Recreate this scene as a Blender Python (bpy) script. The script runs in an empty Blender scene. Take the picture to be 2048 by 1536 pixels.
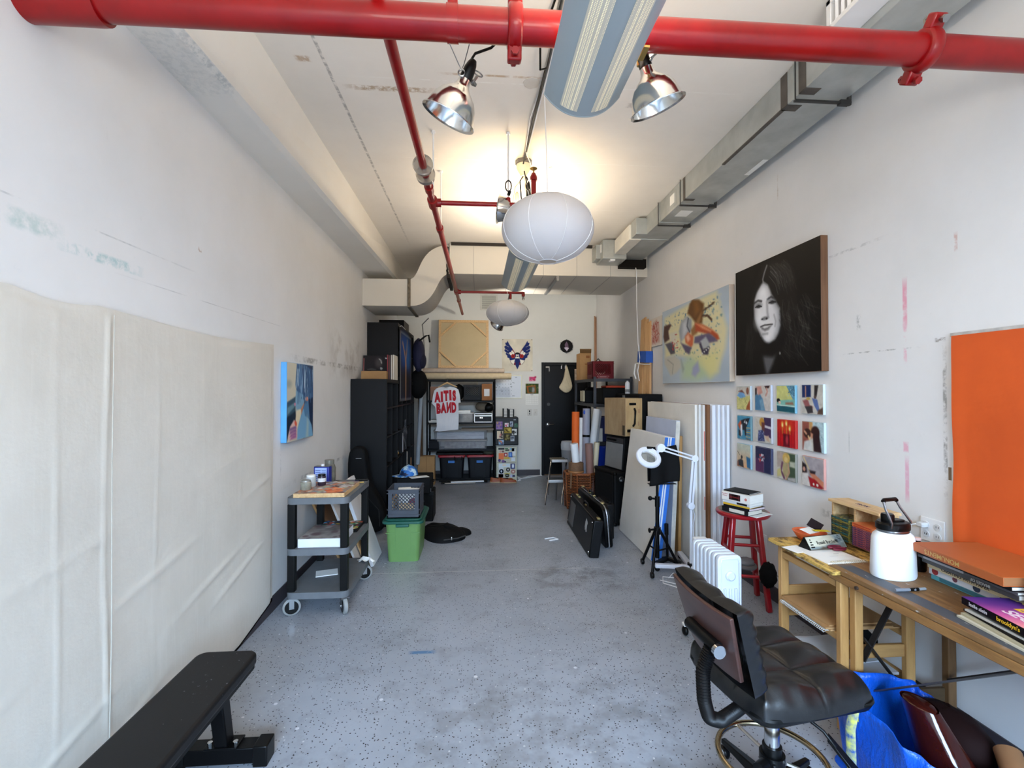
import bpy, math, random
import numpy as np
from mathutils import Vector, Matrix
random.seed(7); rng = np.random.default_rng(11)
sc = bpy.context.scene; COL = sc.collection
PI = math.pi
def R(d): return math.radians(d)
# ---------------------------------------------------------------- colours / materials
def s2l(c):
    c = c / 255.0
    return c / 12.92 if c <= 0.04045 else ((c + 0.055) / 1.055) ** 2.4
def C(r, g=None, b=None):
    if g is None:
        if isinstance(r, (tuple, list)): r, g, b = r[:3]
        else: g = b = r
    return (s2l(r), s2l(g), s2l(b), 1.0)
class NT:
    def __init__(s, name):
        s.m = bpy.data.materials.new(name); s.m.use_nodes = True
        s.t = s.m.node_tree; s.n = s.t.nodes; s.b = s.n['Principled BSDF']; s.tc = None
    def node(s, typ, **kw):
        n = s.n.new(typ)
        for k, v in kw.items(): setattr(n, k, v)
        return n
    def link(s, a, b): s.t.links.new(a, b)
    def pos(s):
        if s.tc is None: s.tc = s.node('ShaderNodeTexCoord')
        return s.tc.outputs['Object']
    def world(s):
        g = s.node('ShaderNodeNewGeometry'); return g.outputs['Position']
    def math(s, op, a, b=None, c=None):
        n = s.node('ShaderNodeMath', operation=op)
        for i, v in enumerate((a, b, c)):
            if v is None: continue
            if isinstance(v, (int, float)): n.inputs[i].default_value = v
            else: s.link(v, n.inputs[i])
        return n.outputs[0]
    def noise(s, scale, detail=3, rough=0.5, vec=None, stretch=None):
        n = s.node('ShaderNodeTexNoise'); n.inputs['Scale'].default_value = scale
        n.inputs['Detail'].default_value = detail; n.inputs['Roughness'].default_value = rough
        v = vec if vec is not None else s.pos()
        if stretch:
            mp = s.node('ShaderNodeMapping'); mp.inputs['Scale'].default_value = stretch
            s.link(v, mp.inputs[0]); v = mp.outputs[0]
        s.link(v, n.inputs['Vector']); return n.outputs['Fac']
    def ramp(s, fac, a, b):
        n = s.node('ShaderNodeMapRange'); n.inputs[1].default_value = a; n.inputs[2].default_value = b
        s.link(fac, n.inputs[0]); return n.outputs[0]
    def mix(s, fac, a, b):
        n = s.node('ShaderNodeMix', data_type='RGBA')
        if isinstance(fac, (int, float)): n.inputs[0].default_value = fac
        else: s.link(fac, n.inputs[0])
        for i, v in ((6, a), (7, b)):
            if isinstance(v, tuple): n.inputs[i].default_value = v if len(v) == 4 else C(v)
            else: s.link(v, n.inputs[i])
        return n.outputs[2]
    def base(s, v):
        if isinstance(v, tuple): s.b.inputs['Base Color'].default_value = v
        else: s.link(v, s.b.inputs['Base Color'])
    def bump(s, h, strength=0.3, dist=0.01):
        n = s.node('ShaderNodeBump'); n.inputs['Strength'].default_value = strength
        n.inputs['Distance'].default_value = dist
        s.link(h, n.inputs['Height']); s.link(n.outputs[0], s.b.inputs['Normal'])
_mc = {}
def pm(col, rough=0.6, metal=0.0, var=0.12, vs=6.0, bump=0.0, bs=60.0, spec=None, trans=0.0, emit=None, es=1.0, stretch=None, alpha=None, col2=None, coat=0.0):
    """procedural material: a base colour broken up by noise, optional bump"""
    key = (col if not isinstance(col, list) else tuple(col), rough, metal, var, vs, bump, bs, spec, trans, emit, es, stretch, alpha, col2, coat)
    if key in _mc: return _mc[key]
    k = NT('material'); c = C(col)
    if max(c[:3]) < 0.03 and spec is None: spec = 0.2; c = tuple(v * 0.4 for v in c[:3]) + (1.0,)
    if col2 is not None: d = C(col2)
    else: d = tuple(min(1, v * (1 - var)) for v in c[:3]) + (1.0,)
    if var > 0 or col2 is not None:
        f = k.ramp(k.noise(vs, 4, 0.6, stretch=stretch), 0.35, 0.68)
        k.base(k.mix(f, c, d))
    else: k.base(c)
    k.b.inputs['Roughness'].default_value = rough; k.b.inputs['Metallic'].default_value = metal
    if spec is not None: k.b.inputs['Specular IOR Level'].default_value = spec
    if trans: k.b.inputs['Transmission Weight'].default_value = trans; k.b.inputs['IOR'].default_value = 1.3
    if alpha is not None: k.b.inputs['Alpha'].default_value = alpha
    if coat: k.b.inputs['Coat Weight'].default_value = coat
    if emit is not None:
        k.b.inputs['Emission Color'].default_value = C(emit); k.b.inputs['Emission Strength'].default_value = es
    if bump: k.bump(k.noise(bs, 3, 0.6, stretch=stretch), bump, 0.004)
    _mc[key] = k.m; return k.m
def wood(col, dark, scale=3.0, axis=1, rough=0.55, ring=18.0):
    k = NT('wood'); st = [ring, ring, ring]; st[axis] = 1.2
    f = k.noise(scale, 5, 0.65, stretch=tuple(st)); f2 = k.noise(2.0, 3)
    c = k.mix(k.ramp(f, 0.3, 0.7), C(col), C(dark))
    c = k.mix(k.math('MULTIPLY', k.ramp(f2, 0.45, 0.8), 0.35), c, C(dark))
    k.base(c); k.b.inputs['Roughness'].default_value = rough; k.bump(f, 0.15, 0.003); return k.m
def attr_mat(rough=0.6, bump=0.0):
    k = NT('paint_layers'); a = k.node('ShaderNodeAttribute'); a.attribute_name = 'Col'
    k.base(a.outputs['Color']); k.b.inputs['Roughness'].default_value = rough; k.b.inputs['Specular IOR Level'].default_value = 0.2
    if bump: k.bump(k.noise(220, 2), bump, 0.001)
    return k.m
# ---------------------------------------------------------------- mesh builder
class M:
    def __init__(s): s.v = []; s.f = []; s.c = None
    def add(s, vs, fs):
        o = len(s.v); s.v += [tuple(p) for p in vs]; s.f += [tuple(i + o for i in f) for f in fs]; return s
    def box(s, x0, x1, y0, y1, z0, z1, mat=None):
        vs = [(x, y, z) for z in (z0, z1) for y in (y0, y1) for x in (x0, x1)]
        if mat: vs = [mat @ Vector(p) for p in vs]
        return s.add(vs, [(0, 2, 3, 1), (4, 5, 7, 6), (0, 1, 5, 4), (2, 6, 7, 3), (0, 4, 6, 2), (1, 3, 7, 5)])
    def cbox(s, c, d, rz=0, rx=0, ry=0):
        m = Matrix.Translation(c) @ Matrix.Rotation(rz, 4, 'Z') @ Matrix.Rotation(ry, 4, 'Y') @ Matrix.Rotation(rx, 4, 'X')
        return s.box(-d[0] / 2, d[0] / 2, -d[1] / 2, d[1] / 2, -d[2] / 2, d[2] / 2, m)
    def hexa(s, p):   # 8 points: bottom 4 (ccw) then top 4
        return s.add(p, [(3, 2, 1, 0), (4, 5, 6, 7), (0, 1, 5, 4), (1, 2, 6, 5), (2, 3, 7, 6), (3, 0, 4, 7)])
    def beam(s, a, b, w, h, up=(0, 0, 1)):   # square bar from a to b
        a = Vector(a); b = Vector(b); d = (b - a).normalized(); u = Vector(up)
        if abs(d.dot(u)) > 0.97: u = Vector((0, 1, 0))
        x = d.cross(u).normalized(); y = x.cross(d).normalized()
        q = [(-w / 2, -h / 2), (w / 2, -h / 2), (w / 2, h / 2), (-w / 2, h / 2)]
        return s.hexa([a + x * i + y * j for i, j in q] + [b + x * i + y * j for i, j in q])
    def ring(s, cs, frames, closed=False, caps=True):   # skin a list of rings of points
        n = len(frames[0]); o = len(s.v)
        for r in frames: s.v += [tuple(p) for p in r]
        k = len(frames)
        for i in range(k if closed else k - 1):
            a = o + i * n; b = o + ((i + 1) % k) * n
            for j in range(n): s.f.append((a + j, a + (j + 1) % n, b + (j + 1) % n, b + j))
        if caps and not closed:
            s.f.append(tuple(o + j for j in reversed(range(n)))); s.f.append(tuple(o + (k - 1) * n + j for j in range(n)))
        return s
    def tube(s, pts, r, n=10, closed=False, caps=True, flat=1.0):
        P = [Vector(p) for p in pts]; k = len(P); frames = []; pu = None
        for i, p in enumerate(P):
            if closed: d = P[(i + 1) % k] - P[i - 1]
            else: d = P[min(i + 1, k - 1)] - P[max(i - 1, 0)]
            d.normalize()
            if pu is None:
                u = Vector((0, 0, 1)) if abs(d.z) < 0.9 else Vector((1, 0, 0))
            else: u = pu
            x = d.cross(u).normalized(); y = x.cross(d).normalized(); pu = y
            rr = r[i] if isinstance(r, (list, tuple)) else r
            frames.append([p + x * math.cos(t) * rr + y * math.sin(t) * rr * flat for t in [2 * PI * j / n for j in range(n)]])
        return s.ring(None, frames, closed, caps)
    def cyl(s, a, b, r, r2=None, n=20): return s.tube([a, b], [r, r if r2 is None else r2], n)
    def lathe(s, prof, loc=(0, 0, 0), n=32, mat=None, caps=True, sx=1, sy=1):
        fr = []
        for r, z in prof:
            ring = [Vector((r * math.cos(t) * sx, r * math.sin(t) * sy, z)) for t in [2 * PI * j / n for j in range(n)]]
            fr.append([(mat @ p if mat else p) + Vector(loc) for p in ring])
        return s.ring(None, fr, False, caps)
    def prism(s, poly, a, b, plane='xz'):   # extrude a 2D polygon between a and b on the remaining axis
        def P(u, v, w): return {'xz': (u, w, v), 'xy': (u, v, w), 'yz': (w, u, v)}[plane]
        n = len(poly); o = len(s.v)
        s.v += [P(u, v, a) for u, v in poly] + [P(u, v, b) for u, v in poly]
        s.f.append(tuple(o + i for i in range(n))); s.f.append(tuple(o + n + i for i in reversed(range(n))))
        for i in range(n): s.f.append((o + i, o + n + i, o + n + (i + 1) % n, o + (i + 1) % n))
        return s
    def grid(s, fn, nu, nv, closed_u=False):
        o = len(s.v)
        for j in range(nv + 1):
            for i in range(nu if closed_u else nu + 1): s.v.append(tuple(fn(i / nu, j / nv)))
        w = nu if closed_u else nu + 1
        for j in range(nv):
            for i in range(nu):
                i2 = (i + 1) % w
                s.f.append((o + j * w + i, o + j * w + i2, o + (j + 1) * w + i2, o + (j + 1) * w + i))
        return s
    def ball(s, c, r, n=16, m=10, noise=0):
        if not isinstance(r, (tuple, list)): r = (r, r, r)
        def fn(u, v):
            a = 2 * PI * u; b = -PI / 2 + PI * min(max(v, 0.001), 0.999)
            k = 1 + noise * (math.sin(5 * a + 3 * b) * 0.5 + math.sin(9 * b + a * 2) * 0.5)
            return (c[0] + r[0] * k * math.cos(a) * math.cos(b), c[1] + r[1] * k * math.sin(a) * math.cos(b), c[2] + r[2] * k * math.sin(b))
        return s.grid(fn, n, m, True)
    def rbox(s, x0, x1, y0, y1, z0, z1, r=0.02, n=5, top=1.0):   # box with rounded plan corners; 'top' scales the top
        cx, cy = (x0 + x1) / 2, (y0 + y1) / 2; pts = []
        for (sx, sy, a0) in ((1, 1, 0), (-1, 1, 90), (-1, -1, 180), (1, -1, 270)):
            for k in range(n + 1):
                a = R(a0 + 90 * k / n)
                pts.append((sx * ((x1 - x0) / 2 - r) + r * math.cos(a), sy * ((y1 - y0) / 2 - r) + r * math.sin(a)))
        return s.ring(None, [[Vector((cx + x, cy + y, z0)) for x, y in pts], [Vector((cx + x * top, cy + y * top, z1)) for x, y in pts]])
    def xf(s, m, start=0):
        for i in range(start, len(s.v)): s.v[i] = tuple(m @ Vector(s.v[i]))
        return s
    def obj(s, name, mat, parent=None, bev=0, smooth=True, sub=0, loc=None, rot=None, seg=2, label=None, ang=40):
        me = bpy.data.meshes.new(name); me.from_pydata(s.v, [], s.f)
        me.update()
        if smooth:
            me.polygons.foreach_set('use_smooth', [True] * len(me.polygons))
            me.set_sharp_from_angle(angle=R(ang))
        o = bpy.data.objects.new(name, me); COL.objects.link(o)
        if mat is not None: me.materials.append(mat)
        if parent is not None: o.parent = parent
        if loc is not None: o.location = loc
        if rot is not None: o.rotation_euler = rot
        if bev:
            b = o.modifiers.new('bevel', 'BEVEL'); b.width = bev; b.segments = seg; b.limit_method = 'ANGLE'; b.angle_limit = R(40); b.harden_normals = False
        if sub:
            b = o.modifiers.new('sub', 'SUBSURF'); b.levels = sub; b.render_levels = sub
        if label: o['label'] = label
        return o
def fixn(o):
    import bmesh
    bm = bmesh.new(); bm.from_mesh(o.data); bmesh.ops.recalc_face_normals(bm, faces=bm.faces); bm.to_mesh(o.data); bm.free(); return o
def tag(o, label, cat, group=None):
    o['label'] = label; o['category'] = cat
    if group: o['group'] = group
    return o
def thing(name, label, cat, loc=(0, 0, 0), rz=0, group=None, rot=None):
    o = bpy.data.objects.new(name, None); COL.objects.link(o); o.empty_display_size = 0.1
    o.location = loc; o.rotation_euler = rot if rot else (0, 0, rz)
    return tag(o, label, cat, group)
def struct(o): o['kind'] = 'structure'; return o
def dup(root, loc=None, rz=None, label=None, rot=None):
    r = root.copy(); COL.objects.link(r)
    if loc is not None: r.location = loc
    if rz is not None: r.rotation_euler = (0, 0, rz)
    if rot is not None: r.rotation_euler = rot
    if label: r['label'] = label
    for ch in list(root.children):
        c = ch.copy(); COL.objects.link(c); c.parent = r
        for g in list(ch.children):
            d = g.copy(); COL.objects.link(d); d.parent = c
    return r
def text(name, body, size, mat, parent=None, loc=(0, 0, 0), rot=(0, 0, 0), ext=0.0006, bold=0.0, align='CENTER', sx=1.0, shear=0.0, spacing=1.0, flip=False):
    cu = bpy.data.curves.new(name, 'FONT'); cu.body = body; cu.size = size; cu.extrude = ext; cu.offset = bold
    cu.align_x = align; cu.align_y = 'CENTER'; cu.shear = shear; cu.space_character = spacing; cu.resolution_u = 4
    t = bpy.data.objects.new(name, cu); COL.objects.link(t)
    dg = bpy.context.evaluated_depsgraph_get(); me = bpy.data.meshes.new_from_object(t.evaluated_get(dg))
    bpy.data.objects.remove(t); bpy.data.curves.remove(cu)
    for v in me.vertices: v.co.x *= sx * (-1 if flip else 1)
    me.materials.clear(); me.materials.append(mat)
    o = bpy.data.objects.new(name, me); COL.objects.link(o)
    if parent is not None: o.parent = parent
    o.location = loc; o.rotation_euler = rot; return o
# ---------------------------------------------------------------- numpy painter (vertex colours of painted pictures)
class Cv:
    """a picture of h x w samples; u to the right, v downwards, both 0..1"""
    def __init__(s, w, h, bg):
        s.w, s.h = w, h; s.U, s.V = np.meshgrid((np.arange(w)) / (w - 1), (np.arange(h)) / (h - 1))
        s.a = np.zeros((h, w, 3)); s.a[:] = bg; s.asp = w / h
    def put(s, m, col): m = np.clip(m, 0, 1)[..., None]; s.a = s.a * (1 - m) + np.array(col, float) * m; return s
    def grad(s, c0, c1, axis='v', lo=0, hi=1):
        t = np.clip(((s.V if axis == 'v' else s.U) - lo) / (hi - lo), 0, 1)[..., None]
        s.a = np.array(c0, float) * (1 - t) + np.array(c1, float) * t; return s
    def inside(s, P):
        P = np.array(P, float); c = np.zeros(s.U.shape, bool); n = len(P)
        for i in range(n):
            x1, y1 = P[i]; x2, y2 = P[(i + 1) % n]
            if y1 == y2: continue
            k = ((y1 > s.V) != (y2 > s.V)) & (s.U < (x2 - x1) * (s.V - y1) / (y2 - y1) + x1); c ^= k
        return c
    def sdist(s, P, closed=True):
        P = np.array(P, float); d = np.full(s.U.shape, 9.0); n = len(P)
        for i in range(n if closed else n - 1):
            a = P[i]; b = P[(i + 1) % n]; ab = b - a; L = (ab ** 2).sum() + 1e-12
            t = np.clip(((s.U - a[0]) * ab[0] + (s.V - a[1]) * ab[1]) / L, 0, 1)
            d = np.minimum(d, np.hypot(s.U - a[0] - t * ab[0], s.V - a[1] - t * ab[1]))
        return d
    def poly(s, P, col, soft=0.012, op=1.0):
        d = s.sdist(P); sd = np.where(s.inside(P), d, -d); return s.put(np.clip(0.5 + sd / (2 * soft), 0, 1) * op, col)
    def ell(s, cx, cy, rx, ry, col, rot=0, soft=0.15, op=1.0):
        a = R(rot); x = (s.U - cx) * math.cos(a) + (s.V - cy) * math.sin(a); y = -(s.U - cx) * math.sin(a) + (s.V - cy) * math.cos(a)
        d = np.hypot(x / rx, y / ry); return s.put(np.clip((1 + soft - d) / (2 * soft), 0, 1) * op, col)
    def line(s, P, w, col, soft=0.6, op=1.0):
        d = s.sdist(P, False); return s.put(np.clip((w * (1 + soft) - d) / (w * 2 * soft), 0, 1) * op, col)
    def noise(s, amt, sc=6, seed=1):
        r = np.random.default_rng(seed); t = np.zeros(s.U.shape)
        for o in range(3):
            k = sc * 2 ** o; g = r.random((k + 2, k + 2)); x = s.U * k; y = s.V * k; xi = x.astype(int); yi = y.astype(int); fx = x - xi; fy = y - yi
            t += ((g[yi, xi] * (1 - fx) + g[yi, xi + 1] * fx) * (1 - fy) + (g[yi + 1, xi] * (1 - fx) + g[yi + 1, xi + 1] * fx) * fy - 0.5) / 2 ** o
        s.a = np.clip(s.a * (1 + amt * t[..., None] * 2), 0, 255); return s
    def dabs(s, n, cols, box=(0, 0, 1, 1), size=(0.01, 0.03), seed=2, inside=None):
        r = random.Random(seed)
        for i in range(n):
            x = r.uniform(box[0], box[2]); y = r.uniform(box[1], box[3])
            z = r.uniform(*size); s.ell(x, y, z, z * r.uniform(0.4, 1.2), r.choice(cols), rot=r.uniform(0, 180), soft=0.3)
        return s
def painted(cv, name, mat, parent, W, H, fn=None):
    """grid of cv samples, W x H metres, in the local XZ plane facing -Y, lower left corner at the origin"""
    w, h = cv.w, cv.h; vs = []
    for j in range(h):
        for i in range(w):
            u = i / (w - 1); v = j / (h - 1); vs.append(fn(u, v) if fn else (u * W, 0.0, (1 - v) * H))
    fs = [(j * w + i, (j + 1) * w + i, (j + 1) * w + i + 1, j * w + i + 1) for j in range(h - 1) for i in range(w - 1)]
    me = bpy.data.meshes.new(name); me.from_pydata(vs, [], fs)
    at = me.color_attributes.new('Col', 'FLOAT_COLOR', 'POINT')
    c = np.clip(cv.a, 0, 255) / 255.0; lin = np.where(c <= 0.04045, c / 12.92, ((c + 0.055) / 1.055) ** 2.4)
    arr = np.ones((h * w, 4), np.float32); arr[:, :3] = lin.reshape(-1, 3)
    at.data.foreach_set('color', arr.ravel()); me.materials.append(mat)
    me.polygons.foreach_set('use_smooth', [True] * len(me.polygons))
    o = bpy.data.objects.new(name, me); COL.objects.link(o); o.parent = parent; return o
PAINT = attr_mat(0.45, 0.15); PRINT = attr_mat(0.7)
# common materials
BLACK = pm(22, 0.5, var=0.25); BLACKM = pm(26, 0.4, 0.3, var=0.2); BLACKP = pm(20, 0.35, var=0.2)
CHROME = pm(200, 0.12, 1.0, var=0.05); STEEL = pm(150, 0.3, 1.0, var=0.1); GALV = pm((186, 190, 187), 0.4, 0.45, vs=3, var=0.3, bump=0.1, bs=9)
WHITEP = pm(232, 0.45, var=0.04); WHITEM = pm((228, 230, 235), 0.35, var=0.03); PAPER = pm((236, 236, 232), 0.8, var=0.04)
RED = pm((146, 6, 10), 0.34, var=0.3, vs=5, bump=0.06, bs=25, coat=0.15, spec=0.35)
CARD = pm((168, 128, 82), 0.85, var=0.18, vs=4, bump=0.1, bs=40); PINE = wood((222, 190, 142), (186, 146, 96)); 
RUBBER = pm(24, 0.75, var=0.2)
XL, XR, YB, YF, ZC = -1.48, 2.25, 8.78, -3.2, 3.5
# ================================================================ camera
cam_d = bpy.data.cameras.new('camera'); cam = bpy.data.objects.new('camera', cam_d); COL.objects.link(cam)
cam_d.sensor_width = 36.0; cam_d.lens = 36.0 * 940.0 / 2048.0; cam_d.clip_start = 0.02; cam_d.clip_end = 60
YAW = math.atan2(69, 940); PIT = math.atan2(12, 940)
cam.location = (0, 0, 1.6); cam.rotation_euler = (PI / 2 + PIT, 0, -YAW); sc.camera = cam
vs_ = sc.view_settings; vs_.view_transform = 'Standard'; vs_.look = 'None'; vs_.exposure = 0.26; vs_.gamma = 1.0; vs_.use_curve_mapping = False
# ================================================================ setting
def mark(k, col, ax, c, h, color, s=1.0, nsc=14.0, th=(0.45, 0.6)):
    """a stain of its own shape inside a wall material: centre c, half sizes h on the two axes of ax"""
    if not hasattr(k, 'sep'):
        k.sep = k.node('ShaderNodeSeparateXYZ'); k.link(k.pos(), k.sep.inputs[0])
    o = {'x': 0, 'y': 1, 'z': 2}; d = []
    for a, cc, hh in zip(ax, c, h):
        v = k.math('ABSOLUTE', k.math('SUBTRACT', k.sep.outputs[o[a]], cc)); d.append(k.math('DIVIDE', v, hh))
    m = k.math('MAXIMUM', d[0], d[1]); m = k.ramp(m, 1.0, 0.55 if nsc else 0.93)
    if nsc: m = k.math('MULTIPLY', m, k.ramp(k.noise(nsc, 4, 0.7), *th))
    return k.mix(k.math('MULTIPLY', m, s), col, color)
def wall_mat(c, d, marks=(), ax='yz', rough=0.75):
    k = NT('painted_wall'); f = k.ramp(k.noise(1.3, 5, 0.65), 0.38, 0.72); f2 = k.ramp(k.noise(9, 5, 0.7), 0.66, 0.8)
    col = k.mix(k.math('MULTIPLY', f, 0.55), C(c), C(d)); col = k.mix(k.math('MULTIPLY', f2, 0.16), col, C(150, 150, 148))
    for mk in marks: col = mark(k, col, ax, *mk)
    k.base(col); k.b.inputs['Roughness'].default_value = rough; k.bump(k.noise(26, 4, 0.6), 0.12, 0.004); return k.m
G = (120, 125, 122)
lw_marks = [((1.68, 2.155), (0.12, 0.04), C(160, 190, 184), 0.55, 9), ((1.98, 2.12), (0.22, 0.025), C(130, 180, 180), 0.6, 12),
            ((1.9, 2.22), (0.7, 0.004), C(150, 155, 155), 0.5, 5), ((2.9, 2.08), (0.9, 0.003), C(150, 150, 150), 0.4, 4),
            ((2.62, 2.35), (0.02, 0.015), C(165, 130, 100), 0.8, 60), ((5.0, 1.86), (1.2, 0.03), C(130, 128, 122), 0.75, 10),
            ((5.5, 1.98), (0.8, 0.28), C(150, 142, 130), 0.42, 2), ((3.3, 0.55), (0.012, 0.9), C(190, 160, 150), 0.35, 8),
            ((3.67, 1.02), (0.006, 0.18), C(90, 90, 92), 0.5, 8), ((4.6, 0.86), (0.9, 0.02), C(110, 112, 118), 0.6, 6),
            ((3.36, 0.3), (0.04, 0.12), C(130, 150, 145), 0.5, 20)]
rw_marks = [((2.318, 2.06), (0.016, 0.14), C(226, 150, 172), 0.85, 14, (0.35, 0.55)), ((2.318, 1.86), (0.012, 0.14), C(228, 160, 180), 0.6, 18),
            ((2.315, 1.13), (0.014, 0.13), C(226, 160, 186), 0.75, 14, (0.3, 0.5)), ((2.32, 1.3), (0.018, 0.03), C(226, 150, 176), 0.7, 20, (0.3, 0.5)),
            ((2.11, 1.45), (0.012, 0.42), C(120, 118, 112), 0.7, 14), ((2.09, 1.2), (0.008, 0.032), C(128, 108, 84), 1.0, 0),
            ((2.065, 1.2), (0.009, 0.036), C(120, 102, 78), 1.0, 0), ((2.13, 1.845), (0.03, 0.012), C(120, 108, 96), 0.9, 30),
            ((2.5, 1.82), (0.28, 0.005), G, 0.6, 25), ((2.62, 2.0), (0.02, 0.05), G, 0.5, 30), ((2.7, 1.3), (0.004, 0.14), G, 0.4, 8),
            ((2.9, 2.45), (0.5, 0.01), G, 0.35, 20), ((2.05, 2.3), (0.01, 0.05), C(190, 120, 100), 0.5, 25),
            ((2.85, 0.8), (0.1, 0.03), G, 0.45, 26), ((3.36, 3.13), (0.006, 0.12), C(160, 140, 110), 0.6, 9)]
WL = wall_mat((228, 228, 227), (215, 214, 211), lw_marks); WR = wall_mat((228, 227, 226), (215, 214, 211), rw_marks)
WB = wall_mat((218, 218, 214), (208, 207, 202))
# floor: grey epoxy paint with flecks, dirt, paint drips
k = NT('epoxy_floor'); p = k.pos()
f = k.ramp(k.noise(0.9, 5, 0.6), 0.35, 0.7); col = k.mix(f, C(158, 164, 174), C(138, 144, 153))
f = k.ramp(k.noise(3.2, 6, 0.7), 0.52, 0.74); col = k.mix(k.math('MULTIPLY', f, 0.45), col, C(82, 80, 78))
def flecks(col, sc_, r, color, seedoff, dens):
    mp = k.node('ShaderNodeMapping'); mp.inputs['Location'].default_value = (seedoff, seedoff * 1.7, 0); k.link(p, mp.inputs[0])
    v = k.node('ShaderNodeTexVoronoi'); v.inputs['Scale'].default_value = sc_; v.inputs['Randomness'].default_value = 1.0; k.link(mp.outputs[0], v.inputs['Vector'])
    sp = k.node('ShaderNodeSeparateColor'); k.link(v.outputs['Color'], sp.inputs[0])
    m = k.math('MULTIPLY', k.math('LESS_THAN', v.outputs['Distance'], r), k.math('GREATER_THAN', sp.outputs[0], 1 - dens))
    return k.mix(m, col, color)
col = flecks(col, 80, 0.24, C(30, 30, 34), 0.0, 0.34); col = flecks(col, 52, 0.2, C(26, 26, 30), 3.3, 0.3); col = flecks(col, 45, 0.22, C(186, 188, 192), 5.1, 0.05)
col = flecks(col, 17, 0.17, C(196, 200, 206), 9.2, 0.025); col = flecks(col, 5, 0.07, C(206, 208, 210), 2.2, 0.12)
col = mark(k, col, 'xy', (-1.05, 2.9), (0.4, 1.0), C(214, 222, 224), 0.9, 26, (0.66, 0.7))
col = mark(k, col, 'xy', (-0.335, 2.92), (0.09, 0.02), C(64, 110, 150), 0.9, 24, (0.34, 0.42))
col = mark(k, col, 'xy', (0.1, 4.19), (1.05, 0.006), C(184, 186, 186), 0.8, 0)
col = mark(k, col, 'xy', (0.9, 4.0), (0.5, 0.35), C(84, 82, 80), 0.5, 5); col = mark(k, col, 'xy', (0.35, 2.2), (0.8, 0.5), C(92, 90, 88), 0.4, 4)
k.base(col); k.link(k.ramp(k.noise(2.2, 4, 0.6), 0.2, 0.8), k.b.inputs['Roughness'])
rr = k.math('MULTIPLY_ADD', k.noise(2.2, 4, 0.6), 0.3, 0.22); k.link(rr, k.b.inputs['Roughness'])
k.bump(k.noise(35, 3, 0.6), 0.08, 0.003); FLOOR = k.m
# ceiling: painted concrete planks
k = NT('painted_concrete'); f = k.ramp(k.noise(1.5, 5, 0.65), 0.4, 0.7); col = k.mix(k.math('MULTIPLY', f, 0.5), C(230, 224, 214), C(216, 209, 198))
for c, h, cc, s, n in [((-0.885, 3.9), (0.012, 2.4), C(150, 146, 140), 0.8, 18), ((0.45, 2.885), (1.36, 0.007), C(236, 232, 224), 0.9, 12), ((0.45, 3.87), (1.36, 0.006), C(236, 232, 224), 0.9, 12),
                       ((0.45, 4.87), (1.36, 0.006), C(236, 232, 224), 0.9, 12), ((0.45, 1.85), (1.36, 0.006), C(226, 222, 214), 0.9, 12), ((-0.55, 2.99), (0.3, 0.03), C(160, 128, 86), 0.75, 26),
                       ((0.1, 2.82), (0.35, 0.012), C(176, 140, 96), 0.7, 9), ((1.1, 3.05), (0.12, 0.03), C(120, 112, 104), 0.7, 20), ((-1.0, 2.75), (0.05, 0.03), C(170, 135, 95), 0.7, 30),
                       ((0.62, 3.95), (0.02, 0.02), C(150, 120, 80), 0.7, 50)]:
    col = mark(k, col, 'xy', c, h, cc, s, n, (0.4, 0.55))
k.base(col); k.b.inputs['Roughness'].default_value = 0.8; k.bump(k.noise(18, 5, 0.65), 0.18, 0.006); CEIL = k.m
struct(M().box(XL - 0.2, XR + 0.2, YF - 0.2, YB + 0.2, -0.12, 0).obj('floor', FLOOR))
struct(M().box(XL - 0.2, XR + 0.2, YF - 0.2, YB + 0.2, ZC, ZC + 0.12).obj('ceiling', CEIL))
struct(M().box(XL - 0.15, XL, YF - 0.15, YB + 0.15, 0, ZC).obj('wall_left', WL))
struct(M().box(XR, XR + 0.15, YF - 0.15, YB + 0.15, 0, ZC).obj('wall_right', WR))
struct(M().box(XL, 1.21, YB, YB + 0.15, 0, ZC).box(1.21, 2.13, YB, YB + 0.15, 2.11, ZC).box(2.13, XR, YB, YB + 0.15, 0, ZC).obj('wall_back', WB))
WX0, WX1, WZ0, WZ1 = -1.3, 2.1, 0.6, 3.1
struct(M().box(XL, WX0, YF - 0.15, YF, 0, ZC).box(WX1, XR, YF - 0.15, YF, 0, ZC).box(WX0, WX1, YF - 0.15, YF, 0, WZ0).box(WX0, WX1, YF - 0.15, YF, WZ1, ZC).obj('wall_front', WB))
m = M()
for x in (WX0 + 0.03, (WX0 * 2 + WX1) / 3, (WX0 + 2 * WX1) / 3, WX1 - 0.03): m.box(x - 0.025, x + 0.025, YF - 0.1, YF - 0.04, WZ0, WZ1)
for z in (WZ0 + 0.025, 2.1, WZ1 - 0.025): m.box(WX0, WX1, YF - 0.095, YF - 0.045, z - 0.022, z + 0.022)
struct(m.obj('window_1', pm(60, 0.5)))
BASEM = pm((62, 55, 60), 0.5, var=0.3, vs=3)
struct(M().box(XL, XL + 0.008, YF, YB, 0, 0.11).obj('baseboard_left', BASEM)); struct(M().box(XR - 0.008, XR, YF, YB, 0, 0.11).obj('baseboard_right', BASEM))
struct(M().box(XL + 0.008, 1.17, YB - 0.008, YB, 0, 0.11).obj('baseboard_back', BASEM))
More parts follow.
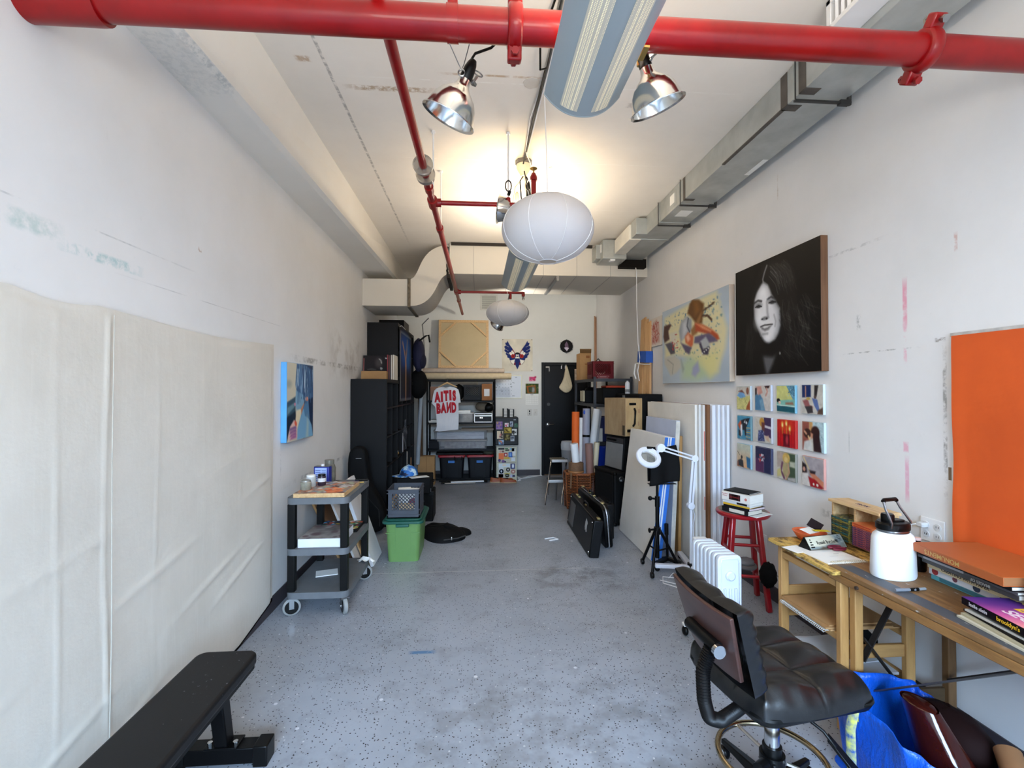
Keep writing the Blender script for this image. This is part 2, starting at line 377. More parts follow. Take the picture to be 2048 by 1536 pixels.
# left ceiling beam with a haunched side, and the boxed soffit at the back
def bx(y): return -1.294 + (y - 2.08) * (0.14 / 4.4)
y0, y1 = YF, YB
m = M(); secs = []
for y in (YF, 2.0, 4.5, 6.5, YB):
    b = bx(y); secs.append([(XL, y, 3.13), (b, y, 3.13), (b + 0.035, y, 3.15), (-1.187, y, ZC), (XL, y, ZC)])
m.ring(None, [[Vector(p) for p in s] for s in secs])
BEAM = wall_mat((232, 228, 219), (222, 216, 206), [((2.3, 3.14), (0.25, 0.012), C(150, 156, 152), 0.5, 30)], 'yz')
struct(fixn(m.obj('trim_1', BEAM, smooth=False)))
SOF = pm((212, 206, 194), 0.6, var=0.06, vs=1.5)
m = M().box(-0.36, XR, 6.08, 7.28, 3.1, ZC - 0.002)
s = m.obj('trim_2', SOF); struct(s)
sm_ = M()
for x in (-0.05, 0.42, 0.86, 1.3, 1.75): sm_.box(x - 0.003, x + 0.003, 6.074, 7.25, 3.094, 3.101).box(x - 0.003, x + 0.003, 6.076, 6.081, 3.1, ZC - 0.02)
struct(sm_.obj('trim_3', pm((176, 172, 166), 0.6)))
struct(M().box(-0.34, 1.5, 6.05, 6.09, ZC - 0.035, ZC - 0.001).obj('trim_4', pm((52, 46, 42), 0.9, var=0.3, vs=12)))
# door
DOORM = pm((22, 23, 27), 0.42, var=0.2, vs=3)
d = M().box(1.255, 2.085, YB + 0.03, YB + 0.075, 0.012, 2.06).obj('door_1', DOORM, bev=0.003); struct(d)
M().box(1.20, 1.255, YB - 0.02, YB + 0.1, 0, 2.12).box(2.085, 2.14, YB - 0.02, YB + 0.1, 0, 2.12).box(1.255, 2.085, YB - 0.02, YB + 0.1, 2.06, 2.12).obj('door_frame', pm((26, 27, 31), 0.4), d, bev=0.004)
h = M().cyl((1.325, YB + 0.03, 0.95), (1.325, YB + 0.015, 0.95), 0.036).cyl((1.325, YB + 0.02, 0.95), (1.325, YB - 0.03, 0.95), 0.012).tube([(1.325, YB - 0.03, 0.95), (1.36, YB - 0.033, 0.952), (1.44, YB - 0.028, 0.955)], [0.011, 0.01, 0.008]).obj('door_handle', CHROME, d)
M().cyl((1.34, YB + 0.03, 1.33), (1.34, YB + 0.024, 1.33), 0.03).obj('door_viewer', pm(52, 0.4), d)
M().box(1.285, 1.355, YB + 0.0, YB + 0.03, 2.02, 2.045).box(1.345, 1.355, YB - 0.004, YB + 0.03, 1.95, 2.02).obj('door_bracket', pm((214, 210, 200), 0.5), d, bev=0.003)
M().box(1.255, 2.085, YB - 0.01, YB + 0.03, 0.0, 0.012).obj('door_sill', pm((120, 92, 60), 0.7), d)
# ================================================================ light
w = bpy.data.worlds.new('world'); sc.world = w; w.use_nodes = True
wn = w.node_tree.nodes; sky = wn.new('ShaderNodeTexSky'); sky.sky_type = 'NISHITA'; sky.sun_disc = False; sky.sun_elevation = R(40); sky.sun_rotation = R(200)
bgd = wn['Background']; bgd.inputs['Strength'].default_value = 0.08; w.node_tree.links.new(sky.outputs[0], bgd.inputs['Color'])
def area(name, loc, rot, sx, sy, e, col):
    l = bpy.data.lights.new(name, 'AREA'); l.shape = 'RECTANGLE'; l.size = sx; l.size_y = sy; l.energy = e; l.color = col
    o = bpy.data.objects.new(name, l); COL.objects.link(o); o.location = loc; o.rotation_euler = rot; return o
def aim(o, to): o.rotation_euler = (Vector(to) - o.location).to_track_quat('-Z', 'Y').to_euler()
aim(area('sky_light', (0.4, -9.0, 5.2), (0, 0, 0), 12.0, 4.5, 7800, (0.50, 0.72, 1.0)), (0.4, YF, 1.9))      # sky over the roofs opposite the windows
aim(area('street_bounce', (0.4, -7.5, -0.6), (0, 0, 0), 11.0, 4.0, 1500, (1.0, 0.97, 0.90)), (0.4, YF, 2.1))    # sunlit pavement below the windows
def spot(name, loc, to, e, col, ang=150, blend=0.6, r=0.03):
    l = bpy.data.lights.new(name, 'SPOT'); l.energy = e; l.color = col; l.spot_size = R(ang); l.spot_blend = blend; l.shadow_soft_size = r
    o = bpy.data.objects.new(name, l); COL.objects.link(o); o.location = loc
    o.rotation_euler = (Vector(to) - Vector(loc)).to_track_quat('-Z', 'Y').to_euler(); return o
# ================================================================ under the ceiling
def wobj(m, name, mat, t, **kw):      # mesh given in room coordinates, made a part of t
    mw = Matrix.Translation(t.location) @ t.rotation_euler.to_matrix().to_4x4()
    m.xf(mw.inverted()); return m.obj(name, mat, t, **kw)
# --- red sprinkler main across the front
PY, PZ = 1.64, 2.882
t = thing('sprinkler_main', 'thick glossy red sprinkler pipe running across the room near the front', 'pipe', (0.3, PY, PZ))
wobj(M().cyl((-1.24, PY, PZ), (XR, PY, PZ), 0.055, n=36), 'main_pipe', RED, t)
wobj(M().lathe([(0.062, 0), (0.064, 0.02), (0.064, 0.3)], n=36, mat=Matrix.Translation((-1.24, PY, PZ - 0.004)) @ Matrix.Rotation(-PI / 2, 4, 'Y')), 'pipe_sleeve', RED, t)
def coupling(x, ang):
    m = M().lathe([(0.06, -0.026), (0.07, -0.024), (0.076, -0.008), (0.076, 0.008), (0.07, 0.024), (0.06, 0.026)], n=36, mat=Matrix.Translation((x, PY, PZ)) @ Matrix.Rotation(PI / 2, 4, 'Y'))
    for s in (1, -1):
        c = Vector((x, PY + math.cos(ang) * 0.088 * s, PZ + math.sin(ang) * 0.088 * s))
        m.cbox(c, (0.05, 0.05, 0.04), rx=ang)
    o = wobj(m, 'coupling', RED, t, bev=0.006)
    for s in (1, -1):
        c = Vector((x, PY + math.cos(ang) * 0.094 * s, PZ + math.sin(ang) * 0.094 * s)); d = Vector((0, -math.sin(ang), math.cos(ang)))
        M().cyl(c - d * 0.042 - Vector(t.location), c + d * 0.042 - Vector(t.location), 0.008, n=8).cyl(c - d * 0.046 - Vector(t.location), c - d * 0.034 - Vector(t.location), 0.014, n=6).cyl(c + d * 0.034 - Vector(t.location), c + d * 0.046 - Vector(t.location), 0.014, n=6).obj('bolt', STEEL if s == 1 else RED, o, label='steel bolt of the coupling' if s == 1 else None)
coupling(0.13, R(100)); coupling(1.675, R(125))
wobj(M().lathe([(0.057, -0.02), (0.059, -0.02), (0.059, 0.02), (0.057, 0.02)], n=36, mat=Matrix.Translation((-0.088, PY, PZ)) @ Matrix.Rotation(PI / 2, 4, 'Y')).cbox((-0.088, PY, PZ + 0.09), (0.035, 0.006, 0.12)), 'pipe_strap', RED, t)
wobj(M().cyl((-0.088, PY, PZ + 0.14), (-0.088, PY, ZC), 0.005, n=8), 'hanger_rod', STEEL, t)
wobj(M().cyl((-0.345, PY, PZ + 0.03), (-0.345, PY, PZ + 0.075), 0.04, n=20), 'saddle_tee', RED, t)
# --- red branch line along the room
BX, BZ = -0.33, 2.965
def bxl(y): return -0.345 + (y - 1.6) * 0.0108
t = thing('sprinkler_branch', 'thin red sprinkler branch pipe running away along the ceiling with two cross arms', 'pipe', (BX, 4, BZ))
wobj(M().cyl((bxl(-1.2), -1.2, BZ), (bxl(8.45), 8.45, BZ), 0.0235, n=20), 'branch_pipe', RED, t)
for y in (3.44, 6.56):
    wobj(M().cyl((bxl(y), y - 0.06, BZ), (bxl(y), y + 0.06, BZ), 0.036, n=20).cyl((bxl(y), y, BZ), (bxl(y) + 0.06, y, BZ), 0.03, n=16), 'tee', RED, t)
for y in (3.2, 4.0, 7.2): wobj(M().cyl((bxl(y), y - 0.035, BZ), (bxl(y), y + 0.035, BZ), 0.031, n=20), 'coupling', RED, t)
wobj(M().cyl((bxl(3.44), 3.44, BZ), (0.42, 3.44, BZ), 0.017, n=16), 'cross_arm', RED, t)
wobj(M().cyl((0.413, 3.44, BZ), (0.413, 3.44, 3.19), 0.019, n=16).cyl((0.413, 3.44, BZ - 0.02), (0.413, 3.44, BZ + 0.03), 0.026, n=16).lathe([(0.027, 3.15), (0.027, 3.175), (0.014, 3.205), (0.004, 3.21)], (0.413, 3.44, 0), 16), 'riser', RED, t)
wobj(M().lathe([(0.005, 3.2), (0.006, 3.225), (0.028, 3.238), (0.026, 3.242)], (0.413, 3.44, 0), 16), 'sprinkler_head', pm((190, 160, 90), 0.3, 0.9), t, label='brass upright sprinkler head')
wobj(M().cyl((0.225, 3.44, BZ - 0.02), (0.225, 3.44, BZ + 0.05), 0.017, n=14), 'arm_hanger', RED, t)
wobj(M().cyl((bxl(6.56), 6.56, BZ), (0.64, 6.56, BZ), 0.017, n=16).cyl((0.64, 6.56, BZ + 0.01), (0.64, 6.56, BZ - 0.05), 0.022, n=14), 'cross_arm', RED, t)
wobj(M().cyl((0.46, 6.56, BZ), (0.46, 6.56, BZ - 0.09), 0.017, n=14), 'drop_nipple', RED, t)
wobj(M().lathe([(0.006, -0.1), (0.018, -0.1), (0.018, -0.08), (0.008, -0.05)], (0.64, 6.56, BZ), 12), 'sprinkler_head', CHROME, t, label='chrome hanging sprinkler head')
CLEAR = pm((190, 186, 178), 0.15, var=0.05, trans=0.7)
for y, tl in ((2.87, 0.1), (3.0, -0.1)):
    wobj(M().lathe([(0.026, -0.02), (0.06, -0.018), (0.062, 0.012), (0.054, 0.014), (0.026, 0.0)], n=28, mat=Matrix.Translation((bxl(y), y, BZ)) @ Matrix.Rotation(PI / 2 + tl, 4, 'X')), 'pipe_collar', CLEAR, t, label='clear plastic collar')
for (x, y) in ((0.225, 3.44),): wobj(M().cyl((x, y, BZ), (x, y, ZC), 0.006, n=8).cyl((x, y, ZC - 0.015), (x, y, ZC), 0.016, n=10), 'hanger_rod', WHITEP, t)
for y in (3.46, 4.09): wobj(M().cyl((bxl(y), y, BZ), (bxl(y), y, ZC), 0.006, n=8).cyl((bxl(y), y, ZC - 0.015), (bxl(y), y, ZC), 0.016, n=10), 'hanger_rod', WHITEP, t)
# --- fluorescent fixtures
def fixture(y0, y1, label):
    t = thing('fluorescent_fixture', label, 'ceiling light', (0.425, (y0 + y1) / 2, 2.805), group='barrel fluorescent fixtures'); L = (y1 - y0) / 2; W_ = 0.156; D_ = 0.088
    f = lambda q: (W_ * q, -D_ * (1 - abs(q) ** 2.3))
    qs = [-1 + 2 * i / 24 for i in range(25)]
    body = [f(q) for q in qs]
    M().prism([(x, z) for x, z in body] + [(W_, 0.004), (-W_, 0.004)], -L, L, 'xz').obj('housing', pm((160, 172, 176), 0.45, var=0.04), t, ang=30)
    for s in (-1, 1):
        m = M(); a, b = 0.19, 0.62
        pts = [f(s * (a + (b - a) * i / 8)) for i in range(9)]
        m.grid(lambda u, v: (pts[round(u * 8)][0], -L + 0.04 + (2 * L - 0.07) * v, pts[round(u * 8)][1] - 0.0012), 8, 1)
        m.obj('perforated_strip', PERF, t, label='perforated strip glowing cream')
    for ye in (L, -L - 0.006): M().prism([(x * 1.01, z * 1.01) for x, z in body] + [(W_, 0.006), (-W_, 0.006)], ye, ye + 0.006, 'xz').obj('end_cap', pm((168, 180, 184), 0.45, var=0.03), t)
    area('added_ceiling_fill', (0.425, (y0 + y1) / 2, 2.812), (PI, 0, 0), 0.2, 2 * L - 0.1, 24, (1.0, 0.86, 0.68))  # added fill light above the housing, warms the ceiling and evens the bounce
    for s in (-1, 1): M().cyl((0, s * L * 0.7, 0), (0.0, s * L * 0.7, 0.695), 0.003, n=6).obj('suspension_wire', STEEL, t)
    return t
k = NT('perforated_metal'); v = k.node('ShaderNodeTexVoronoi'); v.inputs['Scale'].default_value = 170; v.inputs['Randomness'].default_value = 0.0; k.link(k.pos(), v.inputs['Vector'])
f = k.ramp(v.outputs['Distance'], 0.28, 0.42); k.base(k.mix(f, C(244, 232, 196), C(190, 188, 176))); k.b.inputs['Roughness'].default_value = 0.5
k.link(k.mix(f, C(255, 236, 190), C(120, 112, 92)), k.b.inputs['Emission Color']); k.b.inputs['Emission Strength'].default_value = 0.42; PERF = k.m
fixture(0.45, 1.88, 'grey barrel fluorescent fixture hanging close under the front red pipe')
fixture(4.0, 5.3, 'grey barrel fluorescent fixture farther back, half hidden behind the large paper lantern')
# --- paper lanterns
k = NT('lantern_paper'); f = k.noise(30, 4, 0.6); c_ = k.mix(k.math('MULTIPLY', f, 0.25), C(232, 232, 236), C(218, 217, 219)); k.base(c_); k.b.inputs['Roughness'].default_value = 0.9; k.b.inputs['Specular IOR Level'].default_value = 0.1
tr = k.node('ShaderNodeBsdfTranslucent'); tr.inputs[0].default_value = C(226, 222, 214); mx = k.node('ShaderNodeMixShader'); mx.inputs[0].default_value = 0.34
k.link(k.b.outputs[0], mx.inputs[1]); k.link(tr.outputs[0], mx.inputs[2]); k.link(mx.outputs[0], k.n['Material Output'].inputs[0]); PAPERL = k.m
def lantern(loc, rx, rz, ztop, label, wig):
    t = thing('paper_lantern', label, 'lantern', loc, group='white paper lanterns')
    n = 46; prof = []
    for i in range(n * 2 + 1):
        a = -PI / 2 + 0.2 + (PI - 0.3) * i / (n * 2); k_ = 1.0 - (0.011 if i % 2 else 0.0)
        prof.append((rx * math.cos(a) * k_, rz * math.sin(a)))
    m = M().lathe(prof, n=64, caps=False); m.obj('shade', PAPERL, t, ang=80)
    m = M()
    for q in range(8):
        a = 2 * PI * q / 8 + 0.25; m.tube([(rx * 1.002 * math.cos(b) * math.cos(a), rx * 1.002 * math.cos(b) * math.sin(a), rz * 1.002 * math.sin(b)) for b in [-PI / 2 + 0.2 + (PI - 0.3) * i / 24 for i in range(25)]], 0.0025, 5)
    m.obj('rib_seam', pm(226, 0.9, var=0.02), t)
    r0 = rx * math.cos(-PI / 2 + 0.2); M().tube([(r0 * math.cos(a), r0 * math.sin(a), rz * math.sin(-PI / 2 + 0.2)) for a in [2 * PI * i / 24 for i in range(24)]], 0.004, 6, True).obj('bottom_ring', PAPERL, t)
    M().tube([(0, 0, rz * 0.96), (wig * 0.3, 0, (ztop - loc[2]) * 0.5), (wig, 0, ztop - loc[2])], 0.003, 6).obj('cord', WHITEP, t)
    M().cyl((0, 0, rz * 0.9), (0, 0, rz * 1.02), 0.025, n=14).obj('socket', WHITEP, t); return t
lantern((0.436, 2.9, 2.602), 0.288, 0.205, ZC, 'larger nearer oval white paper lantern hanging mid room', -0.02)
lantern((0.396, 6.2, 2.62), 0.285, 0.168, 3.1, 'smaller farther white paper lantern in front of the back wall', -0.01)
# --- clamp lamps
ALU = pm((214, 212, 208), 0.16, 1.0, var=0.08, vs=3, bump=0.15, bs=14)
BULB = pm((255, 240, 214), 0.3, var=0.0, emit=(255, 222, 170), es=14)
def clamp_lamp(loc, axis, label, on, kit=True):
    q = Vector(axis).to_track_quat('-Z', 'Y').to_euler(); t = thing('clamp_lamp', label, 'lamp', loc, rot=q, group='aluminium reflector clamp lamps')
    M().lathe([(0.001, 0.035), (0.012, 0.034), (0.018, 0.02), (0.022, 0.0), (0.024, -0.035), (0.02, -0.055)], n=20).obj('socket', BLACKP, t)
    prof = [(0.022, -0.035), (0.026, -0.06), (0.034, -0.075), (0.052, -0.09), (0.066, -0.108), (0.08, -0.13), (0.089, -0.155), (0.095, -0.185), (0.106, -0.19), (0.107, -0.187), (0.097, -0.182), (0.091, -0.155), (0.082, -0.128), (0.068, -0.105)]
    M().lathe(prof, n=40, caps=False).obj('reflector', ALU, t, ang=50)
    M().lathe([(0.014, -0.055), (0.02, -0.075), (0.03, -0.1), (0.032, -0.12), (0.022, -0.145), (0.002, -0.152)], n=20).obj('bulb', BULB if on else WHITEP, t)
    c = M().tube([(0.028, 0, -0.03), (0.05, 0.0, -0.02), (0.058, 0, 0.01)], 0.006, 8).cbox((0.05, 0, -0.02), (0.03, 0.02, 0.012)); c.tube([(0.058 + 0.018 * math.cos(a), 0.018 * math.sin(a), 0.02) for a in [2 * PI * i / 12 for i in range(12)]], 0.003, 6, True)
    c.obj('clamp', STEEL, t, bev=0.002); return t, q
def lampw(t, p):  # tube in room coordinates as cord of t
    wobj(M().tube(p, 0.005, 8), 'cord', BLACKP, t)
L1, _ = clamp_lamp((-0.03, 1.75, 2.80), (-0.42, 0.18, -0.86), 'shiny aluminium clamp lamp hanging by wire left of the front fixture', True)
lampw(L1, [(-0.025, 1.75, 2.835), (-0.01, 1.75, 2.86), (0.05, 1.75, 2.885), (0.1, 1.74, 2.93), (0.14, 1.74, 3.05), (0.24, 1.74, 3.2), (0.3, 1.8, 3.48)])
wobj(M().tube([(-0.1, PY + 0.02, PZ - 0.055), (-0.07, 1.71, 2.79), (-0.06, 1.72, 2.775), (-0.05, 1.71, 2.79), (-0.03, PY + 0.02, PZ - 0.055)], 0.0018, 5).tube([(-0.06 + 0.012 * math.cos(a), 1.735, 2.775 + 0.012 * math.sin(a)) for a in [2 * PI * i / 12 for i in range(12)]], 0.003, 6, True), 'wire_hook', STEEL, L1)
L2, _ = clamp_lamp((0.622, 1.72, 2.86), (0.36, 0.15, -0.92), 'shiny aluminium clamp lamp right of the front fixture under the red pipe', True)
wobj(M().cbox((0.612, 1.71, 2.858), (0.016, 0.06, 0.012)).cbox((0.6, PY + 0.01, 2.822), (0.02, 0.07, 0.008)).cyl((0.61, 1.73, 2.83), (0.61, 1.73, 2.87), 0.008, n=10), 'pipe_clip', pm((190, 160, 96), 0.3, 0.9), L2, label='brass coloured clip')
lampw(L2, [(0.63, 1.72, 2.895), (0.6, 1.75, 2.98), (0.5, 1.76, 3.2), (0.42, 1.8, 3.48)])
L3, _ = clamp_lamp((0.34, 3.47, 2.925), (-0.75, 0.1, 0.12), 'aluminium clamp lamp on the cross pipe, half hidden behind the large lantern', True)
lampw(L3, [(0.38, 3.47, 2.92), (0.42, 3.5, 2.86), (0.44, 3.56, 2.95), (0.4, 3.7, 3.2), (0.38, 3.84, 3.42)])
L4, _ = clamp_lamp((0.37, 6.48, 2.62), (-0.55, 0.6, -0.62), 'aluminium clamp lamp peeking out below the farther lantern', True)
wobj(M().tube([(0.385, 6.47, 2.65), (0.42, 6.53, 2.85), (0.45, 6.56, 2.95)], 0.008, 8), 'arm', STEEL, L4)
WARM = (1.0, 0.74, 0.42); WARM2 = (1.0, 0.86, 0.66)
spot('lamp_glow', (-0.085, 1.78, 2.66), (-0.3, 1.9, 1.6), 9, WARM2, 140)
spot('lamp_glow', (0.69, 1.75, 2.71), (0.95, 1.85, 1.6), 9, WARM2, 140)
spot('lamp_glow', (0.36, 3.62, 2.86), (0.36, 4.2, 3.5), 24, (1.0, 0.70, 0.36), 165, 1.0, 0.1)
spot('lamp_glow', (0.55, 6.75, 2.62), (0.85, 8.78, 2.85), 60, (1.0, 0.93, 0.82), 150, 0.9, 0.06)
# --- galvanised duct along the right wall
t = thing('air_duct', 'galvanised sheet metal air duct running along the top of the right wall', 'duct', (1.99, 2.4, 3.3))
wobj(M().box(1.84, 2.15, YF + 0.01, 6.07, 3.3, ZC - 0.002), 'duct_run', GALV, t, bev=0.004)
DARKT = pm((96, 90, 84), 0.6, 0.3, var=0.3, vs=14)
for y in (0.2, 2.6, 4.15, 4.62, 5.15): wobj(M().box(1.832, 2.156, y - 0.012, y + 0.012, 3.292, ZC - 0.003), 'seam_flange', GALV, t, bev=0.003)
for y, w_ in ((2.52, 0.03), (2.68, 0.03), (4.05, 0.02)): wobj(M().box(1.8375, 1.8405, y - w_, y + w_, 3.3, ZC - 0.004).box(1.84, 1.93, y - w_, y + w_, 3.2975, 3.3005), 'sealant_band', DARKT, t)
wobj(M().box(1.8375, 1.86, 2.7, 3.4, 3.2975, 3.306), 'sealant_band', DARKT, t)
for y in (2.56, 4.1, 4.62):
    wobj(M().box(1.82, 2.16, y - 0.01, y + 0.01, 3.262, 3.272).cyl((1.825, y, 3.262), (1.825, y, ZC), 0.004, n=8).cyl((2.152, y, 3.255), (2.152, y, 3.31), 0.012, n=8).cbox((2.12, y, 3.266), (0.06, 0.03, 0.025)), 'trapeze_hanger', pm(70, 0.5, 0.7), t)
wobj(M().box(1.8385, 1.84, 4.22, 4.5, 3.33, 3.47), 'access_panel', GALV, t); [wobj(M().box(*q), 'sticker', PAPER, t, label='pale paper sticker') for q in ((1.8375, 1.8385, 4.26, 4.36, 3.36, 3.45), (1.92, 2.04, 4.3, 4.45, 3.2985, 3.2995), (2.1, 2.14, 3.3, 3.55, 3.2985, 3.2995))]
wobj(M().box(1.7, 1.84, 5.15, 5.72, 3.29, 3.46), 'branch_box', pm((226, 222, 210), 0.5), t, bev=0.004, label='white branch box'); wobj(M().box(1.72, 1.85, 4.98, 5.15, 3.3, 3.475), 'branch_collar', GALV, t, bev=0.004)
wobj(M().box(1.56, 1.86, 5.74, 6.07, 3.24, 3.48).box(1.5, 1.58, 5.86, 6.07, 3.27, 3.45), 'end_box', GALV, t, bev=0.006)
wobj(M().box(1.66, 1.72, 5.76, 5.83, 3.22, 3.25).box(1.555, 1.561, 5.82, 5.92, 3.34, 3.44), 'junction_plate', WHITEP, t)
wobj(M().box(1.85, 2.2, 5.98, 6.078, 3.2, 3.31), 'end_opening', pm((40, 36, 32), 0.9), t)
g = wobj(M().box(1.70, 1.84, 1.45, 2.16, 3.345, 3.37).box(1.70, 1.84, 1.45, 2.16, 3.47, 3.495).box(1.70, 1.84, 2.13, 2.16, 3.345, 3.495).box(1.74, 1.84, 1.45, 2.13, 3.36, 3.48), 'register_frame', WHITEP, t, bev=0.003)
m = M()
for i in range(18): m.cbox((1.712, 1.47 + i * 0.037, 3.42), (0.02, 0.014, 0.11), rz=0.5)
wobj(m, 'register_louvres', WHITEP, t)
t2 = tag(M().tube([(2.06, 6.0, 3.22), (2.075, 6.0, 3.15), (2.08, 6.01, 2.7), (2.1, 6.02, 2.2), (2.14, 6.06, 2.0), (2.1, 6.05, 1.85), (2.12, 6.03, 1.72)], 0.006, 6).ball((2.06, 6.0, 3.22), 0.02, 8, 6).obj('hanging_cable', WHITEP), 'thin white cable hanging from the duct end down the right wall', 'cable')
# --- white S shaped duct at the left of the soffit
t = thing('s_duct', 'white painted S-shaped duct bending from the left wall up to the soffit', 'duct', (-0.9, 6.5, 2.68))
def bez(p0, p1, p2, p3, n=10): return [tuple((1 - s) ** 3 * a + 3 * (1 - s) ** 2 * s * b + 3 * (1 - s) * s * s * c + s ** 3 * d for a, b, c, d in zip(p0, p1, p2, p3)) for s in [i / n for i in range(n + 1)]]
up = bez((-0.88, 3.035), (-0.72, 3.05), (-0.8, 3.46), (-0.37, ZC - 0.004), 14); lo = bez((-0.37, 3.11), (-0.56, 3.1), (-0.5, 2.69), (-0.88, 2.685), 14)
wobj(M().prism([(XL + 0.002, 3.035)] + up + lo + [(XL + 0.002, 2.685)], 6.15, 6.95, 'xz'), 'duct_body', SOF, t, ang=25)
wobj(M().box(-0.905, -0.865, 6.135, 6.16, 2.67, 3.045).tube([(-0.885 + 0.006 * math.sin(i * 2.1), 6.135, 2.68 + i * 0.024) for i in range(16)], 0.012, 6).box(-0.905, -0.865, 6.15, 6.97, 2.668, 2.69), 'taped_joint', pm((122, 112, 96), 0.9, var=0.4, vs=30, bump=0.4, bs=60), t, label='rough grey taped joint')
wobj(M().tube([(-0.392 + 0.006 * math.sin(i * 2.4), 6.145, 3.1 + i * 0.026) for i in range(15)], 0.014, 6).box(-0.40, -0.362, 6.15, 6.95, 3.06, 3.11), 'end_gasket', pm((50, 46, 42), 0.9, var=0.4, vs=30), t)
tag(M().tube([(-0.72, 6.99, 2.66), (-0.86, 7.4, 2.62), (-0.93, 8.2, 2.5), (-0.97, 8.7, 2.35), (-0.98, 8.765, 2.0)], 0.008, 6).obj('wall_cable', pm(150, 0.6)), 'grey cable drooping from the S-shaped duct to the back wall', 'cable')
# --- wiring along the ceiling
t = thing('cable_bundle', 'bundle of conduit and cables running along the ceiling above the large lantern', 'cables', (0.39, 3, ZC))
wobj(M().tube([(0.41, -1.2, 3.485), (0.40, 1.5, 3.485), (0.405, 2.6, 3.485), (0.385, 3.8, 3.485)], 0.011, 8), 'conduit', STEEL, t)
wobj(M().tube([(0.43, 0.2, 3.48), (0.37, 2.2, 3.47), (0.33, 2.45, 3.44), (0.35, 2.6, 3.4), (0.39, 2.66, 3.45), (0.38, 3.2, 3.47), (0.37, 3.78, 3.44)], 0.006, 6), 'black_cable', BLACKP, t)
wobj(M().tube([(0.45, 0.2, 3.48), (0.415, 2.7, 3.47), (0.40, 3.1, 3.46), (0.39, 3.7, 3.47)], 0.005, 6).tube([(0.39, 2.9, 3.48), (0.36, 3.2, 3.47), (0.37, 3.6, 3.45), (0.42, 3.7, 3.4), (0.44, 3.78, 3.36), (0.4, 3.84, 3.3)], 0.004, 6), 'white_cable', WHITEP, t)
t = thing('junction_box', 'round ceiling junction box with a white holder and tangled plugged cords', 'junction box', (0.38, 3.86, ZC))
M().lathe([(0.07, 0), (0.07, -0.03), (0.064, -0.034)], n=8).obj('box', pm(120, 0.4, 0.6), t); M().lathe([(0.06, -0.03), (0.06, -0.06), (0.045, -0.09), (0.03, -0.11), (0.028, -0.13)], n=24).obj('lamp_holder', pm((236, 226, 200), 0.5), t)
M().tube([(0.0, 0, -0.12), (-0.03, 0, -0.17), (-0.02, 0, -0.3), (-0.01, 0.01, -0.42), (0.015, 0, -0.47), (0.04, 0, -0.4), (0.045, 0, -0.26), (0.03, 0, -0.18)], 0.006, 6).tube([(0.02, 0, -0.12), (0.05, 0, -0.2), (0.06, 0, -0.32), (0.04, 0.0, -0.36), (0.03, 0, -0.25)], 0.006, 6).tube([(0.03, 0, -0.2), (0.02, -0.02, -0.4), (0.05, -0.05, -0.55), (0.05, -0.2, -0.72)], 0.005, 6).obj('black_cord', BLACKP, t)
M().tube([(0.01, 0, -0.12), (-0.07, 0, -0.22), (-0.09, 0, -0.35), (-0.11, -0.1, -0.5)], 0.005, 6).tube([(0.01, 0.02, -0.12), (0.035, 0, -0.4), (0.03, 0, -0.6)], 0.004, 6).ball((-0.055, 0, -0.3), (0.018, 0.018, 0.045), 8, 8).obj('white_cord', pm((226, 214, 190), 0.6), t)
M().ball((0.035, 0, -0.2), (0.02, 0.02, 0.04), 10, 8).ball((-0.05, 0, -0.37), (0.012, 0.012, 0.035), 8, 8).obj('plug', BLACKP, t)
tag(M().tube([(0.225 + 0.022 * math.cos(a), 3.43, 3.1 + 0.04 * math.sin(a)) for a in [2 * PI * i / 16 for i in range(16)]], 0.005, 6, True).tube([(0.235, 3.425, 3.06), (0.225, 3.425, 3.03)], 0.012, 8).obj('cord_loop', BLACKP), 'small black cord loop tied to the hanger rod above the cross pipe', 'cord')
tag(M().lathe([(0.052, 0), (0.052, -0.004), (0.046, -0.006)], (0.331, 2.864, ZC), 8).obj('cover_plate', pm((206, 200, 190), 0.6)), 'octagonal painted cover plate on the ceiling by the cables', 'plate')
t = thing('curtain_rail', 'short grey rail fixed under the soffit to the right of the farther lantern', 'rail', (1.05, 6.6, 3.09))
wobj(M().box(1.03, 1.07, 6.1, 7.2, 3.07, 3.1), 'rail', pm(150, 0.4, 0.5), t, bev=0.003); wobj(M().tube([(1.05, 6.1, 3.08), (1.06, 6.08, 3.3), (1.06, 6.07, 3.46)], 0.004, 6).cbox((1.05, 6.1, 3.06), (0.03, 0.02, 0.05)), 'pull_wire', STEEL, t)
t = thing('vent_grille', 'white louvred vent grille high on the back wall', 'vent', (0.21, YB, 3.24))
M().box(-0.165, 0.165, -0.012, 0, -0.15, 0.15).obj('frame', pm((214, 212, 204), 0.5), t, bev=0.004)
m = M()
for i in range(13): m.cbox((0, -0.014, -0.115 + i * 0.019), (0.26, 0.016, 0.004), rx=0.6)
m.obj('louvres', pm((150, 148, 142), 0.5), t)
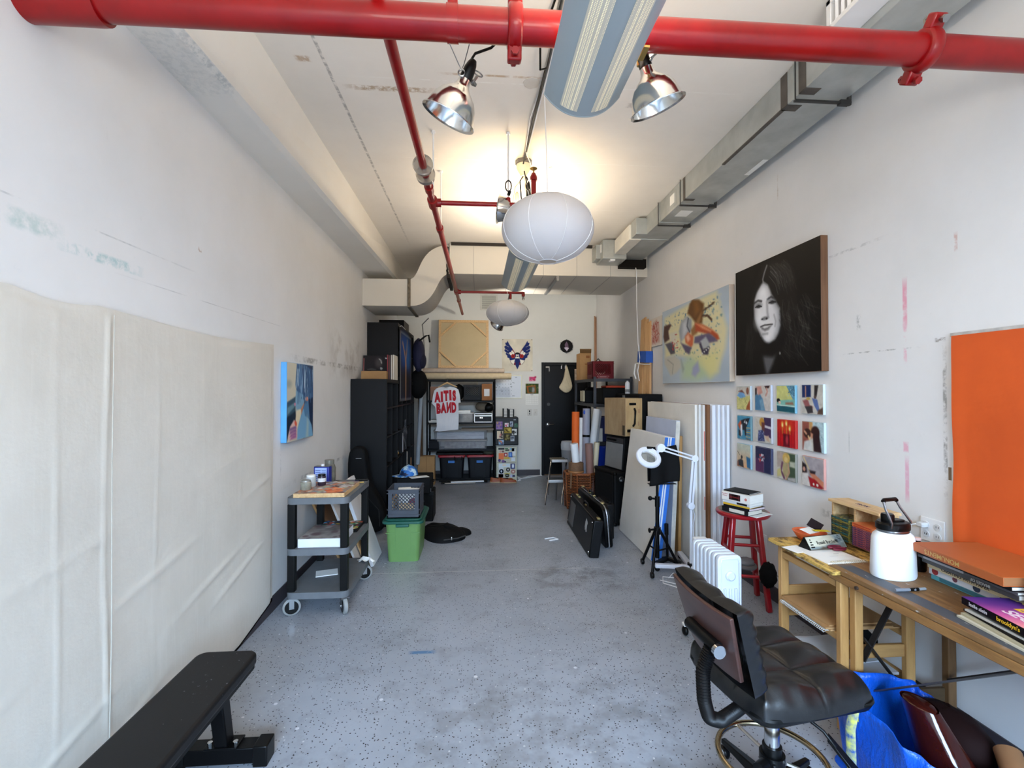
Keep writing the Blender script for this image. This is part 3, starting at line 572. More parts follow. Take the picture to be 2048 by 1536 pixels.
# ================================================================ left side
# --- canvas drop cloth pinned on the left wall
def drape(u, v):
    y = 0.2 + 3.318 * u
    zt = 1.918 - 0.016 * math.sin(u * 9.5 + 0.6) - 0.02 * max(0, math.sin((u - 0.42) * 30)) * (0.4 < u < 0.52); zb = 0.004 if u < 0.86 else 0.004 + 0.075 * (u - 0.86) / 0.14
    z = zb + (zt - zb) * v
    d = 0.011 + 0.003 * math.sin(y * 4.1 + 0.9 * z) + 0.001 * math.sin(y * 13 + z * 3.0) * (1 - 0.5 * v) + 0.004 * math.sin(y * 3.1 + z * 5.2) * (1 - v)
    for yc, a in ((1.985, 0.006), (1.76, 0.003), (2.28, 0.0022), (2.66, 0.0012), (3.05, 0.0014), (1.52, 0.002), (1.2, 0.002)):
        d += a * math.exp(-((y - yc - .01 * math.sin(z * 3 + yc * 7)) / 0.008) ** 2) * (.4 + .6 * abs(math.sin(z * 2.3 + yc * 5)))
    for zc, sl, a in ((0.42, 0.24, 0.006), (0.74, 0.2, 0.005), (1.05, 0.16, 0.003), (0.22, 0.3, 0.006)):
        q = z - zc - sl * (y - 2.2); d += a * math.exp(-(q / 0.02) ** 2) * (0.5 + 0.5 * math.sin(y * 6 + zc * 9))
    if v > 0.985 or u > 0.99 or v < 0.01: d = 0.008
    return (XL + max(d, 0.003), y, z)
k = NT('raw_canvas'); f = k.ramp(k.noise(2.0, 5, 0.65), 0.4, 0.7); col = k.mix(k.math('MULTIPLY', f, 0.6), C(216, 211, 200), C(202, 197, 185))
f2 = k.noise(7, 3, 0.6, stretch=(1, 9, 0.5)); col = k.mix(k.math('MULTIPLY', k.ramp(f2, 0.5, 0.75), 0.4), col, C(220, 216, 206)); k.base(col); k.b.inputs['Roughness'].default_value = 0.9
n1 = k.noise(9, 4, 0.6); n2 = k.noise(300, 2); k.bump(k.math('ADD', n1, k.math('MULTIPLY', n2, 0.06)), 0.25, 0.012); RAWC = k.m
t = thing('canvas_drop_cloth', 'large unprimed beige canvas drop cloth pinned flat along the left wall', 'canvas', (XL + 0.01, 1.86, 0.004))
wobj(M().grid(drape, 260, 150), 'cloth', RAWC, t, ang=180)
wobj(M().tube([(XL + 0.03, 1.985, 0.02), (XL + 0.032, 1.99, 0.6), (XL + 0.031, 1.985, 1.3), (XL + 0.03, 1.99, 1.9)], 0.0022, 5), 'seam', pm((186, 180, 168), 0.9), t)
# --- pictures: a canvas with painted face, local x to the right, front towards -Y
def picture(name, label, loc, W, H, T, rz, cv, side, cat='painting', group=None, lay=None):
    t = thing(name, label, cat, loc, rz, group)
    M().box(0, W, -T, -0.001, 0, H).obj('canvas_edge', side, t, bev=0.003)
    painted(cv, 'painted_face', PAINT, t, W - 0.004, H - 0.004, lambda u, v: (0.002 + u * (W - 0.004), -T - 0.001, 0.002 + (1 - v) * (H - 0.004))); return t
cv = Cv(70, 76, (206, 200, 180))
cv.poly([(0, .5), (.3, .43), (.3, .75), (0, .78)], (52, 84, 104)).poly([(.02, .57), (.28, .5), (.28, .56), (.02, .66)], (104, 140, 154)).poly([(0, .69), (.3, .62), (.34, .8), (.1, .85), (0, 1)], (18, 36, 56))
cv.ell(.06, .27, .1, .05, (150, 160, 150), 0, .5, .7).poly([(.45, 0), (1, 0), (1, 1), (.6, 1)], (22, 44, 78)).poly([(.34, 0), (.68, 0), (.92, .06), (1, .22), (1, .45), (.78, .48), (.6, .47), (.36, .4), (.29, .28)], (64, 104, 146))
cv.poly([(.31, .35), (.63, .42), (.7, .48), (.5, .62), (.34, .62), (.29, .53)], (124, 168, 196)).poly([(.64, .55), (.82, .74), (.94, .84), (1, 1), (.36, 1), (.38, .84), (.5, .68)], (120, 172, 208)).poly([(.7, .48), (.8, .5), (.86, .76), (.66, .7), (.6, .58)], (84, 130, 170))
cv.poly([(.35, .61), (.5, .6), (.49, .7), (.37, .85), (.3, .73)], (232, 218, 186)).poly([(.5, .6), (.66, .5), (.6, .58), (.52, .68)], (206, 140, 110)).poly([(.25, .73), (.35, .77), (.37, .97), (.08, .98), (.04, .94), (.11, .81)], (226, 190, 180))
for i, z in enumerate((.83, .87, .91, .945)): cv.poly([(.1 + .02 * i, z), (.32, z - .02), (.34, z + .02), (.1, z + .035)], (140 + 10 * i, 104, 150), .01)
cv.ell(.31, .78, .05, .03, (224, 96, 70), 30).ell(.28, .53, .035, .02, (190, 130, 160)).ell(.73, .47, .06, .03, (220, 140, 116)).poly([(.75, .7), (.82, .8), (.8, 1), (.7, 1)], (200, 206, 190), .04, .6)
r_ = random.Random(4)
for i in range(46):
    x = r_.uniform(.36, .98); dx = r_.uniform(-.06, .1) + (x - .6) * .2; y1 = r_.uniform(.25, .52)
    cv.line([(x, r_.uniform(0, .1)), (x + dx * .4, y1 * .5), (x + dx, y1)], r_.uniform(.006, .016), r_.choice([(150, 186, 214), (190, 212, 226), (40, 76, 120), (96, 140, 184), (28, 58, 104)]), .8, .8)
picture('blue_portrait_painting', 'painting of a person with pale blue hair on the left wall above the cart', (XL, 3.66, 1.2), 0.57, 0.613, 0.045, R(90), cv, pm((92, 172, 232), 0.5, var=0.12))
# --- utility cart
CX0, CX1, CY0, CY1 = -1.35, -0.915, 3.43, 4.11
GREYP = pm((104, 108, 112), 0.55, var=0.25, vs=5, bump=0.1, bs=30)
t = thing('utility_cart', 'grey three-shelf utility cart with black legs against the left wall', 'cart', ((CX0 + CX1) / 2, (CY0 + CY1) / 2, 0))
ex, ey = (CX1 - CX0) / 2, (CY1 - CY0) / 2
for z in (0.79, 0.43, 0.125):
    M().rbox(-ex, ex, -ey, ey, z, z + 0.045, 0.05).rbox(-ex, ex, -ey, ey, z + 0.045, z + 0.0455, 0.05).obj('shelf', GREYP, t, bev=0.006)
for sx in (-1, 1):
    for sy in (-1, 1):
        x, y = sx * (ex - 0.035), sy * (ey - 0.035)
        l = M().box(x - 0.026, x + 0.026, y - 0.024, y + 0.024, 0.17, 0.43).box(x - 0.026, x + 0.026, y - 0.024, y + 0.024, 0.475, 0.79).obj('leg', BLACK, t, bev=0.004)
        w_ = M().lathe([(0.02, -0.016), (0.052, -0.016), (0.06, -0.01), (0.06, 0.01), (0.052, 0.016), (0.02, 0.016)], n=28, mat=Matrix.Translation((x, y, 0.06)) @ Matrix.Rotation(R(70 + 40 * sx * sy), 4, 'Z') @ Matrix.Rotation(PI / 2, 4, 'Y'))
        w_ = w_.obj('caster_wheel', pm((150, 152, 150), 0.6, var=0.2), t, label='grey rubber caster wheel'); M().lathe([(0.001, -0.018), (0.046, -0.017), (0.046, 0.017), (0.001, 0.018)], n=24, mat=Matrix.Translation((x, y, 0.06)) @ Matrix.Rotation(R(70 + 40 * sx * sy), 4, 'Z') @ Matrix.Rotation(PI / 2, 4, 'Y')).obj('hub', BLACKP, w_)
        fk = Matrix.Translation((x, y, 0)) @ Matrix.Rotation(R(70 + 40 * sx * sy), 4, 'Z'); M().box(-.024, -.021, -.016, .016, 0.05, 0.12, fk).box(.021, .024, -.016, .016, 0.05, 0.12, fk).box(-.03, .03, -.03, .03, 0.115, 0.125, fk).cyl(fk @ Vector((-.03, 0, 0.06)), fk @ Vector((.03, 0, 0.06)), 0.007, n=8).obj('caster_fork', STEEL, t)
def flat_picture(name, label, x0, x1, y0, y1, z, T, cv, side, cat='painting', rz=0):
    W, H = x1 - x0, y1 - y0; t = thing(name, label, cat, ((x0 + x1) / 2, (y0 + y1) / 2, z), rz)
    M().box(-W / 2, W / 2, -H / 2, H / 2, 0, T).obj('canvas_edge', side, t, bev=0.002)
    painted(cv, 'painted_face', PAINT, t, W, H, lambda u, v: (-W / 2 + .002 + u * (W - .004), H / 2 - .002 - v * (H - .004), T + 0.0008)); return t
cv = Cv(60, 60, (150, 130, 118)).dabs(150, [(196, 190, 190), (120, 70, 60), (206, 110, 70), (140, 150, 160), (226, 222, 214), (90, 60, 60), (214, 150, 110), (170, 176, 150)], size=(.02, .08), seed=5)
cv.dabs(24, [(220, 100, 50), (232, 140, 90)], (.5, .55, .95, .9), (.03, .07), 6)
flat_picture('paint_palette_panel', 'paint smeared wooden panel used as palette on top of the cart', -1.30, -0.945, 3.435, 3.87, 0.8365, 0.03, cv, PINE)
def jar(name, label, loc, r, h, mat, lid=None, cat='jar', prof=None):
    t = thing(name, label, cat, loc)
    M().lathe(prof or [(r * .9, 0), (r, .006), (r, h * .78), (r * .86, h * .86), (r * .86, h * .9)], n=24).obj('glass', mat, t)
    if lid: M().lathe([(r * .9, h * .86), (r * .9, h), (r * .86, h + .002)], n=24).obj('lid', lid, t)
    return t
GLS = pm((150, 148, 132), 0.25, var=0.35, vs=30); LABW = pm(222, 0.6)
jar('paint_jar', 'short squat grey jar, nearest the front corner of the cart top', (-1.255, 3.56, 0.8675), 0.037, 0.07, GLS, pm((160, 158, 150), 0.4, 0.4))
jar('paint_jar', 'pale jar with a white lid behind the short squat jar on the cart', (-1.262, 3.685, 0.8675), 0.036, 0.085, pm((190, 192, 190), 0.3, var=0.2, vs=20), pm((232, 232, 228), 0.4))
t = jar('paint_jar', 'dark jar with black lid and white label beside the blue can', (-1.193, 3.72, 0.8675), 0.03, 0.085, pm((52, 36, 50), 0.3), BLACKP)
M().lathe([(0.0305, 0.03), (0.0305, 0.058)], n=24, caps=False).obj('label', LABW, t, label='white paper label')
jar('turpentine_jar', 'tall grimy glass jar standing behind the blue can', (-1.225, 4.01, 0.8355), 0.048, 0.185, pm((122, 118, 106), 0.3, var=0.45, vs=24), None, prof=[(0.044, 0), (0.048, 0.01), (0.05, 0.12), (0.042, 0.145), (0.037, 0.15), (0.038, 0.185), (0.034, 0.185)])
t = thing('solvent_can', 'rectangular blue solvent can with pale label on the cart', 'can', (-1.245, 3.905, 0.836), R(-6)); CB = pm((30, 44, 140), 0.35)
M().box(-0.062, 0.062, -0.03, 0.03, 0, 0.148).obj('body', CB, t, bev=0.006); M().box(-0.05, 0.045, -0.0315, -0.03, 0.01, 0.14).obj('label', pm((168, 190, 232), 0.5), t, label='pale blue label')
m = M()
for i in range(7): m.box(-0.046, -0.005, -0.0322, -0.0315, 0.02 + i * 0.016, 0.025 + i * 0.016).box(0.004, 0.038, -0.0322, -0.0315, 0.02 + i * 0.016, 0.023 + i * 0.016)
m.obj('label_print', pm((60, 80, 160), 0.6), t); M().cyl((0.0, 0, 0.148), (0.0, 0, 0.166), 0.014, n=16).obj('cap', WHITEP, t); M().box(-0.06, 0.06, -0.029, 0.029, 0.148, 0.151).obj('rim', STEEL, t, bev=0.001)
tag(M().tube([(-1.08, 3.915, .844), (-0.93, 3.95, .844)], [.004, .004], 6).obj('paint_brush', pm((226, 186, 96), 0.5)), 'yellow handled brush lying across the far end of the cart top', 'brush')
tag(M().cbox((-1.06, 3.975, .8405), (0.16, 0.05, .008), rz=.1).obj('paint_tube_packet', pm((70, 66, 150), 0.4)), 'flat purple packet lying on the far end of the cart top', 'packet')
tag(M().tube([(-1.02, 4.03, .845), (-0.98, 4.035, .845), (-0.92, 4.05, .845)], [.010, .008, .008], 8).obj('black_marker', BLACKP), 'black marker lying by the purple packet on the cart', 'marker')
tag(M().cbox((-1.13, 3.945, .843), (0.03, 0.07, .012), rz=.5).obj('paint_rag', pm((150, 140, 70), 0.8, var=0.5, vs=60)), 'crumpled yellow and black paint rag on the cart top', 'rag')
cv = Cv(44, 44, (128, 122, 118)).grad((120, 112, 110), (150, 148, 146)).noise(.2, 6, 3).dabs(14, [(110, 90, 96), (160, 154, 150)], size=(.04, .12), seed=8)
flat_picture('deep_canvas', 'deep white-edged canvas with a smoky grey face on the cart middle shelf', -1.275, -0.975, 3.46, 3.80, 0.476, 0.062, cv, pm((226, 230, 238), 0.6))
cv = Cv(60, 50, (36, 44, 58)).dabs(90, [(40, 90, 170), (60, 150, 190), (200, 215, 220), (30, 30, 40), (220, 190, 60), (210, 60, 50), (40, 110, 70), (210, 110, 90)], size=(.02, .08), seed=9)
cv.dabs(40, [(226, 200, 70), (214, 60, 60), (60, 140, 90), (236, 236, 226)], (.65, 0, 1, 1), (.02, .06), 10)
flat_picture('colourful_canvas', 'multicoloured small canvas lying behind the deep canvas on the middle shelf', -1.27, -0.95, 3.81, 4.06, 0.476, 0.025, cv, BLACK)
tag(M().cbox((-1.17, 3.78, .1745), (.16, .12, .006), rz=.3).obj('paper_sheet', PAPER), 'small folded paper sheet on the bottom shelf of the cart', 'paper')
def rag(u, v):
    x = -0.985 + 0.12 * u; y = 3.98 + 0.06 * v
    return (x + 0.02 * math.sin(v * 5), y, 0.175 + (0.016 + 0.014 * math.sin(u * 9 + v * 4)) * math.sin(PI * u) + 0.004)
tag(M().grid(rag, 16, 8).obj('cloth_rag', PAPER), 'white cloth rag hanging at the far corner of the cart bottom shelf', 'rag')
# --- panels leaning on the left wall behind the cart
def lean(name, label, xb, xt, zt, y0, y1, T, mat, cat='canvas', group=None, face=None):
    """board standing on the floor at xb, its top touching x = xt at height zt (leans towards the wall)"""
    L = math.hypot(xt - xb, zt); a = math.atan2(xt - xb, zt); t = thing(name, label, cat, (xb, y0, 0), 0, group)
    W = y1 - y0; sgn = 1 if xt > xb else -1      # wall lies on this side: thickness goes towards it
    mt = Matrix.Rotation(a, 4, 'Y')
    o = M().box(0, sgn * T, 0, W, 0, L, mt); zmin = min(v[2] for v in o.v); o.xf(Matrix.Translation((0, 0, -zmin + 0.0005)))
    b = fixn(o.obj('board', mat, t, bev=0.003)); return t
OFFW = pm((222, 224, 228), 0.7, var=0.08, vs=3)
lean('blank_canvas', 'white canvas leaning in front of the other panels between the cart and the gig bag', -0.93, -1.2, 0.76, 4.34, 4.70, 0.03, OFFW)
lean('plywood_sheet', 'thin plywood sheet leaning behind the white canvas by the cart', -0.985, -1.26, 0.7, 4.32, 4.66, 0.012, PINE)
lean('stretched_canvas', 'pale canvas with wood back leaning just behind the cart legs', -1.01, -1.3, 0.72, 4.2, 4.6, 0.02, pm((206, 200, 196), 0.7))
lean('hardboard_sheet', 'brown hardboard sheet leaning behind the cart', -1.06, -1.38, 0.62, 4.16, 4.5, 0.012, pm((120, 84, 54), 0.8))
lean('cardboard_sheet', 'creased cardboard sheet leaning on the wall behind the cart', -1.12, -1.43, 0.66, 4.18, 4.62, 0.02, CARD, 'cardboard')
# --- gig bag
t = thing('guitar_gig_bag', 'black soft guitar bag leaning between the left wall and the shelf', 'guitar bag', (-1.2, 5.38, 0)); o = [(-1.43, .72), (-1.425, .88), (-1.40, .955), (-1.33, .985), (-1.26, .97), (-1.225, .9), (-1.21, .65), (-1.165, .51), (-1.06, .37), (-1.0, .2), (-1.02, .06), (-1.12, .004), (-1.26, .01), (-1.36, .1), (-1.39, .25), (-1.385, .38), (-1.42, .55)]
BAGM = pm((16, 16, 18), 0.75, var=0.3, vs=8, bump=0.15, bs=20)
def blob(poly, y0, y1, t, name, mat, ins=0.05):
    c = Vector((sum(p[0] for p in poly) / len(poly), sum(p[1] for p in poly) / len(poly))); fr = []
    for y, s in ((y0, 1 - 2.2 * ins), (y0 + (y1 - y0) * .12, 1 - .5 * ins), (y0 + (y1 - y0) * .3, 1), (y0 + (y1 - y0) * .7, 1), (y0 + (y1 - y0) * .88, 1 - .5 * ins), (y1, 1 - 2.2 * ins)):
        fr.append([Vector((c.x + (p[0] - c.x) * s, y, max(.002, c.y + (p[1] - c.y) * s))) for p in poly])
    return fixn(wobj(M().ring(None, fr), name, mat, t, sub=1, ang=180))
blob(o, 5.28, 5.46, t, 'bag', BAGM); wobj(M().tube([(-1.3, 5.275, .58), (-1.29, 5.272, .62), (-1.24, 5.275, .6)], .008, 6), 'handle', BLACK, t); wobj(M().box(-1.33, -1.27, 5.272, 5.276, .846, .852), 'logo_tab', pm(150, 0.6), t)
wobj(M().tube([(-1.36, 5.285, .12), (-1.33, 5.275, .3), (-1.2, 5.272, .42), (-1.08, 5.277, .28), (-1.07, 5.28, .1)], .005, 5), 'zip', pm(60, 0.4, 0.5), t)
# --- shelving along the left wall
SHELFB = pm((24, 23, 25), 0.5, var=0.2, vs=3)
def cube_shelf(name, label, x0, x1, y0, y1, z0, z1, nc, nr):
    t = thing(name, label, 'shelving', (x0, y0, z0)); e = 0.045
    m = M().box(x0, x1, y0, y0 + e, z0, z1).box(x0, x1, y1 - e, y1, z0, z1).box(x0, x1, y0 + e, y1 - e, z0, z0 + e).box(x0, x1, y0 + e, y1 - e, z1 - e, z1)
    wobj(m, 'outer_frame', SHELFB, t, bev=0.003); m = M()
    for i in range(1, nr): z = z0 + (z1 - z0) * i / nr; m.box(x0, x1 - .004, y0 + e, y1 - e, z - .009, z + .009)
    wobj(m, 'shelf_board', SHELFB, t); m = M()
    for i in range(1, nc): y = y0 + (y1 - y0) * i / nc; m.box(x0, x1 - .005, y - .008, y + .008, z0 + e, z1 - e)
    wobj(m, 'divider', SHELFB, t); wobj(M().box(x0, x0 + .006, y0, y1, z0, z1), 'back_board', SHELFB, t); return t
cube_shelf('cube_bookshelf', 'big black cube bookshelf standing along the left wall', XL + .006, -1.06, 5.6, 8.0, 0, 1.73, 6, 5)
cube_shelf('upper_cube_shelf', 'second black cube shelf stacked on top of the big one', XL + .006, -1.07, 6.42, 8.0, 1.7305, 2.51, 4, 2)
tag(M().box(-1.44, -1.08, 7.0, 7.5, 2.511, 2.63).obj('black_box', BLACKM, bev=.008), 'flat black box on top of the upper shelf below the duct', 'box')
tag(M().cbox((-1.27, 6.44 - .5, 1.7305 + .052), (.30, .2, .1), rz=.08).cbox((-1.25, 5.93, 1.832), (.1, .2, .003), rz=.08).obj('cardboard_mailer', CARD, bev=.004), 'flat brown cardboard box in front of the records on the shelf', 'box')
RECW = .315
t = thing('record_sleeve', 'black record sleeve facing front behind the cardboard box', 'record', (-1.3, 6.12, 1.731), rot=(R(-6), 0, 0), group='records on the low shelf top')
M().box(-.165, .155, 0, .012, 0, RECW).obj('sleeve', pm((34, 30, 32), .35), t, bev=.001); M().box(-.16, -.145, -.001, 0, .02, .28).obj('spine_print', pm((120, 60, 56), .5), t)
cv = Cv(30, 30, (34, 30, 32)).ell(.6, .3, .14, .2, (90, 86, 84), 0, .5, .6).line([(.62, .14), (.7, .2), (.72, .32)], .02, (170, 166, 160)).poly([(.88, .08), (.96, .08), (.96, .13), (.88, .13)], (226, 226, 226)).ell(.72, .55, .05, .05, (150, 150, 148)).ell(.3, .58, .2, .03, (70, 70, 70))
painted(cv, 'cover_print', PRINT, t, .3, .3, lambda u, v: (-.14 + u * .29, -.0012, .01 + (1 - v) * .3))
for i, (c, w_) in enumerate([((140, 34, 40), .013), ((52, 22, 24), .008), ((90, 40, 36), .008), ((36, 34, 34), .01), ((214, 206, 190), .008), ((120, 100, 70), .008), ((226, 220, 206), .01)]):
    x = -1.135 + i * .0115 - (.0 if i else .002)
    tag(M().box(x, x + .0098, 6.02, 6.33, 1.731, 2.045 - .004 * (i % 3)).obj('record_sleeve', pm(c, .6)), 'record with %s spine, %s in the row at the shelf edge' % (['bright red', 'dark maroon', 'brown red', 'black', 'cream', 'tan', 'off white'][i], ['first from the left', 'second from the left', 'third from the left', 'fourth from the left', 'third from the right', 'second from the right', 'last on the right'][i]), 'record', 'records on the low shelf top')
tag(M().box(-1.153, -1.137, 6.03, 6.2, 1.731, 1.8).obj('white_tube_cap', PAPER), 'small white slip standing between the box and the record row', 'card')
# things inside the cubes
def put(m, name, mat, label, cat, **kw): return tag(m.obj(name, mat, **kw), label, cat)
put(M().box(-1.35, -1.075, 6.02, 6.05, .372, .66), 'cardboard_sleeve', CARD, 'brown cardboard sleeve standing in the bottom front cube', 'cardboard')
put(M().tube([(-1.2 + .1 * math.cos(a), 6.6 + .12 * math.sin(a) * 1.0, .74 + .015 * math.sin(3 * a)) for a in [2 * PI * i / 20 for i in range(40)]], .008, 6), 'cable_coil', PAPER, 'coil of white cable lying in a lower cube of the shelf', 'cable')
put(M().box(-1.3, -1.1, 6.5, 6.72, .708, .728), 'small_box', pm((176, 140, 80), .7), 'small tan box under the white cable coil', 'box')
put(M().grid(lambda u, v: (-1.055 + .012 * math.sin(9 * v + 3 * u), 6.84 + .28 * u + .02 * math.sin(v * 7), .74 + .42 * v), 10, 12), 'plastic_sleeve', pm((120, 124, 134), .15, alpha=.55), 'crumpled clear plastic sleeve hanging over a shelf cube', 'plastic sleeve')
put(M().box(-1.3, -1.07, 6.88, 6.9, .708, .98), 'white_folder', PAPER, 'thin white folder standing behind the plastic sleeve', 'folder')
put(M().box(-1.3, -1.07, 7.28, 7.32, .37, .66), 'white_binder', PAPER, 'narrow white binder in the second lowest row above the cap', 'binder')
put(M().cbox((-1.12, 7.72, .44), (.1, .1, .13)), 'paper_carton', pm((190, 150, 110), .8), 'small brown carton at the far end of the second lowest row', 'box')
put(M().box(-1.09, -1.068, 5.65, 5.668, 1.40, 1.67), 'white_record_edge', PAPER, 'white record edge in the topmost front cube', 'record')
# --- poster
cv = Cv(46, 60, (10, 10, 16)); cv.poly([(.1, .07), (.93, .07), (.93, .97), (.1, .97)], (16, 30, 66), .02); cv.ell(.45, .3, .42, .26, (20, 76, 158), 0, .4).ell(.66, .35, .2, .24, (40, 110, 186), 0, .5, .7).ell(.5, .78, .4, .2, (16, 18, 34), 0, .5).poly([(.09, .06), (.94, .06), (.94, .975), (.09, .975)], (0, 0, 0), .001, 0)
for a, b in (((.09, .06), (.94, .06)), ((.94, .06), (.94, .975)), ((.94, .975), (.09, .975)), ((.09, .975), (.09, .06))): cv.line([a, b], .008, (170, 176, 184))
cv.line([(.24, .2), (.42, .36), (.48, .5), (.48, .97)], .028, (190, 144, 116)).line([(.6, .13), (.56, .3), (.5, .42)], .022, (190, 150, 122)).ell(.49, .5, .05, .12, (186, 140, 112)).ell(.46, .31, .035, .04, (110, 80, 66)).line([(.5, .6), (.5, .92)], .03, (176, 134, 104))
t = thing('nebula_poster', 'tall dark blue poster of a slender figure with raised arms hung on the shelf front', 'poster', (-1.052, 6.44, 1.44), R(90))
painted(cv, 'print', PRINT, t, 1.17, 1.03); M().box(0, 1.17, .0008, .004, 0, 1.03).obj('backing', BLACK, t); M().tube([(.0, -.003, 1.02), (.15, -.006, 1.05), (.5, -.004, 1.04)], .004, 5).obj('hanging_cord', PAPER, t)
# --- bags hung on the far end of the shelf
t = thing('blue_backpack', 'dark blue backpack hanging on the far end of the upper shelf', 'backpack', (-.97, 7.75, 1.98))
M().ball((0, .1, .2), (.1, .17, .27), 18, 14, .05).obj('pack', pm((30, 34, 66), .8), t); M().tube([(.02, 0, .42), (.12, 0, .5), (.17, .02, .52), (.19, .02, .4)], .015, 8).obj('strap', BLACK, t); M().ball((.06, .08, .1), (.07, .12, .13), 14, 10).obj('front_pocket', pm((26, 28, 54), .8), t)
t = thing('black_shoulder_bag', 'black bag hanging on the shelf end below the blue backpack', 'bag', (-.99, 7.95, 1.5)); M().ball((0, 0, .2), (.16, .12, .24), 18, 14, .04).obj('bag', BAGM, t); M().tube([(-.06, 0, .38), (0, 0, .5), (.06, 0, .38)], .014, 8).obj('strap', BLACK, t)
# --- milk crates
def milk_crate(name, label, loc, rz, mat, w=.31, d=.33, h=.27):
    t = thing(name, label, 'crate', loc, rz); e = .009
    M().box(-w / 2, w / 2, -d / 2, d / 2, 0, .008).obj('base', mat, t)
    for (ax, s) in (('x', -1), ('x', 1), ('y', -1), ('y', 1)):
        m = M(); L = d if ax == 'x' else w
        def bar(u0, u1, z0, z1):
            if ax == 'x': m.box(*(sorted((s * w / 2, s * (w / 2 - e)))), u0, u1, z0, z1)
            else: m.box(u0, u1, *(sorted((s * d / 2, s * (d / 2 - e)))), z0, z1)
        bar(-L / 2, L / 2, 0, h * .27); bar(-L / 2, L / 2, h * .86, h); bar(-L / 2, -L / 2 + .045, h * .27, h * .86); bar(L / 2 - .045, L / 2, h * .27, h * .86)
        for zz in (h * .97, h * .87, h * .3, h * .12):   # ribs
            if ax == 'x': m.box(*(sorted((s * w / 2, s * (w / 2 + .005)))), -L / 2, L / 2, zz - .003, zz + .003)
            else: m.box(-L / 2, L / 2, *(sorted((s * d / 2, s * (d / 2 + .005)))), zz - .003, zz + .003)
        wl = m.obj('wall', mat, t); m = M(); a0, a1, z0, z1 = -L / 2 + .045, L / 2 - .045, h * .27, h * .86; st = .033
        q = a0 - (z1 - z0)
        while q < a1:
            for dr in (1, -1):
                p = []
                for tt in (0, 1):
                    pass
                x0_ = q if dr == 1 else q + (z1 - z0); x1_ = q + (z1 - z0) if dr == 1 else q
                # clip segment to [a0, a1]
                ta, tb = 0.0, 1.0; dx = x1_ - x0_
                for lim, sg in ((a0, 1), (a1, -1)):
                    va = (x0_ - lim) * sg; vb = (x1_ - lim) * sg
                    if va < 0 and vb < 0: ta = 2; break
                    if va < 0: ta = max(ta, va / (va - vb))
                    elif vb < 0: tb = min(tb, va / (va - vb))
                if ta < tb - .02:
                    A = x0_ + dx * ta; B = x0_ + dx * tb; ZA = z0 + (z1 - z0) * ta; ZB = z0 + (z1 - z0) * tb; f = (w if ax == 'x' else d) / 2 * s - s * e / 2
                    if ax == 'x': m.beam((f, A, ZA), (f, B, ZB), .009, .007)
                    else: m.beam((A, f, ZA), (B, f, ZB), .009, .007)
            q += st
        m.obj('lattice', mat, wl)
    return t
milk_crate('milk_crate', 'grey plastic milk crate stacked on the green storage bin', (-.69, 4.64, .4015), 0, pm((66, 70, 80), .5, var=.2), .30, .33, .265)
put(M().box(-.815, -.79, 4.5, 4.78, .411, .56).box(-.735, -.6, 4.5, 4.56, .411, .53), 'wood_block', PINE, 'pale wood blocks seen through the lattice of the grey crate', 'wood block')
put(M().cbox((-.7, 4.62, .56), (.12, .1, .18), rz=.2).cbox((-.61, 4.6, .545), (.1, .12, .2), rz=-.15), 'paper_packet', PAPER, 'white paper packets sticking up inside the grey milk crate', 'packet')
put(M().ball((-.68, 4.545, .545), (.05, .022, .03), 12, 8), 'white_rag', PAPER, 'white rag bunched behind the front lattice of the grey crate', 'rag'); put(M().ball((-.61, 4.53, .54), (.045, .02, .035), 12, 8, .1), 'red_rag', pm((120, 34, 60), .9), 'dark red rag behind the front lattice of the grey crate', 'rag')
put(M().lathe([(.001, 0), (.07, .0), (.075, .012), (.068, .02)], (-.69, 4.72, .6), 24), 'black_disc', BLACK, 'round black disc lying in the top of the grey crate', 'disc')
# --- green bin
t = thing('green_storage_bin', 'green plastic storage bin with dark green lid on the floor', 'storage bin', (-.69, 4.7, 0)); GRN = pm((106, 146, 82), .45, var=.1, vs=4); DG = pm((18, 84, 70), .45)
b = M().rbox(-.142, .142, -.235, .235, 0, .365, .04, 6, 1.13).obj('tub', GRN, t, ang=30); M().rbox(-.19, .19, -.29, .29, .36, .385, .05).rbox(-.17, .17, -.265, .265, .385, .4, .05).obj('lid', DG, t, bev=.006)
M().box(-.06, .06, -.3, -.27, .335, .362).obj('latch', DG, t, bev=.006)
for s in (-1, 1): M().hexa([(s * .065 - .004, -.236, .01), (s * .065 + .004, -.236, .01), (s * .065 + .004, -.229, .01), (s * .065 - .004, -.229, .01), (s * .072 - .004, -.268, .34), (s * .072 + .004, -.268, .34), (s * .072 + .004, -.258, .34), (s * .072 - .004, -.258, .34)]).obj('rib', GRN, t); M().box(s * .115 - .04, s * .115 + .04, -.262, -.25, .27, .277).obj('ledge', GRN, t)
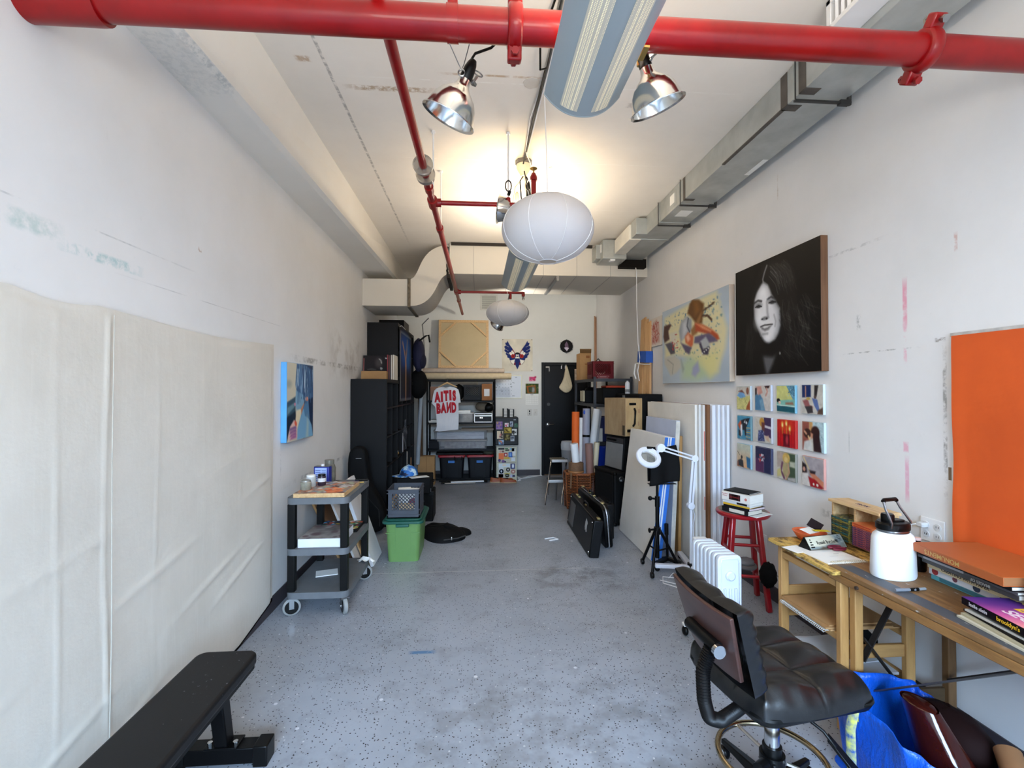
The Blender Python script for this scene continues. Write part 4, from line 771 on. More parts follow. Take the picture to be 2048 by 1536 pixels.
# --- black speaker boxes, cap and paper behind the bin
CABM = pm((17, 17, 19), .7, var=.3, vs=30, bump=.2, bs=120)
t = thing('bass_cabinet', 'lower black speaker box on the floor behind the green bin', 'speaker', (-.75, 5.95, 0)); M().box(-.215, .215, -.17, .17, .005, .36).obj('cabinet', CABM, t, bev=.012); M().box(-.19, .19, -.174, -.17, .03, .34).obj('grille', pm(28, .9, bump=.3, bs=200), t); 
for s in (-1, 1): M().cbox((s * .19, -.16, .34), (.06, .04, .05)).obj('corner_guard', BLACKP, t, bev=.006)
t = thing('amplifier_head_box', 'upper black amplifier box carrying the cap behind the green bin', 'amplifier', (-.76, 5.88, .361)); M().box(-.2, .2, -.2, .2, 0, .19).obj('cabinet', CABM, t, bev=.012); M().box(.2, .203, -.15, .15, .03, .16).obj('front_grille', pm(30, .9), t); M().tube([(.204, -.06, .12), (.225, -.05, .12), (.225, .05, .12), (.204, .06, .12)], .009, 8).obj('handle', BLACKP, t); M().box(.201, .206, -.19, -.17, .02, .06).obj('latch', STEEL, t)
put(M().cbox((-.70, 5.74, .5535), (.22, .11, .003), rz=.45), 'paper_sheet', PAPER, 'white paper sheet lying on the black amplifier below the cap', 'paper')
cv = None
t = thing('baseball_cap', 'blue and white cap resting on the black amplifier box', 'cap', (-.84, 5.86, .5525), R(-60)); CAPM = NT('tie_dye'); f = CAPM.noise(9, 3, .6); c_ = CAPM.mix(CAPM.ramp(f, .46, .52), C(190, 216, 226), C(30, 110, 190)); f = CAPM.noise(7, 3, .6, stretch=(1.3, .8, 1)); CAPM.base(CAPM.mix(CAPM.ramp(f, .58, .62), c_, C(20, 28, 60)))
M().grid(lambda u, v: (.1 * math.cos(2 * PI * u) * math.cos(v * 1.5), .115 * math.sin(2 * PI * u) * math.cos(v * 1.5), .005 + .12 * math.sin(v * 1.5)), 24, 10, True).obj('crown', CAPM.m, t); M().grid(lambda u, v: (.085 * math.cos(PI * u) * (1 + .3 * v), -.06 - (.09 * v) * math.sin(PI * u) - .06 * math.sin(PI * u), .02 - .012 * v - .01 * math.cos(PI * u) ** 2), 16, 4).obj('brim', CAPM.m, t); M().ball((0, 0, .127), .008, 8, 6).obj('button', CAPM.m, t)
# --- soft bag lying on the floor
t = thing('soft_black_bag', 'limp black cloth bag lying on the floor right of the green bin', 'bag', (-.38, 5.25, 0), R(25))
def lump(rx, ry, h, c, n=2.6):
    def fn(u, v):
        a = 2 * PI * u; b = PI / 2 * v; ca, sa = math.cos(a), math.sin(a); q = math.cos(b) ** .5
        e = 2 / n; X_ = abs(ca) ** e * math.copysign(1, ca); Y_ = abs(sa) ** e * math.copysign(1, sa)
        return (c[0] + rx * X_ * q, c[1] + ry * Y_ * q, c[2] + h * math.sin(b) * (1 + .12 * math.sin(4 * X_ + 3 * Y_)))
    return M().grid(fn, 28, 8, True)
lump(.22, .3, .095, (0, 0, .001)).obj('bag_body', BAGM, t); lump(.17, .13, .06, (.14, -.04, .001)).obj('side_pocket', BAGM, t); M().box(-.02, -.012, -.3, -.294, .03, .06).obj('zip_pull', PAPER, t); M().tube([(-.1, -.29, .04), (.05, -.305, .04), (.16, -.26, .04)], .006, 6).obj('zip', pm(50, .5), t); M().tube([(-.12, .1, .09), (0, .02, .105), (.1, .12, .09)], .012, 8, flat=.5).obj('strap', BLACK, t)
# --- flat weight bench
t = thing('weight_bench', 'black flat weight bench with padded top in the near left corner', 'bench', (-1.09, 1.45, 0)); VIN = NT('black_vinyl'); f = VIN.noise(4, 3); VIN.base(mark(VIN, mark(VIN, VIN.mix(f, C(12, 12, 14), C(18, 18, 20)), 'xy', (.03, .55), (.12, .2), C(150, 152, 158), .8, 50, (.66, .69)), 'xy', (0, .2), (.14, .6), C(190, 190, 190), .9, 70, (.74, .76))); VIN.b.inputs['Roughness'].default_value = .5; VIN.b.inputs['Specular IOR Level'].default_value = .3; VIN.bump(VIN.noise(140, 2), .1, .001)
M().rbox(-.13, .128, -.85, .73, .4, .45, .045, 6).obj('pad', VIN.m, t, bev=.014, seg=3); M().rbox(-.122, .12, -.84, .72, .385, .4, .03).obj('pad_base', BLACK, t)
FR = pm((26, 26, 28), .38, .4)
M().box(-.03, .03, -.8, .68, .335, .384).obj('spine_tube', FR, t, bev=.006)
M().hexa([(-.02, .64, .085), (.036, .64, .085), (.036, .7, .085), (-.02, .7, .085), (-.03, .6, .34), (.03, .6, .34), (.03, .66, .34), (-.03, .66, .34)]).obj('front_post', FR, t, bev=.006)
M().box(-.03, .03, -.75, -.69, .08, .34).obj('rear_post', FR, t, bev=.006)
M().box(-.19, .19, .64, .71, .014, .08).obj('front_foot', FR, t, bev=.004); M().box(-.19, .19, -.76, -.69, .014, .08).obj('rear_foot', FR, t, bev=.004)
for s in (-1, 1):
    for y in (.635, -.765): M().box(s * .17 - .03, s * .17 + .03, y, y + .08, 0, .088).obj('end_cap', BLACKP, t, bev=.005)
M().box(-.06, .075, .635, .715, .08, .088).obj('post_plate', FR, t, bev=.002)
for x in (-.045, .06): M().cyl((x, .66, .088), (x, .66, .1), .011, n=6).obj('bolt', CHROME, t)
# ================================================================ back of the room
def at(px, py, Y):      # x and z, at depth Y, of something seen at these picture coordinates
    return ((px - 955) / 940 * Y * 1.002, 1.6 + (780 - py) / 940 * Y)
def slab(name, label, cat, px0, px1, py0, py1, Y, T, mat, bev=.004, grp=None, top=True):
    x0, z1 = at(px0, py0, Y); x1, z0 = at(px1, py1, Y); o = M().box(x0, x1, Y, Y + T, z0, z1).obj(name, mat, bev=bev); return tag(o, label, cat, grp)
# --- black wire rack
RX0, RX1, RY0, RY1 = -.865, .30, 8.2, 8.66
t = thing('storage_rack', 'tall black metal storage rack against the back wall under the fabric rolls', 'rack', (-.28, 8.43, 0)); RKM = pm((20, 20, 22), .45, .4)
for x in (RX0, RX1):
    for y in (RY0, RY1): wobj(M().cyl((x, y, .0), (x, y, 1.79), .015, n=12), 'post', RKM, t)
RZ = (.055, .555, 1.02, 1.40, 1.765)
for z in RZ:
    m = M()
    for y in (RY0, RY1): m.beam((RX0, y, z), (RX1, y, z), .012, .03)
    for x in (RX0, RX1): m.beam((x, RY0, z), (x, RY1, z), .012, .03)
    for i in range(1, 14): y = RY0 + (RY1 - RY0) * i / 14; m.beam((RX0, y, z + .008), (RX1, y, z + .008), .005, .005)
    wobj(m, 'wire_shelf', RKM, t)
# fabric rolls on the rack
for (x0, x1, y, z, r, c, lab) in [(-1.03, .59, 8.23, 1.84, .056, (196, 178, 146), 'thick beige fabric roll, lowest and front on the rack top'), (-.95, .47, 8.30, 1.937, .042, (188, 172, 156), 'pinkish speckled fabric roll lying on the thick beige roll'), (-.93, .33, 8.355, 1.83, .05, (170, 158, 144), 'dull fabric roll at the back of the rack top'), (-.90, .38, 8.40, 1.955, .036, (178, 164, 150), 'thin topmost fabric roll below the bare stretcher frame')]:
    t = thing('fabric_roll', lab, 'roll', (x0, y, z), group='fabric rolls on the rack')
    m = M().cyl((x0, y, z), (x1, y, z), r, n=26); wobj(m, 'fabric', pm(c, .9, var=.16, vs=18), t); wobj(M().lathe([(r * .35, 0), (r * .42, .004)], n=16, mat=Matrix.Translation((x1, y, z)) @ Matrix.Rotation(PI / 2, 4, 'Y')), 'core', pm((110, 90, 70), .9), t)
# bare stretched canvas seen from behind
t = thing('stretcher_frame', 'large canvas turned around showing its wooden stretcher with corner braces', 'canvas', (-.25, 8.47, 1.995), rot=(R(-6), 0, 0)); S = .45
M().box(-S, S, .02, .03, 0, .88).obj('canvas_back', pm((190, 172, 136), .9, var=.08, vs=3), t)
m = M().box(-S, -S + .045, 0, .022, 0, .88).box(S - .045, S, 0, .022, 0, .88).box(-S + .045, S - .045, 0, .022, 0, .045).box(-S + .045, S - .045, 0, .022, .835, .88); m.obj('stretcher_bar', PINE, t, bev=.002)
for sx in (-1, 1):
    for z0, z1 in ((.03, .3), (.85, .58)): M().beam((sx * (S - .32), .004, z0), (sx * (S - .03), .004, z1), .03, .045, up=(0, 1, 0)).obj('corner_brace', PINE, t)
put(M().box(-.705, -.6, 8.64, 8.66, 1.78, 2.80), 'dark_canvas', pm((64, 40, 34), .7), 'dark reddish canvas edge peeking out behind the bare stretcher frame', 'canvas')
# T-shirt on a hanger
Y = 8.13; Z0 = lambda p: at(840 + p[0] / 9.6, 740 + p[1] / 9.6, Y)
out = [Z0(p) for p in [(440, 318), (500, 345), (570, 316), (690, 340), (740, 375), (768, 480), (785, 622), (740, 632), (742, 690), (748, 900), (742, 1138), (600, 1150), (380, 1172), (305, 1158), (335, 1080), (325, 900), (305, 700), (288, 690), (240, 642), (262, 480), (285, 395), (330, 352)]]
t = thing('t_shirt', 'white T-shirt with big red lettering hanging in front of the rack', 'shirt', (-.55, Y, 1.0))
def cloth_poly(out, Y, amp, n=60):
    xs = [p[0] for p in out]; zs = [p[1] for p in out]; x0, x1, z0, z1 = min(xs), max(xs), min(zs), max(zs); m = M()
    ff = lambda x, z: Y - amp - amp * math.sin((x - x0) * 42 + z * 5) * max(0, (z1 - z) / (z1 - z0)) * .8 - amp * .4 * math.sin(z * 26 + x * 13)
    m.prism(out, Y, Y + .012, 'xz'); return m, ff
m, ff = cloth_poly(out, Y, .006); TEE = NT('tee_cotton'); TEE.base(TEE.mix(TEE.ramp(TEE.noise(3, 3), .4, .7), C(224, 226, 230), C(208, 212, 220))); TEE.b.inputs['Roughness'].default_value = .9; TEE.bump(TEE.noise(9, 3, .5, stretch=(1.6, 1, .4)), .5, .02)
fixn(wobj(m, 'shirt_body', TEE.m, t)); x_, z_ = Z0((500, 332)); wobj(M().tube([(x_ + .055 * math.cos(a), Y - .004, z_ + .012 + .028 * math.sin(a)) for a in [PI + PI * i / 10 for i in range(11)]], .006, 6), 'collar', pm((214, 214, 214), .9), t)
RDL = pm((186, 22, 40), .8)
for (ch, x, z, sx, fl, rot) in [('A', 345, 552, .95, 0, -2), ('I', 430, 545, 1.2, 0, -2), ('T', 510, 525, .95, 0, -2), ('I', 590, 515, 1.2, 0, -2), ('S', 662, 522, .9, 0, -2), ('B', 365, 742, .95, 0, -2), ('A', 460, 730, .9, 0, -2), ('N', 562, 722, .78, 1, -2), ('D', 655, 722, .85, 0, -2)]:
    px, pz = Z0((x, z)); text('lettering', ch, .218, RDL, t, (px + .55, -.004, pz - 1.0 + (.02 if z < 600 else -.004)), (PI / 2, R(rot), 0), .001, .017, sx=sx * .57, flip=bool(fl))
hg = thing('coat_hanger', 'pale wooden coat hanger holding the white T-shirt', 'hanger', (-.52, Y + .006, 1.70)); M().tube([(-.16, .004, -.06), (-.07, .002, -.008), (0, 0, .022), (.07, .002, -.008), (.17, .004, -.05)], [.008, .013, .018, .013, .008], 10).obj('arm', PINE, hg); M().tube([(0, 0, .03), (0, 0, .06), (.02, .02, .09), (.0, .055, .105), (-.012, .075, .09)], .003, 6).obj('hook', STEEL, hg)
# contents of the rack
milk_crate('milk_crate', 'black milk crate on the top level of the storage rack', (-.09, 8.4, 1.418), 0, pm((34, 36, 40), .5), .31, .31, .27)
t = thing('cardboard_box', 'brown cardboard box with white label right of the black crate on the rack', 'box', (.165, 8.36, 1.418)); M().box(-.09, .09, -.12, .18, 0, .29).obj('carton', pm((140, 92, 54), .85), t, bev=.004); M().box(-.05, .045, -.1215, -.12, .075, .2).obj('label', pm((206, 208, 210), .6), t, label='white paper label')
put(M().box(-.82, -.6, 8.25, 8.5, 1.418, 1.66), 'cardboard_box', pm((150, 110, 90), .8), 'dull brown box behind the left shoulder of the T-shirt', 'box', bev=.005)
put(M().ball((-.33, 8.4, 1.56), (.1, .12, .14), 14, 10, .08), 'black_bag', BAGM, 'black cloth bundle between the T-shirt and the black crate', 'bag')
t = thing('shoulder_bag', 'tan and black bag on the right of the middle rack level', 'bag', (.1, 8.42, 1.036)); M().ball((-.01, .08, .27), (.13, .1, .09), 14, 10, .05).obj('bag', pm((120, 108, 92), .9), t); M().ball((.1, .06, .25), (.1, .1, .08), 14, 10, .05).obj('flap', BLACK, t); 
t = thing('equipment_case', 'small black case with silver edges on the rack', 'case', (.10, 8.24, 1.0365)); M().box(-.155, .155, -.01, .3, 0, .155).obj('shell', BLACKM, t)
m = M()
for z in (.005, .15): m.box(-.158, .158, -.014, -.008, z - .008, z + .006)
for x in (-.152, .152): m.box(x - .007, x + .007, -.014, -.008, 0, .155)
m.box(-.145, .145, -.013, -.009, .104, .124); m.obj('silver_edge', pm(226, .3, .2), t, bev=.002, label='silver aluminium edging')
for x in (-.05, -.02): M().box(x - .01, x + .01, -.018, -.01, .07, .09).obj('latch', CHROME, t)
t = thing('clear_bin', 'small clear plastic bin with white lid next to the silver edged case', 'bin', (-.21, 8.26, 1.0365)); CLR = pm((150, 152, 154), .12, var=.35, vs=14, alpha=.72)
M().rbox(-.14, .14, -.02, .28, 0, .15, .03).obj('tub', CLR, t); M().box(-.15, .15, -.03, .29, .15, .165).obj('lid', WHITEP, t, bev=.004); M().ball((0, .1, .065), (.11, .1, .06), 14, 10, .15).obj('contents', pm((90, 92, 94), .4, var=.5, vs=20), t)
put(M().box(-.34, -.12, 8.25, 8.4, 1.203, 1.245), 'white_carton', PAPER, 'flat white carton lying on the clear bin', 'box', bev=.003)
put(M().box(-.84, -.62, 8.21, 8.5, 1.036, 1.065).box(-.8, -.6, 8.2, 8.4, 1.066, 1.085), 'paper_stack', pm((206, 204, 196), .7), 'stack of pale papers left of the T-shirt on the rack', 'papers')
def tote(label, px0, px1, py0, py1, Y, z0, z1):
    x0, x1 = at(px0, 0, Y)[0], at(px1, 0, Y)[0]; t = thing('clear_tote', label, 'bin', ((x0 + x1) / 2, Y, z0)); w_ = (x1 - x0) / 2; h = z1 - z0
    M().rbox(-w_ * .96, w_ * .96, 0, .38, 0, h * .86, .04, top=1.03).obj('tub', pm((170, 172, 178), .12, var=.2, vs=10, alpha=.4), t); M().rbox(-w_, w_, -.02, .4, h * .86, h, .04).obj('lid', pm((176, 172, 168), .2, var=.2, alpha=.6), t); return t, w_, h
t, w_, h = tote('upper clear tote filled with white sheets on the rack', 868, 975, 0, 0, 8.23, .736, .9); M().cbox((0, .17, h * .42), (w_ * 1.75, .3, h * .7)).obj('contents', NTC := pm((206, 210, 220), .5, var=.3, vs=6, stretch=(1, 1, 6), bump=.6, bs=12), t)
t, w_, h = tote('lower clear tote with crumpled contents on the rack', 875, 975, 0, 0, 8.23, .572, .733); M().cbox((.04, .17, h * .42), (w_ * 1.6, .3, h * .65)).obj('contents', pm((150, 146, 146), .5, var=.6, vs=22, bump=.6, bs=30), t)
put(M().cbox((.0, 8.3, .918), (.56, .3, .03)), 'flat_carton', pm((120, 110, 100), .8), 'flat grey-brown carton lying on the upper clear tote', 'box', bev=.003)
for i, (xc, lab) in enumerate(((-.445, 'left black tote with red lid on the rack bottom'), (.045, 'right black tote with red lid on the rack bottom'))):
    t = thing('black_tote', lab, 'storage bin', (xc, 8.4, .072), group='black totes with red lids'); TM = pm((26, 28, 34), .45)
    M().rbox(-.19, .19, -.17, .17, 0, .36, .035, top=1.14).obj('tub', TM, t, ang=30); M().rbox(-.235, .235, -.215, .215, .36, .398, .04).obj('lid', pm((150, 30, 38), .4), t, bev=.006)
    for x in (-.12, .12): M().hexa([(x - .02, -.185, .01), (x + .02, -.185, .01), (x + .02, -.165, .01), (x - .02, -.165, .01), (x * 1.1 - .02, -.21, .33), (x * 1.1 + .02, -.21, .33), (x * 1.1 + .02, -.18, .33), (x * 1.1 - .02, -.18, .33)]).obj('rib', TM, t)
    M().box(-.06, .05, -.204, -.196, .265, .305).obj('blue_tape_label', pm((50, 116, 190), .6), t, label='blue tape label')
    if i == 0: M().tube([(.05, -.215, .375), (.06, -.235, .32), (.17, -.235, .32), (.18, -.215, .375)], .01, 8).obj('handle', TM, t)
put(M().box(-.72, .1, 8.22, 8.6, .472, .51), 'black_folding_case', BLACKM, 'flat black case lying on the lids of the black totes', 'case', bev=.01)
put(M().ball((.19, 8.26, .505), (.1, .06, .035), 14, 8, .2), 'camouflage_cap', pm((70, 74, 58), .9, var=.6, vs=26), 'green camouflage cap lying on the right red lid', 'cap')
t = thing('cardboard_box', 'plain brown cardboard box on the floor left of the black totes', 'box', (-.86, 8.02, 0)); M().box(-.14, .14, 0, .17, 0, .48).obj('carton', CARD, t, bev=.005); M().box(-.004, .004, -.001, 0, 0, .48).obj('seam', pm((130, 96, 60), .9), t)
put(M().box(-.84, -.66, 8.24, 8.5, .572, .72).box(-.84, -.66, 8.23, 8.24, .58, .7), 'tool_box', pm((22, 24, 34), .6), 'dark toolbox with red latches left of the clear totes', 'toolbox', bev=.008)
put(M().cyl((-1.0, 8.0, .35), (-.955, 8.08, 1.52), .035, n=20), 'cardboard_tube', pm((148, 156, 164), .6), 'long pale grey tube standing between the shelf and the rack', 'tube')
put(M().box(-1.035, -.955, 8.28, 8.36, 0, 1.6), 'wood_offcut', pm((90, 62, 34), .8, var=.4, vs=20), 'dark wooden offcut standing behind the pale grey tube', 'wood')
t = thing('light_stand', 'folded light stand with white leg lying on the floor before the rack', 'stand', (-.25, 8.07, 0)); M().cyl((-.2, 0, .03), (.36, .04, .035), .014, n=10).obj('white_tube', WHITEP, t); M().cyl((-.4, .03, .045), (.3, .06, .05), .011, n=8).cyl((-.36, -.02, .02), (-.2, 0, .03), .017, n=8).cyl((.36, .04, .035), (.42, .05, .03), .02, n=8).obj('leg', BLACKP, t); M().cyl((-.3, -.045, .016), (.22, -.01, .016), .012, n=8).obj('lower_leg', STEEL, t)
def shoe(label, x, y, rz):
    t = thing('loafer', label, 'shoe', (x, y, 0), rz, 'brown loafers'); LE = pm((150, 74, 36), .5, var=.25)
    def fn(u, v):
        a = 2 * PI * u; L = .145; w_ = .045 * (1 - .18 * math.cos(a)); xx = L * math.cos(a); hh = .055 + .02 * (-math.cos(a)); q = 1 - .45 * v * v
        return (xx * (1 - .1 * v), w_ * math.sin(a) * q, .016 + hh * v)
    M().grid(fn, 28, 6, True).obj('upper', LE, t); M().lathe([(.9, 0), (1.03, .002), (1.03, .018), (.9, .02)], n=28, sx=.145, sy=.047).obj('sole', pm((176, 150, 116), .7), t); M().ball((-.05, 0, .075), (.07, .026, .012), 14, 8).obj('opening', BLACK, t); M().ball((.035, 0, .066), (.05, .034, .018), 12, 8).obj('vamp', LE, t)
shoe('brown loafer nearer the cream cabinet, pointing right', .53, 8.10, R(-6)); shoe('brown loafer half behind the other, nearer the rack', .36, 8.16, R(4))
# --- cream cabinet with stickers and the black mini fridge on it
t = thing('sticker_cabinet', 'small cream metal cabinet covered with stickers under the black fridge', 'cabinet', (.51, 8.25, 0)); CRM = pm((196, 194, 172), .5)
M().box(-.18, .18, 0, .35, .0, .61).obj('body', CRM, t, bev=.004); M().box(-.165, .165, -.006, 0, .04, .585).obj('door', CRM, t, bev=.003); M().box(-.165, .165, -.0075, -.006, .325, .331).obj('drawer_gap', pm(110, .7), t)
zc = lambda a, b: ((990 + a / 9.04 - 955) / 940 * 8.24 - .51, 1.6 + (780 - (800 + b / 9.04)) / 940 * 8.24)
def stick(a0, a1, b0, b1, c, rnd=False, T=.0012, name='sticker'):
    x0, z1 = zc(a0, b0); x1, z0 = zc(a1, b1)
    if rnd: m = M().lathe([(.001, 0), (1, 0), (1, T)], n=20, sx=(x1 - x0) / 2, sy=(z1 - z0) / 2, mat=Matrix.Rotation(PI / 2, 4, 'X')); m.xf(Matrix.Translation(((x0 + x1) / 2, -.0061, (z0 + z1) / 2)))
    else: m = M().box(x0, x1, -.0061 - T, -.0061, z0, z1)
    return m.obj(name, pm(c, .6, var=.0), t)
for s_ in [(60, 170, 865, 900, (50, 50, 50)), (180, 235, 868, 888, (60, 120, 70)), (185, 258, 896, 916, (30, 30, 30)), (78, 118, 912, 948, (206, 150, 140), 1), (124, 164, 912, 948, (120, 80, 80), 1), (310, 372, 880, 1010, (222, 224, 222)), (302, 350, 872, 930, (30, 34, 44)), (270, 300, 870, 900, (110, 170, 210)), (65, 160, 960, 1075, (232, 116, 62)), (163, 226, 955, 1026, (170, 40, 44)), (245, 316, 945, 1036, (40, 90, 180)), (165, 265, 1030, 1068, (206, 170, 60)), (295, 365, 1040, 1108, (216, 222, 228)), (56, 106, 1066, 1120, (80, 60, 120), 1), (118, 176, 1082, 1138, (110, 80, 140), 1), (160, 202, 1098, 1136, (60, 44, 84), 1), (65, 270, 1150, 1216, (210, 222, 230)), (280, 362, 1150, 1245, (36, 44, 110)), (66, 156, 1216, 1400, (206, 212, 214)), (75, 155, 1245, 1330, (84, 150, 196), 1), (200, 272, 1222, 1296, (34, 36, 38), 1), (286, 372, 1255, 1336, (170, 120, 110), 1), (62, 150, 1338, 1398, (200, 120, 116)), (182, 258, 1330, 1400, (40, 44, 40), 1), (172, 270, 1325, 1342, (206, 190, 70)), (275, 318, 1345, 1398, (190, 190, 220), 1), (312, 362, 1355, 1392, (40, 44, 90))]: stick(*s_)
for s_ in [(180, 210, 972, 1008, (230, 226, 222), 1, .002), (222, 250, 1242, 1274, (226, 226, 226), 1, .002), (230, 242, 1252, 1266, (20, 20, 20), 1, .0025), (312, 346, 1282, 1310, (222, 200, 190), 1, .002), (305, 345, 1165, 1225, (214, 224, 236), 0, .002), (195, 245, 1350, 1375, (120, 130, 120), 1, .002), (130, 205, 1160, 1195, (232, 214, 190), 1, .002), (100, 130, 1265, 1310, (180, 206, 226), 1, .002), (262, 298, 962, 1018, (110, 160, 220), 0, .002)]: stick(*s_)
t = thing('mini_fridge', 'black mini fridge with photos on its door, on the cream cabinet', 'fridge', (.51, 8.24, .618)); M().box(-.205, .205, .02, .42, .012, .50).obj('body', BLACKM, t, bev=.006); M().box(-.205, .205, -.03, .018, .02, .50).obj('door', pm((24, 24, 27), .35), t, bev=.01); M().box(-.205, .19, -.02, .3, 0, .012).obj('base_tray', pm(170, .4), t); M().box(.12, .16, -.032, -.03, .455, .466).obj('badge', pm(150, .4, .6), t)
zp = lambda a, b: ((990 + a / 9.04 - 955) / 940 * 8.21, 1.6 + (780 - (800 + b / 9.04)) / 940 * 8.21)
PH = [((20, 135, 390, 530), 'large purple and yellow picture at the top left of the fridge door', [(150, 120, 170), (180, 150, 110), (100, 76, 150)]), ((175, 245, 415, 485), 'white square card with pink print on the fridge door', [(226, 222, 226), (206, 80, 110)]), ((270, 325, 390, 480), 'narrow pale strip photo near the fridge door top', [(190, 200, 214), (80, 90, 110)]), ((352, 410, 425, 497), 'small green card at the right of the fridge door', [(90, 130, 110), (60, 90, 76)]), ((163, 300, 495, 602), 'golden landscape photo in the middle of the fridge door', [(150, 130, 50), (200, 180, 100), (80, 70, 30)]), ((305, 395, 525, 635), 'instant photo of dark figures with white border on the fridge', [(214, 216, 214), (50, 50, 52), (30, 30, 30)]), ((35, 147, 560, 700), 'cream postcard with pink flowers at the left of the fridge door', [(222, 206, 180), (40, 40, 40), (196, 120, 120)]), ((165, 272, 620, 732), 'dark olive photo below the golden landscape on the fridge', [(60, 54, 28), (150, 140, 90)]), ((280, 350, 650, 745), 'small grey photo at the lower right of the fridge door', [(176, 184, 194), (70, 76, 90)]), ((65, 160, 720, 805), 'blue and orange photo at the bottom left of the fridge door', [(150, 180, 210), (60, 80, 120), (200, 120, 80)])]
for i, ((a0, a1, b0, b1), lab, cs) in enumerate(PH):
    x0, z1 = zp(a0, b0); x1, z0 = zp(a1, b1); cv = Cv(12, 12, cs[0]).dabs(9, cs[1:], (.15, .15, .85, .85), (.08, .2), 20 + i)
    t = thing('photo', lab, 'photo', (x0, 8.2092, z0), group='photos on the fridge'); painted(cv, 'print', PRINT, t, x1 - x0, z1 - z0)
for (a0, a1, lab) in ((150, 250, 'white-fronted black wire holder on the fridge, left one'), (258, 360, 'black zigzag wire holder on the fridge, right one')):
    x0, x1 = zp(a0, 0)[0], zp(a1, 0)[0]; t = thing('wire_letter_holder', lab, 'holder', ((x0 + x1) / 2, 8.42, 1.1185)); w_ = (x1 - x0) / 2; hh = .15 if a0 < 200 else .135
    M().box(-w_, -w_ + .02, -.06, .06, 0, hh).box(w_ - .02, w_, -.06, .06, 0, hh).obj('side', BLACK, t); M().box(-w_ + .02, w_ - .02, -.02, .0, 0, hh * .95).obj('cards', PAPER, t)
    m = M()
    for i in range(5): m.box(-w_ + .02, w_ - .02, -.062, -.058, .02 + i * .026, .024 + i * .026)
    m.obj('wire', BLACK, t)
tag(M().tube([(.70, 8.6, .03), (.78, 8.45, .008), (.9, 8.5, .008), (1.05, 8.62, .008), (1.15, 8.7, .008)], .008, 6).tube([(.72, 8.4, .03), (.76, 8.3, .008), (.71, 8.26, .008), (.74, 8.36, .008), (.95, 8.66, .008), (1.2, 8.72, .008)], .008, 6).obj('white_cable', WHITEP), 'white cables lying on the floor beside the cream cabinet', 'cord')
# --- things on the back wall
YW = YB - .001
t = thing('whiteboard', 'white dry-erase calendar board with pale frame beside the rack', 'whiteboard', (.30, YW, 1.455)); M().box(-.3, .515, -.012, 0, 0, .405).obj('board', pm((196, 200, 208), .25, var=.03), t)
m = M().box(-.3, .515, -.017, 0, -.012, 0).box(-.3, .515, -.017, 0, .405, .417).box(.515, .527, -.017, 0, -.012, .417).box(-.312, -.3, -.017, 0, -.012, .417); m.obj('frame', pm((206, 200, 166), .4, .3), t)
m = M(); r_ = random.Random(3)
for i in range(8):
    for j in range(5): m.cbox((-.05 + i * .055, -.0125, .07 + j * .062), (.012, .001, .006))
m.cbox((.265, -.0125, .345), (.06, .001, .01)).cbox((.42, -.0125, .385), (.035, .001, .008)).cbox((.37, -.0125, .035), (.05, .001, .007))
for x, z in ((.03, .13), (.04, .19), (.1, .2), (.15, .13), (.06, .22), (.31, .26), (.37, .28), (.33, .22), (.02, .27)):
    for q in range(4): m.cbox((x + r_.uniform(-.015, .015), -.0125, z + r_.uniform(-.016, .016)), (.02, .001, .004), ry=r_.uniform(-.8, .8))
m.obj('marker_writing', pm((40, 42, 48), .6), t)
cv = Cv(100, 106, (214, 208, 192)).noise(.05, 5, 2); NAVY = (26, 42, 104); RED_ = (176, 40, 30)
def mir(P): return [(1 - x, y) for x, y in P]
for F in (lambda P: P, mir):
    cv.poly(F([(.175, .055), (.155, .11), (.1, .12), (.125, .2), (.07, .24), (.1, .3), (.075, .36), (.13, .42), (.12, .47), (.17, .52), (.17, .57), (.24, .6), (.25, .65), (.33, .67), (.42, .63), (.44, .5), (.38, .44), (.34, .3), (.24, .17)]), NAVY, .006)
    cv.poly(F([(.34, .3), (.44, .46), (.40, .5), (.33, .38)]), (120, 30, 40), .006); cv.ell(*F([(.36, .525)])[0], .065, .065, RED_, soft=.08).ell(*F([(.36, .525)])[0], .03, .03, (120, 26, 24), soft=.1)
    for p in ((.29, .47), (.33, .39), (.37, .44), (.27, .44)): cv.ell(*F([p])[0], .035, .033, (230, 226, 216), soft=.1)
    cv.line(F([(.3, .46), (.36, .41)]), .025, (230, 226, 216), .2)
    cv.poly(F([(.28, .66), (.44, .63), (.47, .68), (.4, .75), (.36, .79), (.31, .74)]), (236, 232, 222), .006); cv.line(F([(.26, .67), (.3, .74), (.36, .79)]), .005, (60, 50, 60), .3)
    for p in ((.12, .2), (.1, .31), (.13, .42)): cv.line(F([p, (p[0] + .1, p[1] + .05)]), .005, (214, 208, 192), .3, .8)
cv.poly([(.43, .6), (.57, .6), (.6, .72), (.55, .84), (.5, .94), (.45, .84), (.4, .72)], NAVY, .006).poly([(.38, .77), (.44, .7), (.44, .8), (.4, .81)], (110, 24, 50), .006).poly([(.62, .77), (.56, .7), (.56, .8), (.6, .81)], (110, 24, 50), .006)
cv.ell(.5, .5, .085, .08, NAVY, soft=.06).ell(.5, .455, .07, .04, (20, 20, 28), soft=.08).ell(.475, .5, .026, .024, (236, 232, 226), soft=.1).ell(.525, .5, .026, .024, (236, 232, 226), soft=.1).ell(.5, .555, .05, .03, (236, 232, 226), soft=.1).poly([(.46, .52), (.54, .52), (.5, .56)], (20, 20, 28), .006)
t = thing('wing_banner', 'cream banner with navy winged bird emblem and red wheels on the back wall', 'banner', (.457, YW, 1.95))
